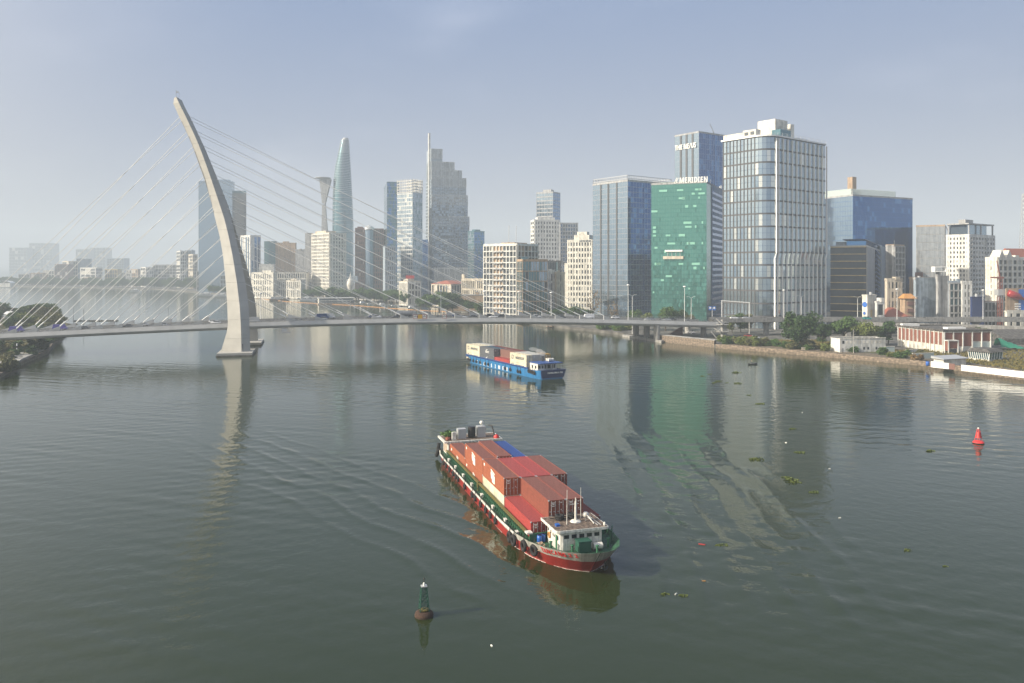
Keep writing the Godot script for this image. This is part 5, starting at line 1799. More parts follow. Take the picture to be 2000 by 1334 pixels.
func hull(o: Node3D, st: Array, lower: String, upper: String, rail: String, deck: String, wall := 0.16) -> void:
	var xs := []
	for i in st.size() - 1:
		for t in 4:
			xs.append(lerpf(st[i][0], st[i + 1][0], t / 4.0))
	xs.append(st[-1][0])
	var a := Shape.new()
	var b := Shape.new()
	var c := Shape.new()
	var d := Shape.new()
	for side in [1.0, -1.0]:
		var r := [[], [], [], []]
		for x in xs:
			var hd := half_at(st, x, 1)
			var hw := half_at(st, x, 2)
			var yp := half_at(st, x, 3)
			var ye := half_at(st, x, 4)
			var yd := half_at(st, x, 5)
			var lean := half_at(st, x, 6) if st[0].size() > 6 else 0.0
			var hp := lerpf(hw, hd, clampf(yp / maxf(ye, 0.1), 0, 1))
			var xp: float = x + lean * yp
			var hk := lerpf(hw, hd, clampf(yd / maxf(ye, 0.1), 0, 1)) - (0.3 if x > 20.0 and lean > 0.2 else 0.0)
			r[0].append(PackedVector3Array([Vector3(x - lean * 0.8, -0.9, side * hw * 0.96), Vector3(x, 0, side * hw), Vector3(xp, yp, side * hp)]))
			r[1].append(PackedVector3Array([Vector3(xp, yp, side * hp), Vector3(x + lean * ye, ye, side * hd)]))
			r[2].append(PackedVector3Array([Vector3(x + lean * ye, ye, side * hd), Vector3(x + lean * ye, ye + 0.03, side * maxf(hd - wall, 0.0)), Vector3(x + lean * yd, yd, side * maxf(hk - wall - 0.02, 0.0))]))
			r[3].append(PackedVector3Array([Vector3(x + lean * yd, yd, side * maxf(hk - wall, 0.0)), Vector3(x + lean * yd, yd, 0)]))
		var f: bool = side > 0
		a.loft(r[0], false, not f)
		b.loft(r[1], false, not f)
		c.loft(r[2], false, not f)
		for i in xs.size() - 1:
			if f:
				d.quad(r[3][i][0], r[3][i + 1][0], r[3][i + 1][1], r[3][i][1])
			else:
				d.quad(r[3][i][1], r[3][i + 1][1], r[3][i + 1][0], r[3][i][0])
	# flat stern
	var x0: float = st[0][0]
	var hw0: float = st[0][2]
	var hd0: float = st[0][1]
	var yp0: float = st[0][3]
	var ye0: float = st[0][4]
	var hp0 := lerpf(hw0, hd0, yp0 / ye0)
	a.quad(Vector3(x0, -0.9, -hw0), Vector3(x0, -0.9, hw0), Vector3(x0, yp0, hp0), Vector3(x0, yp0, -hp0))
	b.quad(Vector3(x0, yp0, -hp0), Vector3(x0, yp0, hp0), Vector3(x0, ye0, hd0), Vector3(x0, ye0, -hd0))
	part(o, "hull_bottom", a, mats[lower])
	part(o, "hull_topside", b, mats[upper])
	part(o, "bulwark", c, mats[rail])
	part(o, "deck", d, mats[deck])


func make_red_barge() -> void:
	var yaw := -1.27697
	var home := Vector3(1.245, 0, -125.0)
	var o := thing("container_barge", "long red-hulled container barge with green decks and a white wheelhouse at its bow", "barge", home, yaw)
	var b := Basis(Vector3.UP, yaw)
	var st := [[-34.5, 5.6, 4.6, 1.2, 1.75, 1.5, 0.0], [-31.0, 6.25, 5.9, 1.2, 1.72, 1.5, 0.0], [-27.0, 6.35, 6.2, 1.2, 1.68, 1.5, 0.0], [10.0, 6.35, 6.3, 1.2, 1.70, 1.5, 0.0], [18.0, 6.3, 6.1, 1.3, 2.0, 1.6, 0.05], [22.0, 5.9, 5.2, 1.4, 2.35, 1.75, 0.25], [25.0, 5.0, 3.9, 1.6, 2.75, 1.9, 0.5], [27.0, 3.7, 2.4, 1.75, 3.1, 2.05, 0.75], [28.2, 2.2, 0.9, 1.85, 3.35, 2.1, 0.9], [28.6, 0.9, 0.05, 1.9, 3.45, 2.1, 0.95], [28.7, 0.05, 0.02, 1.9, 3.5, 2.1, 0.95]]
	hull(o, st, "red hull", "grey hull", "deck green", "deck green")
	var s: Shape
	# rubbing strake
	s = Shape.new()
	for side in [1.0, -1.0]:
		for i in 52:
			var x0 := -34.0 + i * 1.0
			var x1 := x0 + 1.0
			s.beam(Vector3(x0, half_at(st, x0, 4) - 0.12, side * (half_at(st, x0, 1) + 0.06)), Vector3(x1, half_at(st, x1, 4) - 0.12, side * (half_at(st, x1, 1) + 0.06)), 0.16, 0.22)
	part(o, "rubbing_strake", s, mats["boat white"])
	# hold coaming with its stanchions and top rail
	for side in [1.0, -1.0]:
		s = Shape.new()
		s.span(Vector3(-29.0, 1.5, side * 5.02), Vector3(20.9, 1.95, side * 5.20))
		part(o, "coaming", s, mats["rail green"])
		s = Shape.new()
		for i in 56:
			s.box(Vector3(-28.8 + i * 0.895, 2.1, side * 5.42), Vector3(0.2, 1.2, 0.12))
			s.beam(Vector3(-28.8 + i * 0.895, 1.6, side * 5.95), Vector3(-28.8 + i * 0.895, 2.5, side * 5.45), 0.08, 0.10)
		part(o, "stanchion", s, mats["rail green"], true)
		s = Shape.new()
		s.span(Vector3(-29.0, 2.68, side * 5.18), Vector3(20.9, 2.80, side * 5.62))
		part(o, "coaming_rail", s, mats["moss yellow"])
		for x in [-25.0, -19.5, -13.5, -7.5, -1.0, 5.5, 12.0, 17.5]:
			s = Shape.new()
			s.box(Vector3(x, 1.75, side * 5.9), Vector3(0.75, 0.5, 0.3))
			s.box(Vector3(x, 2.04, side * 5.9), Vector3(0.85, 0.08, 0.4))
			part(o, "deck_vent", s, mats["boat white"])
	s = Shape.new()
	s.span(Vector3(20.7, 1.6, -5.2), Vector3(20.95, 2.7, 5.2))
	part(o, "hold_front", s, mats["rail green"])
	s = Shape.new()
	s.span(Vector3(20.2, 2.75, 4.9), Vector3(21.2, 2.95, 5.7))
	part(o, "rail_end", s, mats["boat white"])
	s = Shape.new()
	s.span(Vector3(-5.0, 1.5, 5.3), Vector3(-4.5, 3.0, 5.7))
	part(o, "coaming_post", s, mats["moss yellow"])
	s = Shape.new()
	s.span(Vector3(-29.0, 1.28, -5.0), Vector3(20.7, 1.42, 5.0))
	part(o, "hold_floor", s, mats["rust box"])
	# wheelhouse
	var wx0 := 21.6
	var wx1 := 26.0
	var wz0 := -2.7
	var wz1 := 3.0
	s = Shape.new()
	var plan := PackedVector2Array()
	for q in [[wx0, wz1], [wx1 - 0.5, wz1], [wx1 - 0.15, wz1 - 0.15], [wx1, wz1 - 0.5], [wx1, wz0], [wx0, wz0]]:
		plan.append(Vector2(q[0], q[1]))
	s.prism(plan, 1.6, 4.3)
	var house := part(o, "wheelhouse", s, mats["boat white"])
	s = Shape.new()
	plan = PackedVector2Array()
	for q in [[wx0 - 0.9, wz1 + 0.65], [wx1 + 0.1, wz1 + 0.65], [wx1 + 0.45, wz1 + 0.5], [wx1 + 0.6, wz1 + 0.1], [wx1 + 0.6, wz0 - 0.5], [wx1 + 0.4, wz0 - 0.75], [wx0 - 0.9, wz0 - 0.75]]:
		plan.append(Vector2(q[0], q[1]))
	s.prism(plan, 4.3, 4.62)
	part(o, "wheelhouse_roof", s, mats["boat white"])
	s = Shape.new()
	plan = PackedVector2Array()
	for q in [[wx0 - 0.8, wz1 + 0.55], [wx1 + 0.05, wz1 + 0.55], [wx1 + 0.4, wz1 + 0.4], [wx1 + 0.5, wz1 + 0.05], [wx1 + 0.5, wz0 - 0.45], [wx1 + 0.3, wz0 - 0.65], [wx0 - 0.8, wz0 - 0.65]]:
		plan.append(Vector2(q[0], q[1]))
	s.prism(plan, 4.60, 4.635)
	part(o, "roof_walkway", s, mats["roof brown"])
	for i in 5:
		s = Shape.new()
		s.box(Vector3(wx1 + 0.01, 3.62, wz1 - 0.95 - i * 1.02), Vector3(0.06, 0.46, 0.66))
		var win := part(house, "window", s, mats["window dark"])
	for x in [[22.0, 0.28, 0.4, 3.5], [22.9, 0.28, 0.4, 3.4], [23.7, 0.2, 0.3, 3.3], [24.2, 0.2, 0.3, 3.3], [25.45, 0.25, 0.5, 3.4]]:
		s = Shape.new()
		s.box(Vector3(x[0], x[3], wz1 + 0.01), Vector3(x[1], x[2], 0.06))
		part(house, "window", s, mats["window dark"])
	s = Shape.new()
	s.box(Vector3(24.95, 2.65, wz1 + 0.01), Vector3(0.6, 2.0, 0.06))
	part(house, "door", s, mats["rail green"])
	s = Shape.new()
	s.ring(Vector3(22.5, 2.9, wz1 + 0.12), 0.33, 0.09, Basis(Vector3(1, 0, 0), PI / 2))
	part(house, "life_ring", s, mats["orange tile"])
	# gear on the roof
	for q in [[22.3, 1.6, 0.62], [22.0, -0.2, 0.62]]:
		for k in 2:
			var t := tyre(home + b * Vector3(q[0], 4.82 + k * 0.3, q[1]), b * Basis(Vector3(1, 0, 0), PI / 2), 0.62, "black tyre lying flat on the white wheelhouse roof", "tyres on the wheelhouse roof")
	s = Shape.new()
	s.tube([Vector3(23.6, 4.6, -0.1), Vector3(23.6, 7.2, -0.1)], [0.17, 0.13], 8)
	s.tube([Vector3(23.6, 7.2, -0.1), Vector3(23.6, 7.7, -0.1)], [0.07], 6)
	s.beam(Vector3(23.6, 6.9, -0.55), Vector3(23.6, 6.9, 0.35), 0.06, 0.06)
	s.lathe([[0.75, 4.62], [0.6, 4.8], [0.2, 4.9]], Vector3(23.6, 0, -0.1), 12)
	part(o, "mast", s, mats["boat white"])
	s = Shape.new()
	s.tube([Vector3(24.4, 4.6, 1.4), Vector3(23.7, 8.8, 1.1)], [0.06, 0.03], 6)
	part(o, "antenna", s, mats["boat white"])
	s = Shape.new()
	s.tube([Vector3(22.4, 4.6, -1.3), Vector3(22.4, 8.6, -1.3)], [0.05, 0.03], 6)
	part(o, "antenna", s, mats["boat white"])
	s = Shape.new()
	s.ball(Vector3(23.6, 5.4, -1.5), Vector3(0.42, 0.42, 0.42))
	s.beam(Vector3(23.6, 4.6, -1.5), Vector3(23.6, 5.1, -1.5), 0.12, 0.12)
	s.tube([Vector3(23.9, 5.5, -1.5), Vector3(25.2, 4.7, -2.0)], [0.07], 6)
	part(o, "searchlight", s, mats["boat white"])
	for z in [-2.1, -2.5]:
		s = Shape.new()
		s.beam(Vector3(21.2, 4.72, z), Vector3(26.0, 4.72, z - 0.1), 0.07, 0.07)
		part(o, "boat_hook", s, mats["grey metal"])
	s = Shape.new()
	s.box(Vector3(24.6, 4.75, 2.75), Vector3(0.6, 0.3, 0.5))
	part(o, "roof_tub", s, mats["barrel blue"])
	s = Shape.new()
	s.ball(Vector3(26.2, 4.85, -3.0), Vector3(0.16, 0.3, 0.16))
	part(o, "navigation_lamp", s, mats["boat white"])
	# foredeck gear
	s = Shape.new()
	s.box(Vector3(27.2, 2.75, 0.3), Vector3(1.3, 1.3, 1.6))
	s.box(Vector3(27.2, 3.45, 0.3), Vector3(1.5, 0.12, 1.8))
	part(o, "windlass_box", s, mats["buoy green"])
	s = Shape.new()
	s.tube([Vector3(27.0, 2.5, -1.1), Vector3(27.0, 2.5, -2.3)], [0.42], 12)
	part(o, "windlass_drum", s, mats["boat white"])
	for q in [[27.6, 1.9], [28.6, -1.0], [25.6, 4.0], [26.4, -3.4]]:
		s = Shape.new()
		s.tube([Vector3(q[0], 2.0, q[1]), Vector3(q[0], 3.1, q[1])], [0.16], 8)
		s.lathe([[0.16, 3.0], [0.24, 3.05], [0.24, 3.15], [0.01, 3.18]], Vector3(q[0], 0, q[1]), 8)
		part(o, "bollard", s, mats["rail green"])
	s = Shape.new()
	for k in 3:
		var x := 24.6 + k * 0.9
		s.tube([Vector3(x, 2.2, -half_at(st, x, 1) + 0.4), Vector3(x, 3.9, -half_at(st, x, 1) + 0.4), Vector3(x + 0.5, 4.2, -half_at(st, x, 1) + 0.5)], [0.06], 6)
	part(o, "davit", s, mats["buoy green"])
	for q in [[21.6, 4.1, 0.33], [21.3, 3.5, 0.30]]:
		var d := thing("oil_drum", "blue plastic drum on the green deck behind the white wheelhouse", "drum", home + b * Vector3(q[0], 1.62, q[1]), yaw, "drums on the red barge")
		s = Shape.new()
		s.lathe([[0.0, 0.0], [q[2], 0.0], [q[2] + 0.03, 0.4], [q[2], 0.5], [q[2] + 0.03, 0.6], [q[2], 1.02], [0.0, 1.02]], Vector3.ZERO, 14)
		part(d, "drum_body", s, mats["barrel blue"])
		s = Shape.new()
		s.lathe([[0.0, 1.02], [q[2] * 0.9, 1.02], [q[2] * 0.9, 1.08], [0.0, 1.08]], Vector3.ZERO, 14)
		part(d, "lid", s, mats["navy hull"])
	s = Shape.new()
	for k in 9:
		s.ring(Vector3(22.3 + rng.randf() * 2.2, 1.75 + 0.05 * k, 4.3 + rng.randf() * 0.7), 0.28, 0.06, Basis(Vector3(1, 0, 0), rng.randf() * 0.5), 9, 4)
	part(o, "rope_coil", s, mats["tan wall"])
	# name on the bow, following the plating
	var name_bits := "TANCANG22"
	for i in name_bits.length():
		var x := 24.4 + i * 0.435
		var xa := x - 0.2
		var xb := x + 0.2
		var y := half_at(st, x, 4) - 0.55
		var f := func(q: float, yy: float) -> Vector3:
			var ye := half_at(st, q, 4)
			var hh := lerpf(half_at(st, q, 2), half_at(st, q, 1), yy / ye)
			return Vector3(q + half_at(st, q, 6) * yy, yy, hh)
		var u: Vector3 = (f.call(xb, y) - f.call(xa, y)).normalized()
		var v: Vector3 = (f.call(x, y + 0.3) - f.call(x, y - 0.3)).normalized()
		var nn := u.cross(v).normalized()
		v = nn.cross(u)
		lettering(o, "name_letter", name_bits[i], 0.72, 0.03, f.call(x, y) + nn * 0.04, Basis(u, v, nn), mats["lettering red"], 0.85)
	for i in 4:
		lettering(o, "draught_mark", ["3", "2", "1", "0"][i], 0.26, 0.02, Vector3(20.3, 1.15 - i * 0.3, half_at(st, 20.3, 2) + 0.18), Basis(Vector3.UP, 0.15), mats["lettering white"])
	# anchor
	s = Shape.new()
	s.tube([Vector3(30.6, 1.9, -1.1), Vector3(30.5, 0.9, -1.2)], [0.09], 6)
	s.tube([Vector3(30.2, 1.1, -1.7), Vector3(30.5, 0.75, -1.2), Vector3(30.6, 1.1, -0.7)], [0.1], 6)
	part(o, "anchor", s, mats["black iron"])
	# aft house
	s = Shape.new()
	s.span(Vector3(-34.2, 1.5, -5.0), Vector3(-29.6, 4.0, 5.0))
	var aft := part(o, "aft_house", s, mats["boat white"])
	s = Shape.new()
	s.span(Vector3(-35.4, 4.0, -5.6), Vector3(-29.2, 4.3, 5.9))
	part(o, "aft_roof", s, mats["boat white"])
	s = Shape.new()
	s.span(Vector3(-35.0, 4.3, -5.3), Vector3(-29.6, 4.32, 5.5))
	part(o, "aft_roof_deck", s, mats["roof brown"])
	for x in [-33.4, -32.2, -31.0]:
		s = Shape.new()
		s.box(Vector3(x, 2.7, 5.02), Vector3(0.7, 1.9, 0.06))
		part(aft, "door", s, mats["tan wall"])
	s = Shape.new()
	s.span(Vector3(-32.4, 4.32, 1.2), Vector3(-30.9, 6.2, 2.8))
	part(o, "water_tank", s, mats["grey metal"])
	s = Shape.new()
	s.span(Vector3(-32.8, 4.32, -2.8), Vector3(-31.3, 6.4, -1.2))
	part(o, "water_tank", s, mats["grey metal"])
	s = Shape.new()
	s.tube([Vector3(-31.8, 4.5, -0.1), Vector3(-31.8, 6.4, -0.1)], [0.75], 12)
	part(o, "funnel", s, mats["black iron"])
	s = Shape.new()
	s.ball(Vector3(-32.2, 7.0, -2.2), Vector3(0.42, 0.42, 0.42))
	s.beam(Vector3(-32.2, 6.3, -2.2), Vector3(-32.2, 6.8, -2.2), 0.12, 0.12)
	part(o, "radar_dome", s, mats["boat white"])
	s = Shape.new()
	s.tube([Vector3(-31.4, 6.6, -3.4), Vector3(-30.4, 6.6, -3.8), Vector3(-29.9, 4.5, -4.3)], [0.14], 7)
	part(o, "exhaust_pipe", s, mats["black iron"])
	s = Shape.new()
	s.lathe([[0.5, 4.32], [0.55, 4.7], [0.2, 5.0]], Vector3(-30.0, 0, -4.6), 10)
	part(o, "winch_cover", s, mats["buoy red"])
	s = Shape.new()
	s.span(Vector3(-30.4, 4.32, 3.4), Vector3(-29.9, 5.9, 4.2))
	part(o, "locker", s, mats["boat white"])
	s = Shape.new()
	s.tube([Vector3(-33.6, 4.3, 2.2), Vector3(-33.6, 9.0, 2.2)], [0.05, 0.03], 6)
	part(o, "flag_mast", s, mats["black iron"])
	for q in [[-31.2, 4.6, 4.6], [-32.2, 4.6, 4.7], [-30.4, 4.6, 5.0]]:
		s = Shape.new()
		s.lathe([[0.0, 4.32], [0.34, 4.32], [0.42, 4.8], [0.0, 4.8]], Vector3(q[0], 0, q[2]), 9)
		part(o, "plant_pot", s, mats["roof tile"])
	var leaves := leaf_cloud(420, Vector3(1.6, 0.75, 1.9), 0.22, 91, 0.35)
	var pl := part(o, "potted_plant", leaves, mats["leaf bright"], true)
	pl.position = Vector3(-32.4, 5.2, 4.2)
	s = Shape.new()
	s.tube([Vector3(-34.4, 1.9, 5.8), Vector3(-34.8, 0.4, 6.3)], [0.5, 0.34], 9)
	s.tube([Vector3(-35.0, 2.9, 5.7), Vector3(-35.0, 1.7, 5.9)], [0.34], 8)
	part(o, "stern_fender", s, mats["rubber"])
	# containers: rows along the hold, two tiers where the cargo is high
	var g := "containers on the red barge"
	var put := func(x: float, col: int, tier: int, paint: String, label: String, l := 12.19, high := 2.59) -> Node3D:
		return container(home + b * Vector3(x, 1.42 + tier * 2.6, 3.66 - col * 2.46), yaw, paint, label, g, l, high)
	var c: Node3D
	c = put.call(-22.9, 0, 0, "orange box", "single orange container closest to the aft house of the red barge")
	stroke_logo(c, 1.0, 0.6, 1.1, 0.7)
	c = put.call(-10.6, 0, 0, "orange box", "orange container under the second logo-marked box, behind the gap from the cream one")
	stroke_logo(c, 1.0, 0.4, 1.0, 0.7)
	c = put.call(-10.6, 0, 1, "orange box", "upper orange container with white stroke logo, amidships just aft of its twin")
	stroke_logo(c, 1.0, 0.2, 1.3, 1.15)
	put.call(-10.6, 1, 0, "rust box", "lower rust container hidden between the orange and blue columns")
	put.call(-10.6, 1, 1, "rust box", "rust-topped container beside the blue one on the red barge", 12.19, 2.85)
	put.call(-10.6, 2, 0, "rust box", "lower rust container beneath the blue one")
	put.call(-10.6, 2, 1, "blue box", "the only blue container on the red barge")
	c = put.call(1.7, 0, 0, "cream box", "cream container under the orange one on the red barge")
	c = put.call(1.7, 0, 1, "orange box", "upper orange container with white stroke logo standing on the cream box")
	stroke_logo(c, 1.0, 0.0, 1.3, 1.15)
	put.call(1.7, 1, 0, "maroon box", "lower maroon container inboard of the cream box")
	put.call(1.7, 1, 1, "red box", "bright red topped container next to the brown-roofed one above the cream box")
	put.call(1.7, 2, 0, "maroon box", "lower maroon container beneath the second bright red box")
	put.call(1.7, 2, 1, "red box", "bright red topped container next to the outboard rust one")
	put.call(1.7, 3, 0, "maroon box", "lower maroon container at the outboard edge")
	put.call(1.7, 3, 1, "rust box", "rust topped container at the outboard edge of the four-wide row")
	put.call(14.2, 0, 0, "red box", "low bright red container beside the walkway before the wheelhouse")
	put.call(14.2, 1, 0, "maroon box", "lower maroon container with doors behind the wheelhouse, inboard of the low red one")
	put.call(14.2, 1, 1, "rust box", "upper rust container with dark doors above the wheelhouse, next to the low red one")
	put.call(14.2, 2, 0, "maroon box", "lower maroon container with doors behind the wheelhouse mast")
	put.call(14.2, 2, 1, "rust box", "upper rust container with dark doors beside its twin above the wheelhouse")
	put.call(14.2, 3, 0, "maroon box", "low maroon container at the outboard edge beside the wheelhouse")
	# tyre fenders along the side that faces the sun
	for q in [-26.9, -24.6, -21.6, -18.7, -16.6, -14.8, -9.9, -4.8, -2.9, 0.6, 3.6, 6.2, 9.0]:
		var zz := half_at(st, q, 1)
		tyre(home + b * Vector3(q, 0.95, zz + 0.22), b, 0.55, "small black tyre fender hung along the red barge's side", "small tyre fenders of the red barge")
	for q in [[16.2, 0.95], [18.0, 1.05], [20.9, 1.3], [23.2, 1.5]]:
		var x: float = q[0]
		var zz := lerpf(half_at(st, x, 2), half_at(st, x, 1), 0.6)
		var slope := (half_at(st, x + 0.3, 1) - half_at(st, x - 0.3, 1)) / 0.6
		tyre(home + b * Vector3(x + half_at(st, x, 6), q[1], zz + 0.35), b * Basis(Vector3.UP, -atan(slope) ), 0.78, "large black tyre fender hung at the red barge's bow", "large tyre fenders of the red barge")
	for q in [-20.0, -8.0, 4.0, 14.0]:
		tyre(home + b * Vector3(q, 0.95, -half_at(st, q, 1) - 0.22), b * Basis(Vector3.UP, PI), 0.55, "small black tyre fender on the shaded side of the red barge", "tyre fenders on the shaded side")
	# foam along the waterline
	s = Shape.new()
	for side in [1.0, -1.0]:
		var edge := []
		var skirt := []
		for i in 80:
			var x := lerpf(6.0, 28.7, i / 79.0)
			var z: float = half_at(st, x, 2)
			var wide := (0.05 + 0.14 * rng.randf()) * smoothstep(6.0, 20.0, x)
			edge.append(Vector3(x, 0.06, side * (z + 0.02)))
			skirt.append(Vector3(x + wide * 0.5, 0.06, side * (z + 0.02 + wide)))
		for i in 79:
			if sin(i * 0.7) + sin(i * 0.31) > 0.9:
				continue
			s.quad(edge[i], edge[i + 1], skirt[i + 1], skirt[i])
	var fo := part(self, "bow_foam", s, mats["lettering white"])
	fo.position = home
	fo.rotation.y = yaw
	fo.set_meta("kind", "stuff")
	tag(fo, "thin white foam line along the red barge's waterline", "foam")


func make_blue_barge() -> void:
	var yaw := atan2(52.0, -27.6)
	var home := Vector3(13.75, 0, -270.35)
	var o := thing("container_barge", "blue container barge with white side lettering passing toward the bridge", "barge", home, yaw)
	var b := Basis(Vector3.UP, yaw)
	var st := [[0.0, 4.9, 3.9, 0.6, 3.1, 2.5, -0.25], [1.6, 5.15, 4.7, 0.6, 3.0, 2.4, -0.1], [4.0, 5.2, 5.0, 1.5, 2.8, 2.3, 0.0], [9.0, 5.2, 5.1, 1.6, 2.7, 2.2, 0.0], [50.0, 5.2, 5.1, 1.6, 2.7, 2.2, 0.0], [56.0, 5.1, 4.6, 1.7, 2.8, 2.2, 0.1], [59.5, 4.0, 2.8, 1.8, 3.0, 2.3, 0.4], [61.3, 2.2, 0.8, 1.9, 3.2, 2.3, 0.7], [61.9, 0.1, 0.02, 2.0, 3.3, 2.3, 0.8]]
	hull(o, st, "blue hull", "blue hull", "rail blue", "rail blue")
	var s := Shape.new()
	var x0 := 0.0
	s.hexa([Vector3(-0.15, 0.4, 4.3), Vector3(0.25, 0.4, 4.3), Vector3(0.25, 0.4, -4.3), Vector3(-0.15, 0.4, -4.3)], [Vector3(-0.82, 3.14, 4.92), Vector3(-0.3, 3.14, 4.92), Vector3(-0.3, 3.14, -4.92), Vector3(-0.82, 3.14, -4.92)])
	part(o, "transom", s, mats["navy hull"])
	for side in [1.0, -1.0]:
		s = Shape.new()
		s.span(Vector3(8.5, 2.2, side * 4.5), Vector3(60.0, 3.0, side * 4.7))
		for i in 44:
			s.box(Vector3(9.0 + i * 1.16, 2.6, side * 4.8), Vector3(0.14, 1.0, 0.18))
		s.span(Vector3(8.5, 3.0, side * 4.45), Vector3(60.0, 3.14, side * 4.95))
		part(o, "coaming", s, mats["rail blue"])
	s = Shape.new()
	s.span(Vector3(9.0, 1.3, -4.5), Vector3(59.5, 1.4, 4.5))
	part(o, "hold_floor", s, mats["rust box"])
	var turn := Basis(Vector3.UP, PI)
	var word := "TRANSIMEX"
	for i in word.length():
		lettering(o, "side_letter", word[i], 1.35, 0.04, Vector3(48.6 - i * 3.15, 0.98, -5.18), turn, mats["lettering white"])
	lettering(o, "stern_lettering", "TRANSIMEX 792", 0.62, 0.04, Vector3(-0.66, 2.2, 0.6), Basis(Vector3.UP, -PI / 2) * Basis(Vector3(1, 0, 0), -0.22), mats["lettering white"], 0.95)
	# wheelhouse
	s = Shape.new()
	s.span(Vector3(2.6, 2.3, -4.3), Vector3(8.0, 5.0, -1.6))
	var house := part(o, "wheelhouse", s, mats["boat white"])
	s = Shape.new()
	s.span(Vector3(4.4, 2.3, -1.55), Vector3(8.0, 5.0, 4.3))
	var inner := part(o, "wheelhouse_inner", s, mats["boat white"])
	for z in [-0.6, 1.2, 3.0]:
		var t := Shape.new()
		t.box(Vector3(4.38, 3.7, z), Vector3(0.08, 1.3, 1.2))
		part(inner, "window", t, mats["window dark"])
	s = Shape.new()
	s.span(Vector3(1.0, 5.0, -4.4), Vector3(8.4, 5.28, 4.7))
	part(o, "wheelhouse_roof", s, mats["rail blue"])
	for q in [[2.58, -3.7, 0.9], [2.58, -2.4, 0.7]]:
		s = Shape.new()
		s.box(Vector3(q[0], 3.9, q[1]), Vector3(0.08, 1.0, q[2]))
		part(house, "window", s, mats["window dark"])
	for q in [[4.0, 1.0], [6.2, 1.0]]:
		s = Shape.new()
		s.box(Vector3(q[0], 3.8, -4.32), Vector3(1.0, 1.0, 0.08))
		part(house, "window", s, mats["window dark"])
	for z in [1.0, 4.2]:
		s = Shape.new()
		s.beam(Vector3(1.3, 2.4, z), Vector3(1.3, 5.0, z), 0.14, 0.14)
		part(o, "roof_post", s, mats["boat white"])
	s = Shape.new()
	s.tube([Vector3(5.0, 5.9, 1.2), Vector3(5.0, 5.9, 3.2)], [0.55], 12)
	part(o, "roof_tank", s, mats["boat white"])
	s = Shape.new()
	s.span(Vector3(6.6, 5.28, 2.0), Vector3(8.0, 6.2, 3.4))
	part(o, "roof_locker", s, mats["boat white"])
	s = Shape.new()
	s.tube([Vector3(7.2, 5.2, 0.4), Vector3(7.2, 7.0, 0.4)], [0.35, 0.3], 10)
	part(o, "funnel", s, mats["black iron"])
	# smoke from the funnel
	for q in [[7.6, 7.9, 0.6, 1.5, 1.1, 1.4, 0.55], [9.6, 8.5, 0.4, 2.4, 1.0, 1.5, 0.32], [13.0, 8.9, 0.0, 3.6, 0.9, 1.6, 0.14]]:
		var f := FogVolume.new()
		f.name = "funnel_smoke" if q[0] < 8.0 else numbered("funnel_smoke_puff")
		f.shape = RenderingServer.FOG_VOLUME_SHAPE_ELLIPSOID
		f.size = Vector3(q[3], q[4], q[5]) * 1.6
		var fm := FogMaterial.new()
		fm.density = q[6]
		fm.albedo = Color(0.95, 0.95, 0.96)
		f.material = fm
		add_child(f)
		f.position = home + b * Vector3(q[0], q[1], q[2])
		f.rotation.y = yaw
		f.set_meta("kind", "stuff")
		tag(f, "pale grey funnel smoke drifting over the blue barge's stern", "smoke", "funnel smoke of the blue barge")
	var g := "containers on the blue barge"
	var put := func(x: float, col: int, tier: int, paint: String, label: String, l := 12.19) -> Node3D:
		return container(home + b * Vector3(x, 1.42 + tier * 2.91, -3.3 + col * 2.47), yaw + PI, paint, label, g, l, 2.9)
	var c: Node3D
	for q in [[53.9, 0, "lower cream container at the bow of the blue barge"], [53.9, 1, "upper cream lettered container at the bow of the blue barge"], [16.2, 0, "lower cream lettered container before the blue barge's wheelhouse"], [16.2, 1, "upper cream lettered container before the blue barge's wheelhouse"]]:
		c = put.call(q[0], 0, q[1], "cream box", q[2])
		lettering(c, "side_lettering", "MAERSK", 0.95, 0.02, Vector3(1.2, 1.45, 1.235), Basis.IDENTITY, mats["lettering navy"], 1.25)
		var t := Shape.new()
		t.span(Vector3(-4.9, 0.8, 1.23), Vector3(-3.5, 2.2, 1.245))
		part(c, "side_emblem", t, mats["lettering navy"])
		t = Shape.new()
		for k in 4:
			t.box(Vector3(-4.2, 1.5, 1.255), Vector3(1.05, 0.2, 0.02), Basis(Vector3(0, 0, 1), PI * k / 4.0))
		part(c, "emblem_star", t, mats["cream box"])
	for q in [[41.4, 0, "lower slate grey container amidships on the blue barge"], [41.4, 1, "upper slate grey container with a white swoosh amidships on the blue barge"]]:
		c = put.call(q[0], 0, q[1], "slate box", q[2])
		var t := Shape.new()
		for e in [[-0.6, 0.8, 0.6, 1.25, 0.16], [-0.9, 0.55, -0.2, 0.8, 0.14]]:
			t.beam(Vector3(e[0], 1.1 + e[1], 1.235), Vector3(e[2], 1.1 + e[3], 1.235), 0.03, e[4])
		part(c, "side_swoosh", t, mats["lettering white"])
		lettering(c, "side_lettering", "SITC", 0.7, 0.02, Vector3(0.5, 1.3, 1.235), Basis.IDENTITY, mats["lettering white"], 1.6)
	put.call(28.8, 0, 0, "red box", "low red container in the gap amidships on the blue barge")
	put.call(28.8, 1, 0, "brown box", "lower brown container behind the low red one on the blue barge")
	put.call(28.8, 1, 1, "brown box", "upper brown container behind the low red one on the blue barge")
	put.call(28.8, 2, 1, "maroon box", "maroon roofed container on the far side of the blue barge, midway")
	put.call(41.4, 1, 1, "teal box", "dark teal container inboard of the slate grey ones")
	put.call(41.4, 2, 1, "maroon box", "maroon roofed container on the far side of the slate grey ones")
	put.call(53.9, 1, 1, "cream box", "cream roofed container inboard at the blue barge's bow")
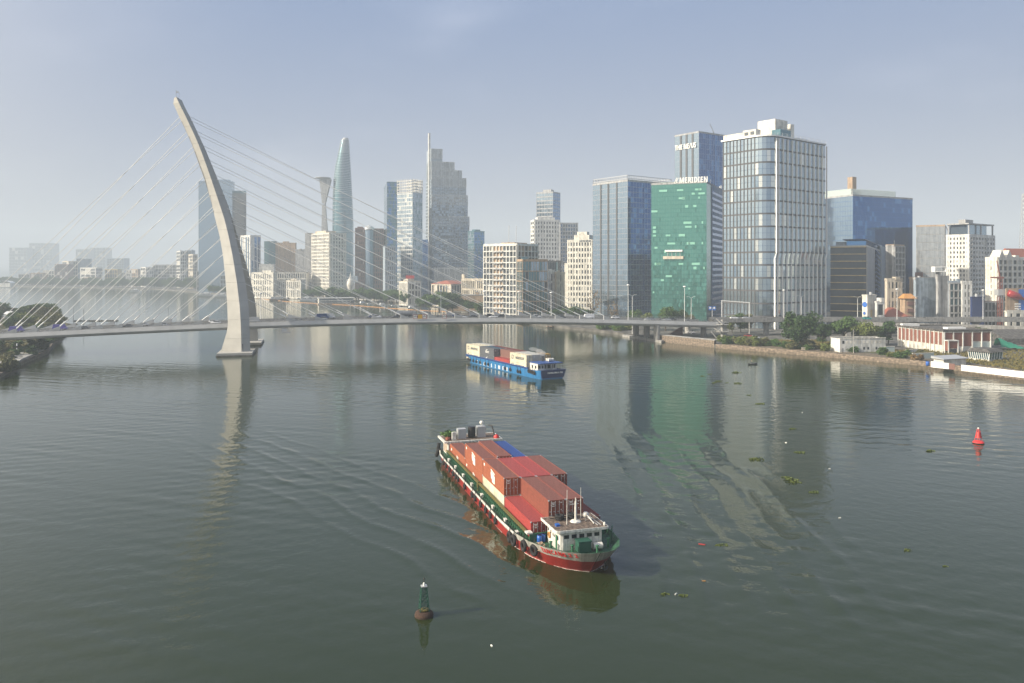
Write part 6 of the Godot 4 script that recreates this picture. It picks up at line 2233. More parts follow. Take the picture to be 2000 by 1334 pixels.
	put.call(53.9, 2, 1, "pale grey box", "pale roofed container on the far side of the blue barge's bow")
	put.call(16.2, 1, 1, "pale grey box", "pale grey container with doors inboard of the lettered ones")
	put.call(16.2, 1, 0, "pale grey box", "lower pale grey container inboard of the lettered ones")
	put.call(16.2, 2, 1, "pale grey box", "pale grey container beside the yellow-brown crate box")
	put.call(16.2, 2, 0, "pale grey box", "lower pale grey container beside the yellow-brown box")
	put.call(13.2, 3, 0, "yellow box", "short yellow-brown container by the blue barge's wheelhouse", 6.06)
	put.call(13.2, 3, 1, "yellow box", "upper short yellow-brown container by the blue barge's wheelhouse", 6.06)
	for q in [58.0, 55.0, 51.8, 49.0, 45.6, 41.2, 38.6, 24.6, 20.6, 15.0, 13.2]:
		tyre(home + b * Vector3(q, 1.2, -half_at(st, q, 1) - 0.2), b * turn, 0.62, "black tyre fender hung along the blue barge's side", "tyre fenders along the blue barge")
	for q in [[7.0, 2.2], [5.8, 2.2], [4.4, 2.1], [3.2, 2.0]]:
		tyre(home + b * Vector3(q[0], q[1], -half_at(st, q[0], 1) - 0.2), b * turn, 0.7, "black tyre fender hung high beside the blue barge's wheelhouse", "tyre fenders by the blue barge's stern")

# ---------------------------------------------------------------- plants

# Leaf-sized faces scattered through a volume of overlapping clumps; tint varies from leaf to leaf.
func leaf_cloud(count: int, r: Vector3, leaf: float, seed_: int, flat := 0.0, clumps := 14) -> Shape:
	var g := RandomNumberGenerator.new()
	g.seed = seed_
	var s := Shape.new()
	var cs := []
	for i in clumps:
		var d := Vector3(g.randfn(), g.randfn() * 0.8, g.randfn()).normalized()
		var q := 0.35 + 0.5 * g.randf()
		cs.append([Vector3(d.x * r.x * q, d.y * r.y * q, d.z * r.z * q), 0.28 + 0.24 * g.randf()])
	for i in count:
		var c: Array = cs[g.randi() % clumps]
		var d := Vector3(g.randfn(), g.randfn(), g.randfn()).normalized() * pow(g.randf(), 0.4)
		var at: Vector3 = c[0] + Vector3(d.x * r.x, d.y * r.y, d.z * r.z) * c[1]
		if at.y < -r.y * (1.0 - flat):
			at.y = -r.y * (1.0 - flat) + g.randf() * 0.2
		var a := Vector3(g.randfn(), g.randfn() * 0.6, g.randfn()).normalized()
		var u := a.cross(Vector3(g.randfn(), g.randfn(), g.randfn())).normalized()
		var k := leaf * (0.6 + 0.8 * g.randf())
		var t := 0.7 + 0.6 * g.randf()
		s.tint = Color(t * (0.92 + 0.2 * g.randf()), t, t * (0.85 + 0.2 * g.randf()))
		s.quad(at - a * k - u * k * 0.3, at - u * k * 0.55 + a * k * 0.1, at + a * k, at + u * k * 0.55)
	return s


func tree_kind(key: String, count: int, r: Vector3, trunk: float, leaf: float, seed_: int, clumps := 16) -> Dictionary:
	if cache.has(key):
		return cache[key]
	var g := RandomNumberGenerator.new()
	g.seed = seed_
	var t := Shape.new()
	var top := trunk + r.y
	t.tube([Vector3(0, -0.3, 0), Vector3(0.1, trunk * 0.5, 0.05), Vector3(0.05, trunk, 0), Vector3(0.2, top, 0.1)], [r.x * 0.075, r.x * 0.055, r.x * 0.05, r.x * 0.015], 8)
	for i in 7:
		var a := TAU * i / 7.0 + g.randf()
		var p := Vector3(0.05, trunk * (0.7 + 0.4 * g.randf()), 0)
		var q := p + Vector3(cos(a) * r.x * 0.65, r.y * (0.5 + 0.6 * g.randf()), sin(a) * r.z * 0.65)
		t.tube([p, p.lerp(q, 0.5) + Vector3(0, 0.3, 0), q], [r.x * 0.035, r.x * 0.025, r.x * 0.008], 6)
	var c := leaf_cloud(count, r, leaf, seed_, 0.05, clumps)
	for i in c.v.size():
		c.v[i] += Vector3(0, trunk + r.y * 0.85, 0)
	cache[key] = {"trunk": t.mesh(), "crown": c.mesh(true)}
	return cache[key]


func tree(called: String, label: String, kind: Dictionary, at: Vector3, leaf: String, size: float, group: String, turn := -1.0, squash := 1.0) -> Node3D:
	var o := thing(called, label, "tree", at, rng.randf() * TAU if turn < 0 else turn, group)
	part(o, "trunk", kind.trunk, mats["bark"])
	part(o, "crown", kind.crown, mats[leaf])
	o.scale = Vector3(size, size * squash, size)
	return o


func bush(label: String, at: Vector3, r: Vector3, leaf: String, group := "", count := 900) -> Node3D:
	var key := "bush %d" % (rng.randi() % 4)
	if not cache.has(key):
		var c := leaf_cloud(1500, Vector3(1, 0.9, 1), 0.14, hash(key), 0.15, 12)
		for i in c.v.size():
			c.v[i] += Vector3(0, 0.7, 0)
		cache[key] = c.mesh(true)
		var t := Shape.new()
		for i in 5:
			t.tube([Vector3.ZERO, Vector3(cos(i * 1.3) * 0.5, 0.8, sin(i * 1.3) * 0.5)], [0.04, 0.015], 5)
		cache[key + "stem"] = t.mesh()
	var o := thing("bush", label, "bush", at, rng.randf() * TAU, group)
	part(o, "foliage", cache[key], mats[leaf])
	part(o, "stem", cache[key + "stem"], mats["bark"])
	o.scale = r
	return o


func make_plants() -> void:
	var round_big := tree_kind("round big", 7000, Vector3(6.6, 5.6, 6.0), 3.2, 0.42, 1, 26)
	var round_mid := tree_kind("round mid", 4200, Vector3(4.4, 3.6, 4.2), 2.6, 0.36, 2, 20)
	var spread := tree_kind("spread", 4200, Vector3(6.4, 2.9, 5.6), 3.4, 0.38, 3, 20)
	var umbrella := tree_kind("umbrella", 2600, Vector3(6.5, 1.6, 6.0), 6.0, 0.36, 4, 16)
	var rough := tree_kind("rough", 3000, Vector3(4.2, 3.4, 4.2), 2.2, 0.42, 5, 14)
	var bare := tree_kind("bare", 320, Vector3(4.5, 5.5, 4.0), 3.6, 0.28, 6, 12)
	# big trees on the near bank
	tree("shade_tree", "big dense dark green tree at the water's edge beside the elevated road", round_big, Vector3(128.94, 1.6, -357), "leaf dark", 1.32, "", 0.4)
	tree("shade_tree", "dark green tree behind the white roofless building", spread, Vector3(154.92, 1.6, -372), "leaf mid", 1.1, "", 2.0, 1.45)
	tree("shade_tree", "yellow-green spreading tree overhanging the white roofless building", spread, Vector3(162.77, 1.6, -366), "leaf light", 1.2, "", 0.7, 1.1)
	tree("shade_tree", "small dark tree between the big tree and the white roofless building", rough, Vector3(144.88, 1.6, -372), "leaf dark", 1.15, "", 0.2)
	tree("shade_tree", "small dark tree between the yellow-green tree and the brick hall", rough, Vector3(178.55, 1.6, -378), "leaf dark", 1.25, "", 1.2)
	tree("shade_tree", "rounded dark tree showing over the brick hall's roof", round_mid, Vector3(216.4, 1.6, -366), "leaf dark", 1.0, "", 0.8)
	# roadside trees between the towers
	for q in [[1240, 470, 1.15, "leaf mid"], [1262, 466, 1.0, "leaf light"], [1300, 462, 1.35, "leaf mid"], [1332, 470, 1.15, "leaf dark"], [1345, 466, 0.9, "leaf olive"]]:
		tree("street_tree", "rounded street tree on the avenue below the green hotel", round_mid, Vector3((q[0] - 1000) / 1556.0 * q[1], STREET, -q[1]), q[3], q[2], "street trees below the green hotel", -1.0, 1.15)
	for q in [[1430, 448, 0.9, "leaf light"], [1447, 452, 1.0, "leaf mid"], [1462, 455, 0.95, "leaf olive"]]:
		tree("street_tree", "thin young street tree before the white-finned tower", rough, Vector3((q[0] - 1000) / 1556.0 * q[1], STREET, -q[1]), q[3], q[2], "young trees before the white-finned tower", -1.0, 1.2)
	tree("bare_tree", "tall leafless tree before the cream hotel", bare, Vector3(52.8, 1.6, -520), "leaf dry", 1.5, "", 0.0, 1.35)
	tree("bare_tree", "leafless tree reflected beside the slotted blue tower's base", bare, Vector3(63.62, 1.6, -500), "leaf dry", 1.2, "", 1.0, 1.2)
	# riverside belt behind the bridge
	for q in [[1135, 520, 1.3], [1118, 540, 1.2], [1098, 556, 1.2], [1085, 548, 0.9], [1062, 570, 1.1], [1040, 580, 1.0], [985, 585, 1.25], [962, 590, 1.2], [940, 600, 1.2], [915, 640, 1.3], [884, 645, 1.9], [858, 665, 2.0], [838, 690, 1.6], [873, 640, 1.3], [1020, 600, 1.0], [822, 720, 1.2]]:
		tree("riverside_tree", "dense riverside tree in the belt behind the bridge cables", [round_mid, spread, round_mid][rng.randi() % 3], Vector3((q[0] - 1000) / 1556.0 * q[1], STREET, -q[1]), ["leaf dark", "leaf mid", "leaf mid"][rng.randi() % 3], q[2], "riverside trees behind the bridge cables")
	for i in 34:
		var px := 588.0 + i * 6.6 + rng.randf() * 4.0
		var d := 985.0 - (px - 588.0) * 0.95 + rng.randf() * 40.0
		tree("quay_tree", "hazy tree in the park along the far quay", [round_mid, rough, spread][rng.randi() % 3], Vector3((px - 1000) / 1556.0 * d, STREET, -d), "leaf mid", 1.2 + 0.6 * rng.randf(), "park trees along the far quay")
	for i in 26:
		var px := 392.0 + i * 7.8 + rng.randf() * 4.0
		var d := 1235.0 - (px - 392.0) * 0.95 + 20.0 * rng.randf()
		if px > 470 and px < 600 and rng.randf() < 0.5:
			continue
		tree("quay_tree", "hazy tree in the park along the far quay", [round_mid, rough][rng.randi() % 2], Vector3((px - 1000) / 1556.0 * d, STREET, -d), "leaf mid", 1.0 + 0.5 * rng.randf(), "park trees along the far quay")
	for i in 58:
		var px := -20.0 + i * 7.2 + rng.randf() * 4.0
		var d := 1765.0 - px * 0.98 + 30.0 * rng.randf()
		d = minf(d, 1760.0 - maxf(px - 120.0, 0.0) * 0.78)
		d = maxf(d, 1275.0)
		tree("distant_tree", "blurred grey-green tree at the water line of the hazy far bank", [round_mid, rough][rng.randi() % 2], Vector3((px - 1000) / 1556.0 * d, STREET, -d - 22.0), "leaf mid", 1.6 + 0.8 * rng.randf(), "tree line of the hazy far bank")
	# the wooded spit beyond the bridge
	for q in [[70, 545, 1.35], [92, 570, 1.3]]:
		tree("umbrella_tree", "flat-topped umbrella tree standing above the wooded spit", umbrella, Vector3((q[0] - 1000) / 1556.0 * q[1], STREET, -q[1]), "leaf mid", q[2], "umbrella trees on the wooded spit")
	for i in 46:
		var d := 400.0 + 230.0 * rng.randf()
		var edge := -226.0 - (d - 397.0) * 0.47
		if d > 520.0:
			edge = -285.0 - (d - 520.0) * 1.15
		var x := edge - 8.0 - pow(rng.randf(), 1.6) * 110.0
		tree("scrub_tree", "dusty olive scrub tree on the wooded spit", [rough, round_mid, spread][rng.randi() % 3], Vector3(x, STREET, -d), ["leaf olive", "leaf olive", "leaf mid", "leaf light", "leaf light"][rng.randi() % 5], 0.8 + 0.55 * rng.randf(), "scrub trees on the wooded spit")
	for i in 40:
		var d := 262.0 + 150.0 * rng.randf()
		var edge := -172.0 - maxf(d - 270.0, -8.0) * 0.42
		var x := edge - 1.0 - pow(rng.randf(), 1.5) * 34.0
		bush("dark shrub crowding the bank under the bridge's lit end", Vector3(x, STREET - 0.3, -d), Vector3.ONE * (1.6 + 1.6 * rng.randf()), ["leaf dark", "leaf mid", "leaf olive", "leaf mid"][rng.randi() % 4], "shrubs on the bank under the bridge")
	# near bank shrubs, each where it stands
	for q in [[1632, 352, 3.6, 3.2, "leaf bright", "bright yellow-green bush against the end of the white roofless building"], [1612, 348, 2.8, 2.2, "leaf light", "low light green bush spreading at the big tree's foot"], [1650, 344, 2.2, 1.7, "leaf mid", "small green bush under the roofless building's corner"], [1668, 342, 2.4, 1.8, "leaf mid", "dark bush below the wall of the roofless building"], [1722, 332, 2.9, 2.2, "leaf mid", "round bush near the pale garden wall"], [1760, 320, 3.0, 2.0, "leaf mid", "broad green bush before the pale green wall"], [1742, 324, 2.2, 1.4, "leaf light", "low light bush beside the broad green one"], [1791, 311, 2.6, 1.8, "leaf dry", "dry tan bush beside the white panel fence"], [1775, 330, 2.0, 1.4, "leaf mid", "small hedge clump behind the pale green wall"], [1800, 336, 2.4, 1.2, "leaf olive", "low hedge at the foot of the brick hall"]]:
		var d: float = q[1]
		bush(q[5], Vector3((q[0] - 1000) / 1556.0 * d, STREET - 0.1, -d), Vector3(q[2], q[3], q[2]), q[4])
	for i in 44:
		var t := rng.randf()
		var x := lerpf(99.0, 130.0, t) + rng.randf() * 6.0
		var d := lerpf(381.0, 350.0, t) + rng.randf() * 12.0
		bush("weedy green scrub along the bank before the elevated road", Vector3(x, STREET - 0.1, -d), Vector3(2.3, 1.5 + rng.randf(), 2.3) * (0.8 + 0.6 * rng.randf()), ["leaf bright", "leaf light", "leaf mid", "leaf olive"][rng.randi() % 4], "scrub along the bank before the elevated road")
	for i in 30:
		var px := 1085.0 + rng.randf() * 155.0
		var d := 462.0 + rng.randf() * 22.0
		bush("weedy green scrub on the bank under the bridge approach", Vector3(maxf((px - 1000) / 1556.0 * d, 62.0 if d < 470.0 else 54.0), STREET - 0.2, -d), Vector3(2.8, 1.8, 2.6) * (0.8 + 0.6 * rng.randf()), ["leaf bright", "leaf light", "leaf mid"][rng.randi() % 3], "scrub on the bank under the bridge approach")
	# grass tufts over the fields
	var tuft := Shape.new()
	var g := RandomNumberGenerator.new()
	g.seed = 5
	for i in 7:
		var a := g.randf() * TAU
		var e := Vector3(cos(a), 0, sin(a))
		var base := Vector3(g.randfn() * 0.15, 0, g.randfn() * 0.15)
		tuft.quad(base - e * 0.06, base + e * 0.06, base + e * 0.03 + Vector3(g.randfn() * 0.12, 0.42, g.randfn() * 0.12), base - e * 0.03 + Vector3(g.randfn() * 0.1, 0.36, 0))
	var mm := MultiMesh.new()
	mm.transform_format = MultiMesh.TRANSFORM_3D
	mm.use_colors = true
	mm.mesh = tuft.mesh(true)
	var spots := []
	for i in 9000:
		var x := 128.0 + g.randf() * 125.0
		var d := 225.0 + g.randf() * 130.0
		if x < 183.0 - (d - 272.0) * 0.36 or d > 352.0:
			continue
		spots.append(Vector3(x, STREET, -d))
	for i in 2500:
		var x := 104.0 + g.randf() * 50.0
		var d := 352.0 + g.randf() * 46.0
		if x < 105.0 + (385.0 - d) * 1.05:
			continue
		spots.append(Vector3(x, STREET, -d))
	for i in 6000:
		var d := 275.0 + g.randf() * 240.0
		spots.append(Vector3(-176.0 - (d - 272.0) * 0.43 - g.randf() * 70.0, STREET, -d))
	mm.instance_count = spots.size()
	for i in spots.size():
		mm.set_instance_transform(i, Transform3D(Basis(Vector3.UP, g.randf() * TAU).scaled(Vector3.ONE * (0.8 + g.randf() * 1.2)), spots[i]))
		var t := 0.7 + 0.6 * g.randf()
		mm.set_instance_color(i, Color(t * 1.2, t, t * 0.7))
	var mi := MultiMeshInstance3D.new()
	mi.name = "bank_grass_tufts"
	mi.multimesh = mm
	mi.material_override = mats["leaf olive"]
	mi.set_meta("kind", "stuff")
	add_child(mi)
	tag(mi, "rough dry grass growing over the river banks", "grass")
	# floating water hyacinth
	for q in [[68.4, 264.09, 1.6], [66.13, 260.51, 1.3], [80.63, 286.43, 2.2], [70.32, 260.51, 1.0], [73.5, 259.33, 1.7], [68.49, 219.74, 1.4], [69.92, 234.99, 0.8], [65.2, 185.12, 1.2], [58.25, 161.27, 1.2], [47.67, 155.18, 1.8], [47, 155.6, 1.0], [49.06, 140.08, 1.8], [49.1, 138.39, 1.5], [48.76, 141.8, 1.0], [50.18, 132.35, 1.0], [106.77, 274.15, 0.8], [84.66, 243.95, 0.6], [28.14, 106.81, 1.0], [85.39, 162.63, 1.3], [17.36, 90.66, 0.8], [19.46, 90.38, 0.6], [52.12, 105.06, 0.7], [53.97, 99.26, 0.5], [70.01, 282.22, 0.9], [66.17, 276.79, 1.2]]:
		var key := "hyacinth %d" % (rng.randi() % 3)
		if not cache.has(key):
			cache[key] = leaf_cloud(120, Vector3(1.0, 0.10, 0.55), 0.12, hash(key), 0.6, 8).mesh(true)
		var o := thing("floating_weed", "small raft of floating green water weed on the river", "water plant", Vector3(q[0], 0.06, -q[1]), rng.randf() * 0.6 - 0.3, "rafts of floating water weed")
		part(o, "leaf_raft", cache[key], mats["hyacinth"])
		o.scale = Vector3.ONE * q[2]

# ---------------------------------------------------------------- near bank and small things

func lamp_post(at: Vector3, high: float, arms: int, label: String, group: String) -> void:
	var o := thing("lamp_post", label, "lamp post", at, 0.25, group)
	var s := Shape.new()
	s.tube([Vector3.ZERO, Vector3(0, high, 0)], [0.17, 0.10], 7)
	part(o, "pole", s, mats["white metal"])
	if arms == 0:
		s = Shape.new()
		s.lathe([[0.1, high - 0.1], [0.75, high + 0.1], [0.75, high + 0.5], [0.1, high + 0.75]], Vector3.ZERO, 12)
		part(o, "lamp_head", s, mats["white metal"])
	for k in arms:
		var e := Vector3(-1.0 if k == 0 else 1.0, 0, 0)
		s = Shape.new()
		s.tube([Vector3(0, high - 0.2, 0), e * 1.2 + Vector3(0, high + 0.7, 0), e * 2.0 + Vector3(0, high + 0.8, 0)], [0.07], 6)
		part(o, "lamp_arm", s, mats["white metal"])
		s = Shape.new()
		s.box(e * 2.1 + Vector3(0, high + 0.78, 0), Vector3(0.9, 0.16, 0.3))
		part(o, "lamp_head", s, mats["white metal"])


func make_shore() -> void:
	var s: Shape
	# roofless white building
	var wd := [Vector3(150.7, 1.6, -347.02), 0.157, 21.39, 6.77]
	var o := thing("roofless_building", "long white roofless ruin with blocked upper windows on the river terrace", "building", wd[0], wd[1])
	var w: float = wd[2]
	var d: float = wd[3]
	var h := 5.8
	for q in [[0, d / 2, w, 0.35], [0, -d / 2, w, 0.35], [-w / 2 + 0.17, 0, 0.35, d - 0.35], [w / 2 - 0.17, 0, 0.35, d - 0.35]]:
		s = Shape.new()
		s.box(Vector3(q[0], h / 2, q[1]), Vector3(q[2], h, q[3]))
		part(o, "wall", s, mats["white wall"])
	s = Shape.new()
	s.span(Vector3(-w / 2 - 0.15, h, d / 2 - 0.3), Vector3(w / 2 + 0.15, h + 0.3, d / 2 + 0.35))
	s.span(Vector3(-w / 2 - 0.15, h, -d / 2 - 0.3), Vector3(w / 2 + 0.15, h + 0.3, -d / 2 + 0.35))
	part(o, "coping", s, mats["ivory wall"])
	for i in 10:
		s = Shape.new()
		s.box(Vector3(-w / 2 + 1.6 + i * (w - 3.0) / 9.5, h * 0.74, d / 2 + 0.16), Vector3(0.95, 1.25, 0.12))
		part(o, "blocked_window", s, mats["ivory wall"] if i != 0 else mats["window dark"])
	for i in [2, 5, 6, 8]:
		s = Shape.new()
		s.box(Vector3(-w / 2 + 1.6 + i * (w - 3.0) / 9.5, h * 0.27, d / 2 + 0.16), Vector3(0.8, 1.1, 0.12))
		part(o, "window", s, mats["window dark"])
	s = Shape.new()
	s.box(Vector3(-w / 2 + 1.3, 0.9, d / 2 + 0.16), Vector3(0.8, 1.8, 0.12))
	part(o, "door", s, mats["grey wall"])
	# brick hall
	wd = [Vector3(193.02, 1.6, -356.91), 0.140, 22.17, 31.03]
	w = wd[2]
	d = wd[3]
	h = 9.0
	o = thing("brick_hall", "flat-roofed hall of red brick panels between white pilasters on the river terrace", "building", wd[0], wd[1])
	s = Shape.new()
	s.box(Vector3(0, h / 2, 0), Vector3(w, h, d))
	part(o, "wall", s, mats["ivory wall"])
	for side in ["left", "front"]:
		var F := side_of(side, w, d)
		var n := 11 if side == "left" else 5
		var e := Basis(F[1], Vector3.UP, F[2])
		var bay: float = F[3] / n
		for i in n:
			s = Shape.new()
			var low := h * 0.36 if side == "left" or i < 3 else h * 0.54
			if side == "front" and i < 3:
				low = h * 0.3
			s.box(F[0] + F[1] * bay * (i + 0.5) + Vector3(0, (h - 0.5 + low) / 2, 0) + F[2] * 0.06, Vector3(bay - 0.75, h - 0.5 - low, 0.18), e)
			part(o, "brick_panel", s, mats["brick"])
			if side == "front" and i >= 3:
				s = Shape.new()
				s.box(F[0] + F[1] * bay * (i + 0.5) + Vector3(0, h * 0.25, 0) + F[2] * 0.05, Vector3(bay - 1.0, h * 0.44, 0.14), e)
				part(o, "roller_door", s, mats["frosted glass"])
		for i in n + 1:
			s = Shape.new()
			s.box(F[0] + F[1] * clampf(bay * i, 0.2, F[3] - 0.2) + Vector3(0, h / 2, 0) + F[2] * 0.22, Vector3(0.42, h, 0.5), e)
			part(o, "pilaster", s, mats["white wall"])
	s = Shape.new()
	roof_box(s, w + 0.5, d + 0.5, h, 0.5)
	part(o, "roof", s, mats["weathered roof"])
	s = Shape.new()
	s.span(Vector3(-w * 0.48, h + 0.3, -d * 0.48), Vector3(-w * 0.1, h + 1.4, -d * 0.42))
	part(o, "roof_unit", s, mats["white metal"])
	s = Shape.new()
	s.span(Vector3(-w * 0.1, h + 0.3, d * 0.1), Vector3(w * 0.3, h + 1.1, d * 0.2))
	part(o, "roof_unit", s, mats["white metal"])
	# porch of the hall
	s = Shape.new()
	var px := Vector3(-w / 2 + 1.2, 0, d / 2 + 3.0)
	for q in [[-2.0, 1.2], [2.4, 1.2], [2.4, -1.2], [-2.0, -1.2]]:
		s.box(px + Vector3(q[0], 2.7, q[1]), Vector3(0.4, 5.4, 0.4))
	s.box(px + Vector3(0.2, 5.5, 0), Vector3(5.0, 0.35, 3.0))
	part(o, "porch_frame", s, mats["white wall"])
	s = Shape.new()
	s.box(px + Vector3(0.3, 3.7, 1.0), Vector3(3.4, 3.0, 0.2))
	s.box(px + Vector3(-1.9, 3.2, 0), Vector3(0.2, 4.0, 2.0))
	part(o, "porch_panel", s, mats["brick"])
	s = Shape.new()
	s.box(px + Vector3(0.6, 1.2, 0.6), Vector3(2.6, 1.6, 0.3))
	part(o, "porch_grille", s, mats["dark grey"])
	# hard standing round the hall
	s = Shape.new()
	s.prism(outline([[178, 318], [214, 312], [232, 338], [206, 350], [180, 338]]), STREET + 0.02, STREET + 0.05)
	setting("yard_paving", s, mats["city ground"])
	# glass pavilion
	wd = [Vector3(186.5, 1.6, -313.79), 0.489, 9, 8.32]
	w = wd[2]
	d = wd[3]
	o = thing("glass_pavilion", "small low glass pavilion with leaning mullions on the grass", "building", wd[0], wd[1])
	s = Shape.new()
	s.box(Vector3(0, 0.3, 0), Vector3(w, 0.6, d))
	part(o, "plinth", s, mats["ivory wall"])
	s = Shape.new()
	s.hexa([Vector3(-w / 2 + 0.3, 0.6, d / 2 - 0.3), Vector3(w / 2 - 0.3, 0.6, d / 2 - 0.3), Vector3(w / 2 - 0.3, 0.6, -d / 2 + 0.3), Vector3(-w / 2 + 0.3, 0.6, -d / 2 + 0.3)], [Vector3(-w / 2 - 0.1, 3.4, d / 2 + 0.1), Vector3(w / 2 + 0.1, 3.4, d / 2 + 0.1), Vector3(w / 2 + 0.1, 3.4, -d / 2 - 0.1), Vector3(-w / 2 - 0.1, 3.4, -d / 2 - 0.1)])
	part(o, "glazing", s, mats["teal glass"])
	for side in ["left", "front"]:
		var F := side_of(side, w - 0.6, d - 0.6)
		var n := 9 if side == "left" else 5
		for i in n + 1:
			s = Shape.new()
			s.beam(F[0] + F[1] * F[3] * i / n + Vector3(0, 0.6, 0) + F[2] * 0.05, F[0] + F[1] * (F[3] * i / n - 0.25) + Vector3(0, 3.4, 0) + F[2] * 0.5, 0.22, 0.22)
			part(o, "mullion", s, mats["white metal"])
	s = Shape.new()
	s.hexa([Vector3(-w / 2 - 0.8, 3.4, d / 2 + 0.8), Vector3(w / 2 + 0.8, 3.4, d / 2 + 0.8), Vector3(w / 2 + 0.8, 3.4, -d / 2 - 0.6), Vector3(-w / 2 - 0.8, 3.4, -d / 2 - 0.6)], [Vector3(-w / 2 + 0.6, 4.6, d / 2 - 1.2), Vector3(w / 2 - 0.6, 4.6, d / 2 - 1.2), Vector3(w / 2 - 0.6, 4.6, -d / 2 + 0.8), Vector3(-w / 2 + 0.6, 4.6, -d / 2 + 0.8)])
	part(o, "roof", s, mats["weathered roof"])
	# white panel fence by the water
	o = thing("panel_fence", "white sheet-metal panel fence along the kerb by the water", "fence")
	var a := Vector3(152.46, STREET, -290.0)
	var e := Vector3(171.99, STREET, -252.0)
	var dir := (e - a).normalized()
	var n := int(a.distance_to(e) / 2.3)
	for i in n:
		if i == 4:
			continue
		var p := a + dir * (i + 0.5) * 2.3
		var lean := rng.randfn() * 0.03
		s = Shape.new()
		s.box(Vector3(0, 1.05, 0), Vector3(2.24, 2.1, 0.06))
		for k in 7:
			s.box(Vector3(-0.96 + k * 0.32, 1.05, 0.04), Vector3(0.09, 2.04, 0.04))
		var f := part(o, "fence_panel", s, mats["white metal"] if i != 3 else mats["brown box"])
		f.transform = Transform3D(Basis(dir, Vector3.UP, dir.cross(Vector3.UP)) * Basis(Vector3(1, 0, 0), lean), p)
		s = Shape.new()
		s.beam(p - dir * 1.13, p - dir * 1.13 + Vector3(0, 2.3, 0), 0.1, 0.1)
		part(o, "fence_post", s, mats["grey metal"])
	o = thing("shed_roof", "low grey corrugated shed behind the white panel fence", "shed", Vector3(163.2, 1.6, -297), 0.35)
	s = Shape.new()
	s.span(Vector3(-5.5, 0, -2.2), Vector3(5.5, 2.4, 2.2))
	part(o, "wall", s, mats["ivory wall"])
	s = Shape.new()
	s.hexa([Vector3(-6.2, 2.4, 3.0), Vector3(6.2, 2.4, 3.0), Vector3(6.2, 2.4, -2.8), Vector3(-6.2, 2.4, -2.8)], [Vector3(-6.2, 2.6, 3.0), Vector3(6.2, 2.6, 3.0), Vector3(6.2, 3.3, -2.8), Vector3(-6.2, 3.3, -2.8)])
	part(o, "roof", s, mats["grey metal"])
	o = thing("water_drum", "blue plastic drum standing at the end of the white panel fence", "drum", Vector3(153.42, 1.6, -294))
	s = Shape.new()
	s.lathe([[0.0, 0.0], [0.62, 0.0], [0.68, 0.6], [0.62, 0.8], [0.68, 1.0], [0.62, 1.6], [0.0, 1.6]], Vector3.ZERO, 14)
	part(o, "drum_body", s, mats["barrel blue"])
	s = Shape.new()
	s.lathe([[0.0, 1.6], [0.55, 1.6], [0.5, 1.7], [0.0, 1.72]], Vector3.ZERO, 14)
	part(o, "lid", s, mats["navy hull"])
	# walls in the gardens
	for q in [["garden_wall", "pale green garden wall between bush and grass on the terrace", Vector3(163.59, 1.6, -317), 0.30, 10.5, 2.2, "frosted glass"], ["garden_wall", "low white garden wall before the brick hall", Vector3(169.65, 1.6, -338), 0.55, 9.0, 1.5, "white wall"], ["garden_wall", "short pale rendered wall beside the roofless ruin", Vector3(161.26, 1.6, -340), 0.2, 4.5, 2.6, "frosted glass"], ["rubble_wall", "broken cream wall fragment at the big tree's foot", Vector3(130.76, 1.6, -352), 0.1, 5.6, 1.0, "cream wall"]]:
		o = thing(q[0], q[1], "wall", q[2], q[3])
		s = Shape.new()
		var l: float = q[4]
		s.span(Vector3(-l / 2, 0, -0.15), Vector3(l / 2, q[5], 0.15))
		part(o, "wall_panel", s, mats[q[6]])
		s = Shape.new()
		s.span(Vector3(-l / 2 - 0.1, q[5], -0.25), Vector3(l / 2 + 0.1, q[5] + 0.14, 0.25))
		part(o, "coping", s, mats["ivory wall"])
	# tarpaulin and tin roofs beyond the hall
	o = thing("tarpaulin_heap", "sloping heap covered by a bright green tarpaulin beside the brick hall", "tarpaulin", Vector3(223.63, 1.6, -358))
	s = Shape.new()
	var rows := []
	for i in 9:
		var row := PackedVector3Array()
		for j in 7:
			var x := -5.5 + i * 1.5
			var hh := lerpf(5.0, 0.3, i / 8.0) * sin(PI * (j + 0.4) / 7.0) + 0.25 * sin(i * 2.1 + j * 1.7)
			row.append(Vector3(x, maxf(hh, 0.05), 3.0 - j))
		rows.append(row)
	s.loft(rows, false, true)
	part(o, "sheet", s, mats["tarp green"])
	o = thing("tin_roof_shed", "brown tin-roofed shed behind the green tarpaulin heap", "shed", Vector3(243.97, 1.6, -380))
	s = Shape.new()
	s.hexa([Vector3(-12, 0, 4), Vector3(14, 0, 4), Vector3(14, 0, -8), Vector3(-12, 0, -8)], [Vector3(-12, 3.0, 4), Vector3(14, 3.0, 4), Vector3(14, 6.5, -8), Vector3(-12, 6.5, -8)])
	part(o, "roof", s, mats["weathered roof"])
	o = thing("blue_awning", "long blue sheet awning below the slip road", "awning", Vector3(253.23, 1.6, -398))
	s = Shape.new()
	s.span(Vector3(-14, 3.2, -4), Vector3(20, 3.5, 4))
	part(o, "sheet", s, mats["blue grey wall"])
	s = Shape.new()
	for i in 6:
		s.beam(Vector3(-13 + i * 6.0, 0, 3.6), Vector3(-13 + i * 6.0, 3.2, 3.6), 0.15, 0.15)
	part(o, "post", s, mats["grey metal"], true)
	o = thing("utility_pole", "thin concrete utility pole before the roofless ruin", "pole", Vector3(145.32, 1.6, -339))
	s = Shape.new()
	s.tube([Vector3.ZERO, Vector3(0, 10.0, 0)], [0.16, 0.10], 7)
	part(o, "pole", s, mats["pale concrete"])
	s = Shape.new()
	s.beam(Vector3(-0.7, 9.3, 0), Vector3(0.7, 9.3, 0), 0.12, 0.12)
	part(o, "crossarm", s, mats["steel"])
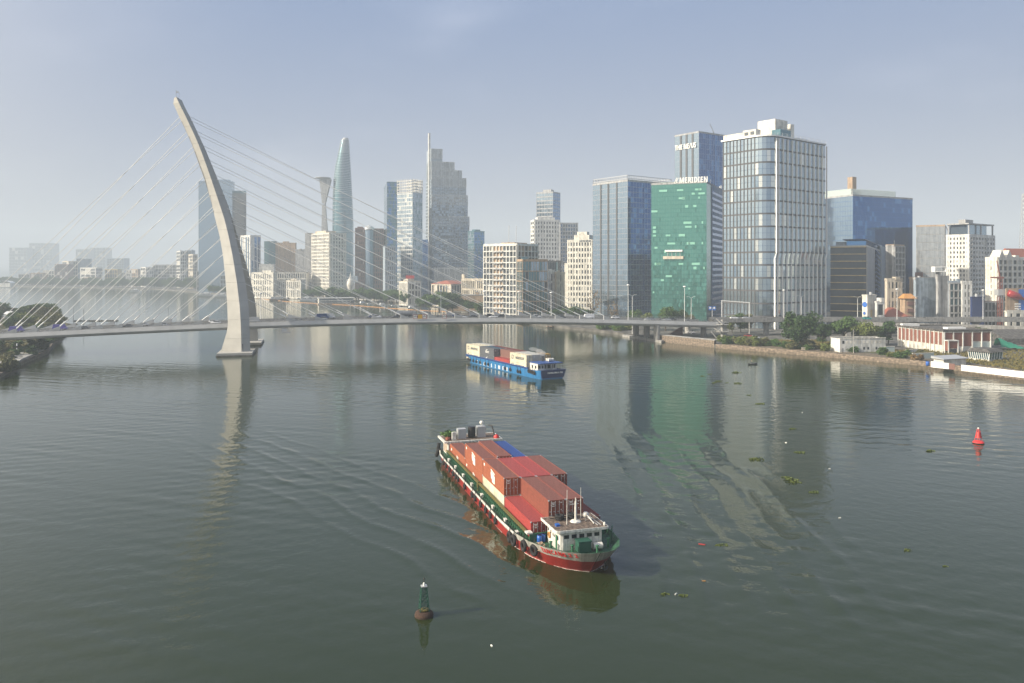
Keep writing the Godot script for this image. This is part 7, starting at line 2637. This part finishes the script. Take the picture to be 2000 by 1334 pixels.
	# river wall under the approach
	s = Shape.new()
	s.prism(outline([[96.0, 378.5], [97.6, 380.5], [78.0, 411.5], [75.4, 410.5]]), -1.0, 3.4)
	setting("river_wall", s, mats["quay stone"])
	s = Shape.new()
	s.prism(outline([[96.2, 378.0], [98.4, 381.2], [78.4, 412.6], [74.8, 411.0]]), 3.4, 3.65)
	setting("river_wall_coping", s, mats["concrete"])
	o = thing("brick_ramp", "small sloping brick ramp on the bank under the bridge approach", "ramp", Vector3(88.84, 1.6, -432))
	s = Shape.new()
	s.hexa([Vector3(-4, 0, 1.5), Vector3(3.4, 0, 1.5), Vector3(3.4, 0, -1.5), Vector3(-4, 0, -1.5)], [Vector3(-3.8, 0.3, 1.5), Vector3(3.4, 4.6, 1.5), Vector3(3.4, 4.6, -1.5), Vector3(-3.8, 0.3, -1.5)])
	part(o, "ramp_block", s, mats["brick"])
	# old jetty in the river beyond the bridge
	o = thing("ruined_jetty", "low ruined brown jetty with stub piles in the river beyond the bridge", "jetty", Vector3(32.25, 0, -512), 0.1)
	s = Shape.new()
	s.span(Vector3(-10, 0.5, -2.0), Vector3(14, 0.9, 2.0))
	part(o, "platform", s, mats["tan wall"])
	for i in 9:
		s = Shape.new()
		s.tube([Vector3(-9.5 + i * 2.9, -0.8, 2.1), Vector3(-9.5 + i * 2.9, 1.3, 2.1)], [0.3], 7)
		part(o, "pile", s, mats["mud"])
	# lamps
	var lg := "round-headed lamp posts along the elevated roads"
	for q in [[1227, 405.0, 558.0], [1337, 414.0, 561.0], [1752, 428.0, 566.0], [1920, 432.0, 568.0], [1531, 432.0, 568.0]]:
		var y: float = 37.0 - (q[2] - 527.0) / 1556.0 * q[1]
		var foot := 10.3
		lamp_post(Vector3((q[0] - 1000) / 1556.0 * q[1], foot, -q[1]), y - foot, 0, "tall white lamp post with a round head on the elevated road", lg)
	for q in [[1235, 438.0, 578.0], [1350, 440.0, 582.0], [1675, 455.0, 582.0], [1787, 452.0, 582.0], [1565, 450.0, 580.0]]:
		var y: float = 37.0 - (q[2] - 527.0) / 1556.0 * q[1]
		lamp_post(Vector3((q[0] - 1000) / 1556.0 * q[1], STREET, -q[1]), y - STREET, 2, "two-armed street lamp standing behind the elevated road", "two-armed street lamps behind the elevated road")
	for x in [-8.2, 9.55, 26.67, -115.13, -30.12]:
		var p := deck_at(x, 25.0, 2.5)
		lamp_post(p, 12.5, 0, "slim grey lamp post on the far side of the bridge deck", "lamp posts on the bridge deck")
	# blue road signs on a pole
	o = thing("road_sign", "pair of blue road signs on a pole beside the avenue", "sign", Vector3(109.56, 1.6, -436))
	s = Shape.new()
	s.beam(Vector3.ZERO, Vector3(0, 14.94, 0), 0.2, 0.2)
	part(o, "pole", s, mats["white metal"])
	for x in [-1.1, 1.1]:
		s = Shape.new()
		s.box(Vector3(x, 14.38, 0.15), Vector3(1.6, 2.2, 0.1))
		part(o, "sign_plate", s, mats["sign blue"])
		s = Shape.new()
		s.box(Vector3(x, 14.38 + 0.2, 0.22), Vector3(0.9, 1.0, 0.05))
		part(o, "sign_symbol", s, mats["lettering white"])
	# spit: tent roof, dike, posts
	o = thing("tent_hall", "white low-pitched roof half hidden among trees on the wooded spit", "building", Vector3(-344.78, 1.6, -560), 0.3)
	s = Shape.new()
	s.span(Vector3(-9, 0, -5), Vector3(9, 4.6, 5))
	part(o, "wall", s, mats["white wall"])
	s = Shape.new()
	s.hexa([Vector3(-10, 4.6, 6), Vector3(10, 4.6, 6), Vector3(10, 4.6, -6), Vector3(-10, 4.6, -6)], [Vector3(-9, 6.4, 0.2), Vector3(9, 6.4, 0.2), Vector3(9, 6.4, -0.2), Vector3(-9, 6.4, -0.2)])
	part(o, "roof", s, mats["white metal"])
	s = Shape.new()
	s.prism(outline([[-178, 282], [-192, 312], [-206, 351], [-230, 398], [-255, 451], [-259, 450], [-236, 398], [-213, 351], [-199, 313], [-186, 283]]), STREET, 2.1)
	setting("dike_path", s, mats["concrete"])
	for q in [[33, 330.0, 6.0]]:
		o = thing("depth_gauge", "black and white river gauge post on the shaded bank", "post", Vector3((q[0] - 1000) / 1556.0 * q[1], 0.5, -q[1]))
		for k in 6:
			s = Shape.new()
			s.box(Vector3(0, q[2] * (k + 0.5) / 6.0, 0), Vector3(0.3, q[2] / 6.0, 0.3))
			part(o, "gauge_band", s, mats["white metal"] if k % 2 == 1 else mats["black iron"])
	for q in [[118, 560.0, 15.0], [143, 600.0, 15.0], [163, 520.0, 11.0], [328, 640.0, 20.0]]:
		o = thing("mooring_mast", "thin dark beacon pole standing in the water beyond the bridge", "pole", Vector3((q[0] - 1000) / 1556.0 * q[1], -0.5, -q[1]), 0.0, "beacon poles beyond the bridge")
		s = Shape.new()
		s.tube([Vector3.ZERO, Vector3(0, q[2], 0)], [0.25, 0.12], 6)
		part(o, "pole", s, mats["steel"])
		s = Shape.new()
		s.box(Vector3(0, q[2] + 0.3, 0), Vector3(0.7, 0.6, 0.7))
		part(o, "beacon", s, mats["steel"])
	o = thing("mud_bar", "thin dark bar of rocks reaching into the river off the spit", "rocks", Vector3(-303.02, 0, -575), 0.08)
	s = Shape.new()
	for i in 40:
		s.ball(Vector3(-12.0 + i * 0.75, 0.1, rng.randfn() * 0.6), Vector3(0.9, 0.45 + 0.3 * rng.randf(), 0.7), 6, 4)
	part(o, "rock", s, mats["mud"], true)


func person_shape(sit: bool) -> Shape:   # one continuous figure, feet at the origin
	var s := Shape.new()
	var hip := 0.50 if sit else 0.88
	s.lathe([[0.0, hip - 0.1], [0.15, hip - 0.06], [0.16, hip + 0.1], [0.14, hip + 0.28], [0.19, hip + 0.46], [0.17, hip + 0.52], [0.06, hip + 0.56], [0.055, hip + 0.62], [0.09, hip + 0.66], [0.105, hip + 0.74], [0.09, hip + 0.83], [0.0, hip + 0.87]], Vector3.ZERO, 10)
	for z in [-0.1, 0.1]:
		if sit:
			s.tube([Vector3(0, hip, z), Vector3(0.42, hip - 0.02, z * 1.3), Vector3(0.45, 0.06, z * 1.3), Vector3(0.62, 0.03, z * 1.3)], [0.09, 0.07, 0.045, 0.04], 7)
		else:
			s.tube([Vector3(0, hip, z), Vector3(0.03, 0.46, z), Vector3(0, 0.06, z), Vector3(0.16, 0.03, z)], [0.09, 0.065, 0.045, 0.04], 7)
		s.tube([Vector3(0, hip + 0.48, z * 1.9), Vector3(0.1, hip + 0.22, z * 2.2), Vector3(0.38, hip + 0.24, z * 1.9)], [0.055, 0.045, 0.035], 6)
	return s


func make_small_craft() -> void:
	var s: Shape
	# green lattice buoy
	var o := thing("channel_buoy", "green lattice channel buoy on a rusty round float", "buoy", Vector3(-9.41, 0, -85.17), 0.3)
	s = Shape.new()
	s.lathe([[0.75, -0.5], [0.98, -0.1], [1.02, 0.15], [0.92, 0.42], [0.6, 0.6], [0.0, 0.64]], Vector3.ZERO, 20)
	part(o, "float", s, mats["buoy rust"])
	s = Shape.new()
	s.lathe([[0.0, 0.66], [0.6, 0.63], [0.45, 0.74], [0.0, 0.78]], Vector3(0.05, 0, 0), 12)
	part(o, "float_cap", s, mats["moss yellow"])
	var legs := []
	for q in [[-1, 1], [1, 1], [1, -1], [-1, -1]]:
		s = Shape.new()
		s.beam(Vector3(q[0] * 0.5, 0.6, q[1] * 0.5), Vector3(q[0] * 0.27, 3.15, q[1] * 0.27), 0.07, 0.07)
		part(o, "lattice_leg", s, mats["buoy green"])
	s = Shape.new()
	for k in 5:
		var y0 := 0.75 + k * 0.48
		var y1 := y0 + 0.48
		var r0 := lerpf(0.5, 0.27, (y0 - 0.6) / 2.55)
		var r1 := lerpf(0.5, 0.27, (y1 - 0.6) / 2.55)
		for q in [[-1, 1, 1, 1], [1, 1, 1, -1], [1, -1, -1, -1], [-1, -1, -1, 1]]:
			s.beam(Vector3(q[0] * r0, y0, q[1] * r0), Vector3(q[2] * r1, y1, q[3] * r1), 0.04, 0.04)
			s.beam(Vector3(q[2] * r0, y0, q[3] * r0), Vector3(q[0] * r1, y1, q[1] * r1), 0.04, 0.04)
			s.beam(Vector3(q[0] * r1, y1, q[1] * r1), Vector3(q[2] * r1, y1, q[3] * r1), 0.04, 0.04)
	part(o, "lattice_brace", s, mats["buoy green"], true)
	s = Shape.new()
	s.box(Vector3(0, 3.2, 0), Vector3(0.62, 0.1, 0.62))
	part(o, "lamp_platform", s, mats["grey metal"])
	s = Shape.new()
	s.lathe([[0.11, 3.25], [0.12, 3.45], [0.06, 3.58], [0.0, 3.6]], Vector3.ZERO, 10)
	part(o, "lamp", s, mats["boat white"])
	s = Shape.new()
	s.tube([Vector3(0, 3.6, 0), Vector3(0, 4.05, 0)], [0.04], 5)
	s.ball(Vector3(0, 3.95, 0), Vector3(0.09, 0.14, 0.09), 6, 4)
	part(o, "topmark", s, mats["black iron"])
	# red buoy
	o = thing("channel_buoy", "bright red conical channel buoy on a dark-rimmed float", "buoy", Vector3(99.43, 0, -169.83), 0.5)
	s = Shape.new()
	s.lathe([[0.8, -0.4], [1.12, 0.0], [1.15, 0.2]], Vector3.ZERO, 18)
	part(o, "float", s, mats["black iron"])
	s = Shape.new()
	s.lathe([[1.15, 0.2], [1.0, 0.45], [0.55, 0.65], [0.0, 0.66]], Vector3.ZERO, 18)
	part(o, "float_deck", s, mats["buoy red"])
	for q in [[-1, 1], [1, 1], [1, -1], [-1, -1]]:
		s = Shape.new()
		s.beam(Vector3(q[0] * 0.52, 0.6, q[1] * 0.52), Vector3(q[0] * 0.16, 3.1, q[1] * 0.16), 0.08, 0.08)
		part(o, "frame_leg", s, mats["buoy red"])
	s = Shape.new()
	s.lathe([[0.60, 1.2], [0.36, 2.45]], Vector3.ZERO, 8)
	part(o, "daymark", s, mats["buoy red"])
	s = Shape.new()
	s.ball(Vector3(0, 3.2, 0), Vector3(0.2, 0.22, 0.2), 8, 5)
	part(o, "lamp", s, mats["boat white"])
	s = Shape.new()
	s.tube([Vector3(0, 3.3, 0), Vector3(0, 3.8, 0)], [0.03], 5)
	part(o, "topmark", s, mats["black iron"])
	# sampan
	o = thing("rowing_boat", "small dark sampan near the bank under the white-finned tower", "boat", Vector3(94, 0, -311.2), 0.25)
	s = Shape.new()
	var rows := []
	for i in 9:
		var t := i / 8.0 * 2.0 - 1.0
		var hb := 0.62 * (1.0 - pow(absf(t), 2.4)) + 0.04
		var y := 0.32 + 0.35 * t * t
		rows.append(PackedVector3Array([Vector3(t * 2.2, y, hb), Vector3(t * 1.9, -0.15, hb * 0.6), Vector3(t * 1.9, -0.15, -hb * 0.6), Vector3(t * 2.2, y, -hb)]))
	s.loft(rows, false)
	part(o, "boat_hull", s, mats["black iron"])
	s = Shape.new()
	s.box(Vector3(-0.7, 0.35, 0), Vector3(0.4, 0.06, 0.9))
	part(o, "thwart", s, mats["bark"])
	s = Shape.new()
	s.box(Vector3(1.0, 0.5, 0), Vector3(0.7, 0.5, 0.6))
	part(o, "crate", s, mats["dark grey"])
	var p := thing("person", "person in dark clothes seated in the small dark sampan", "person", Vector3(94, 0, -311.2) + Vector3(-0.35, 0.05, 0), 0.25)
	part(p, "body", person_shape(true), mats["cloth dark"])
	s = Shape.new()
	s.lathe([[0.28, 1.32], [0.02, 1.52]], Vector3.ZERO, 10)
	part(p, "hat", s, mats["ochre wall"])
	# drifting litter
	for q in [[Vector3(25.56, 0, -107.21), 0.9, "car red", "pinkish plank drifting among the reflections"], [Vector3(22.72, 0, -94.54), 0.45, "orange tile", "small orange scrap floating off the red barge's bow"], [Vector3(18.68, 0, -90.81), 0.35, "lettering white", "white scrap floating near green weed"], [Vector3(75.19, 0, -206.35), 0.5, "lettering white", "white foam scrap floating in the dark reflection"], [Vector3(58.97, 0, -148), 0.4, "lettering white", "white foam scrap floating at the reflection's edge"], [Vector3(48.82, 0, -118.71), 0.4, "lettering white", "white foam scrap drifting below the dark reflection"], [Vector3(58.57, 0, -170.33), 0.4, "lettering white", "white foam scrap drifting by weed rafts"], [Vector3(-2.01, 0, -78.33), 0.25, "lettering white", "tiny white scrap drifting off the green buoy"]]:
		o = thing("drifting_scrap", q[3], "litter", q[0] + Vector3(0, 0.05, 0), rng.randf() * 3.0)
		s = Shape.new()
		var k: float = q[1] * 0.55
		s.hexa([Vector3(-k, -0.05, k * 0.22), Vector3(k, -0.05, k * 0.18), Vector3(k * 0.9, -0.05, -k * 0.2), Vector3(-k * 0.8, -0.05, -k * 0.25)], [Vector3(-k * 0.9, 0.07, k * 0.16), Vector3(k * 0.9, 0.09, k * 0.13), Vector3(k * 0.8, 0.08, -k * 0.15), Vector3(-k * 0.7, 0.06, -k * 0.2)])
		part(o, "scrap", s, mats[q[2]])
	# craft moored along the far quay
	for q in [[405, 579.0, 24.0, "white ferry moored at the far quay beside the pylon", 0], [436, 581.0, 20.0, "white ferry with a low cabin moored next to the taller ferry", 0], [546, 587.0, 24.0, "cream work boat moored off the colonial buildings", 1], [601, 589.0, 18.0, "white motor yacht moored beside the floating restaurant", 0], [266, 571.0, 18.0, "small white boat near the tree line of the far bank", 0], [617, 588.0, 12.0, "grey launch moored beside the white yacht", 1]]:
		var d: float = 1556.0 * 37.0 / (q[1] - 527.0)
		var l: float = q[2]
		o = thing("moored_boat", q[3], "boat", Vector3((q[0] - 1000) / 1556.0 * d, 0, -d), 0.25)
		s = Shape.new()
		rows = []
		for i in 9:
			var t := i / 8.0
			var hb := l * 0.11 * (1.0 - pow(maxf(t - 0.35, 0.0) / 0.65, 2.0)) + 0.05
			rows.append(PackedVector3Array([Vector3((t - 0.5) * l, 2.2 + 0.8 * t * t, hb), Vector3((t - 0.5) * l * 0.95, -0.5, hb * 0.7), Vector3((t - 0.5) * l * 0.95, -0.5, -hb * 0.7), Vector3((t - 0.5) * l, 2.2 + 0.8 * t * t, -hb)]))
		s.loft(rows, false)
		s.quad(rows[0][0], rows[0][3], rows[0][2], rows[0][1])
		part(o, "boat_hull", s, mats["white metal"] if q[4] == 0 else mats["tan wall"])
		s = Shape.new()
		s.span(Vector3(-l * 0.42, 2.1, -l * 0.09), Vector3(l * 0.18, 4.4, l * 0.09))
		part(o, "cabin", s, mats["white metal"])
		s = Shape.new()
		s.span(Vector3(-l * 0.40, 3.0, l * 0.09), Vector3(l * 0.16, 3.8, l * 0.09 + 0.1))
		part(o, "cabin_window", s, mats["window dark"])
		s = Shape.new()
		s.span(Vector3(-l * 0.2, 4.4, -l * 0.07), Vector3(l * 0.08, 6.2, l * 0.07))
		part(o, "bridge_deck", s, mats["white metal"] if q[4] == 0 else mats["cream wall"])
	o = thing("floating_restaurant", "long tan two-deck floating restaurant moored at the far quay", "boat", Vector3(-190.68, 0, -860), 0.35)
	s = Shape.new()
	s.span(Vector3(-19, -0.5, -5), Vector3(20, 1.2, 5))
	part(o, "pontoon", s, mats["tan wall"])
	s = Shape.new()
	s.span(Vector3(-18, 1.2, -4.4), Vector3(19, 6.6, 4.4))
	part(o, "saloon", s, mats["ivory wall"])
	for y in [2.6, 5.2]:
		s = Shape.new()
		s.span(Vector3(-17, y - 0.7, 4.4), Vector3(18, y + 0.7, 4.5))
		part(o, "window_strip", s, mats["window grey"])
	s = Shape.new()
	s.span(Vector3(-19, 6.6, -5), Vector3(20, 7.0, 5))
	part(o, "roof", s, mats["white metal"])
	# orange floating boom
	o = thing("floating_boom", "thin orange floating boom strung along the far quay", "boom")
	s = Shape.new()
	s.tube([Vector3(-350.81, 0, -1066.15), Vector3(-262.58, 0, -928.58), Vector3(-198.81, 0, -859.28), Vector3(-158.57, 0, -822.46), Vector3(-118.4, 0, -767.63), Vector3(-75.85, 0, -719.65), Vector3(-44.58, 0, -693.64)], [0.28], 6)
	part(o, "float_line", s, mats["orange tile"])


# ---------------------------------------------------------------- traffic

func car_kind(van: bool) -> Dictionary:
	var key := "car %s" % van
	if cache.has(key):
		return cache[key]
	var l := 4.5 if not van else 6.2
	var h := 1.0 if not van else 1.15
	var top := 1.5 if not van else 2.5
	var b := Shape.new()
	var rows := []
	for q in ([[-1.0, 0.45, 0.75], [-0.97, 0.3, 0.95], [-0.5, 0.25, 1.0], [0.35, 0.25, 0.98], [0.8, 0.28, 0.85], [1.0, 0.4, 0.65]] if not van else [[-1.0, 0.4, 1.1], [-0.98, 0.3, 1.2], [0.0, 0.3, 1.2], [0.8, 0.3, 1.15], [0.97, 0.35, 0.95], [1.0, 0.5, 0.85]]):
		var x: float = q[0] * l / 2
		var hw := 0.88 if absf(q[0]) < 0.9 else 0.78
		rows.append(PackedVector3Array([Vector3(x, q[1], hw), Vector3(x, q[2] * 0.7, hw + 0.04), Vector3(x, q[2], hw - 0.08), Vector3(x, q[2] + 0.02, 0), Vector3(x, q[2], -hw + 0.08), Vector3(x, q[2] * 0.7, -hw - 0.04), Vector3(x, q[1], -hw)]))
	b.loft(rows, false, true)
	b.fan([rows[0][0], rows[0][2], rows[0][4], rows[0][6]])
	b.fan([rows[-1][6], rows[-1][4], rows[-1][2], rows[-1][0]])
	var c := Shape.new()
	var x0 := -0.36 * l if not van else -0.48 * l
	var x1 := 0.18 * l if not van else 0.34 * l
	c.hexa([Vector3(x0, h - 0.06, 0.78), Vector3(x1 + 0.35, h - 0.06, 0.78), Vector3(x1 + 0.35, h - 0.06, -0.78), Vector3(x0, h - 0.06, -0.78)], [Vector3(x0 + 0.3, top, 0.62), Vector3(x1 - 0.25, top, 0.62), Vector3(x1 - 0.25, top, -0.62), Vector3(x0 + 0.3, top, -0.62)])
	var r := Shape.new()
	r.span(Vector3(x0 + 0.3, top, -0.62), Vector3(x1 - 0.25, top + 0.06, 0.62))
	var w := Shape.new()
	w.lathe([[0.0, -0.1], [0.32, -0.1], [0.33, 0.1], [0.0, 0.1]], Vector3.ZERO, 12, Basis(Vector3(1, 0, 0), PI / 2))
	var hl := Shape.new()
	hl.box(Vector3.ZERO, Vector3(0.1, 0.14, 0.3))
	cache[key] = {"body": b.mesh(), "cabin": c.mesh(), "roof": r.mesh(), "wheel": w.mesh(), "lamp": hl.mesh(), "l": l}
	return cache[key]


func car(at: Vector3, yaw: float, paint: String, van: bool, label: String, group: String) -> void:
	var k := car_kind(van)
	var o := thing("van" if van else "car", label, "van" if van else "car", at, yaw, group)
	part(o, "body", k.body, mats[paint])
	part(o, "cabin_glass", k.cabin, mats["window dark"] if not van else mats[paint])
	part(o, "roof", k.roof, mats[paint])
	for x in [-0.31, 0.31]:
		for z in [-0.8, 0.8]:
			var w := part(o, "wheel", k.wheel, mats["rubber"])
			w.position = Vector3(x * k.l, 0.33, z)
	for z in [-0.6, 0.6]:
		var q := part(o, "headlight", k.lamp, mats["frosted glass"])
		q.position = Vector3(k.l / 2 - 0.02, 0.62, z)


func make_traffic() -> void:
	var along := atan2(0.24254, 0.97014)
	var g := "vehicles crossing the bridge"
	for q in [[-132.89, 7.0, "car white", false, "white car crossing the bridge beside the pylon"], [-86.97, 19.5, "car navy", true, "dark blue van with pale windows on the bridge past the pylon"], [-63.46, 19.0, "car navy", false, "dark blue car behind an anchor fin on the bridge"], [-54.45, 7.0, "car black", false, "black car near the hanging traffic panels"], [-23.12, 19.0, "car navy", false, "navy car beyond the hanging traffic panels"], [-17.53, 8.0, "car black", false, "black car in the middle of the bridge's long span"], [-7.45, 8.0, "car white", false, "white car in the middle of the bridge's long span"], [13.35, 8.0, "car silver", false, "silver car approaching the bank on the bridge"], [16.66, 16.0, "car white", false, "white car in the far lanes near the bank end"], [27.18, 9.0, "car black", false, "black car near the last anchor fins"], [42.32, 12.0, "car white", true, "white van near the last anchor fins"], [89.24, 15.0, "car black", false, "black car at the bank end of the bridge deck"], [73.2, 9.0, "car silver", false, "silver car over the bridge piers"], [-169.11, 9.0, "car black", false, "black car on the bridge's approach beyond the pylon"], [-164.13, 18.0, "car silver", false, "silver car on the bridge's approach beyond the pylon"], [-197.27, 16.0, "car violet", true, "violet van on the bridge's approach"], [-214, 16.0, "car violet", true, "violet van at the far-off end of the approach"]]:
		car(deck_at(q[0], q[1], 2.57), along if q[1] > 13.0 else along + PI, q[2], q[3], q[4], g)
	for i in 18:
		var x := lerpf(-200.0, 95.0, (i + rng.randf()) / 18.0)
		var lane: float = [6.3, 9.9, 17.2, 20.7][rng.randi() % 4]
		car(deck_at(x, lane, 2.57), along if lane > 13.0 else along + PI, ["car white", "car silver", "car black", "car white", "car silver"][rng.randi() % 5], rng.randf() < 0.2, "small vehicle in the stream of bridge traffic", "stream of bridge traffic")
	# tank lorry
	var o := thing("tank_lorry", "long grey tank lorry on the bridge above the traffic panels", "lorry", deck_at(-48.15, 19.0, 2.57), along)
	var s := Shape.new()
	s.tube([Vector3(-4.6, 2.0, 0), Vector3(3.0, 2.0, 0)], [1.15], 14)
	part(o, "tank", s, mats["grey wall"])
	s = Shape.new()
	s.span(Vector3(3.3, 0.7, -1.1), Vector3(5.2, 2.9, 1.1))
	part(o, "cab", s, mats["car silver"])
	s = Shape.new()
	s.span(Vector3(5.2, 1.8, -0.95), Vector3(5.26, 2.6, 0.95))
	part(o, "windscreen", s, mats["window dark"])
	s = Shape.new()
	s.span(Vector3(-4.8, 0.6, -0.9), Vector3(5.0, 0.9, 0.9))
	part(o, "chassis", s, mats["dark grey"])
	for x in [-4.0, -2.8, 1.8, 4.2]:
		for z in [-1.0, 1.0]:
			s = Shape.new()
			s.lathe([[0.0, -0.15], [0.5, -0.15], [0.5, 0.15], [0.0, 0.15]], Vector3(x, 0.5, z), 12, Basis(Vector3(1, 0, 0), PI / 2))
			part(o, "wheel", s, mats["rubber"])
	# vehicles under and on the flyovers
	for q in [[1438, 428.0, 10.3, "car white", "white car on the elevated road by the white-finned tower"], [1462, 428.0, 10.3, "car silver", "silver car on the elevated road by the white-finned tower"], [1700, 430.0, 10.0, "car teal", "teal taxi on the elevated road behind the trees"], [1479, 405.0, STREET, "car white", "white car parked in the shade below the elevated road"], [1352, 440.0, STREET, "car white", "white car parked below the bridge approach"], [1466, 416.0, STREET, "car red", "red car parked in the shade below the elevated road"]]:
		car(Vector3((q[0] - 1000) / 1556.0 * q[1], q[2] + (0.05 if q[2] == STREET else 0.0), -q[1] - 4.0), 0.1, q[3], false, q[4], "vehicles about the elevated road")
	for i in 16:
		var px := 500.0 + i * 20.0 + rng.randf() * 10.0
		var d := 1050.0 - (px - 500.0) * 1.02
		car(Vector3((px - 1000) / 1556.0 * d, STREET, -d + 4.0), 0.8 + rng.randf() * 0.4, ["car white", "car silver", "car white", "car black"][rng.randi() % 4], rng.randf() < 0.35, "small vehicle on the promenade of the far quay", "vehicles on the far promenade")
	# motorbikes with riders
	var bike := Shape.new()
	for x in [-0.62, 0.62]:
		bike.ring(Vector3(x, 0.3, 0), 0.25, 0.06, Basis(Vector3(1, 0, 0), PI / 2), 12, 5)
	bike.box(Vector3(0, 0.5, 0), Vector3(0.8, 0.3, 0.22))
	bike.box(Vector3(-0.35, 0.72, 0), Vector3(0.7, 0.12, 0.26))
	bike.beam(Vector3(0.62, 0.3, 0), Vector3(0.42, 1.0, 0), 0.08, 0.1)
	bike.beam(Vector3(0.42, 1.0, -0.3), Vector3(0.42, 1.0, 0.3), 0.05, 0.05)
	var bm := bike.mesh()
	var rm := person_shape(true).mesh()
	for q in [[-98.89, 6.2], [-96.26, 6.4], [-184.79, 6.4], [-171.09, 18.0], [78.7, 6.0], [81.18, 6.6], [94, 6.2], [103.32, 6.5], [-66.9, 6.4], [2.5, 6.2], [-203.53, 6.4]]:
		var at := deck_at(q[0], q[1], 2.57)
		o = thing("motorbike", "dark motorbike ridden along the bridge's edge lane", "motorbike", at, along + PI, "motorbikes on the bridge")
		part(o, "bike_frame", bm, mats["black iron"])
		var p := thing("person", "person in dark clothes riding a motorbike over the bridge", "person", at + Vector3(0, 0.24, 0), along + PI, "motorbike riders on the bridge")
		part(p, "body", rm, mats["cloth dark"])
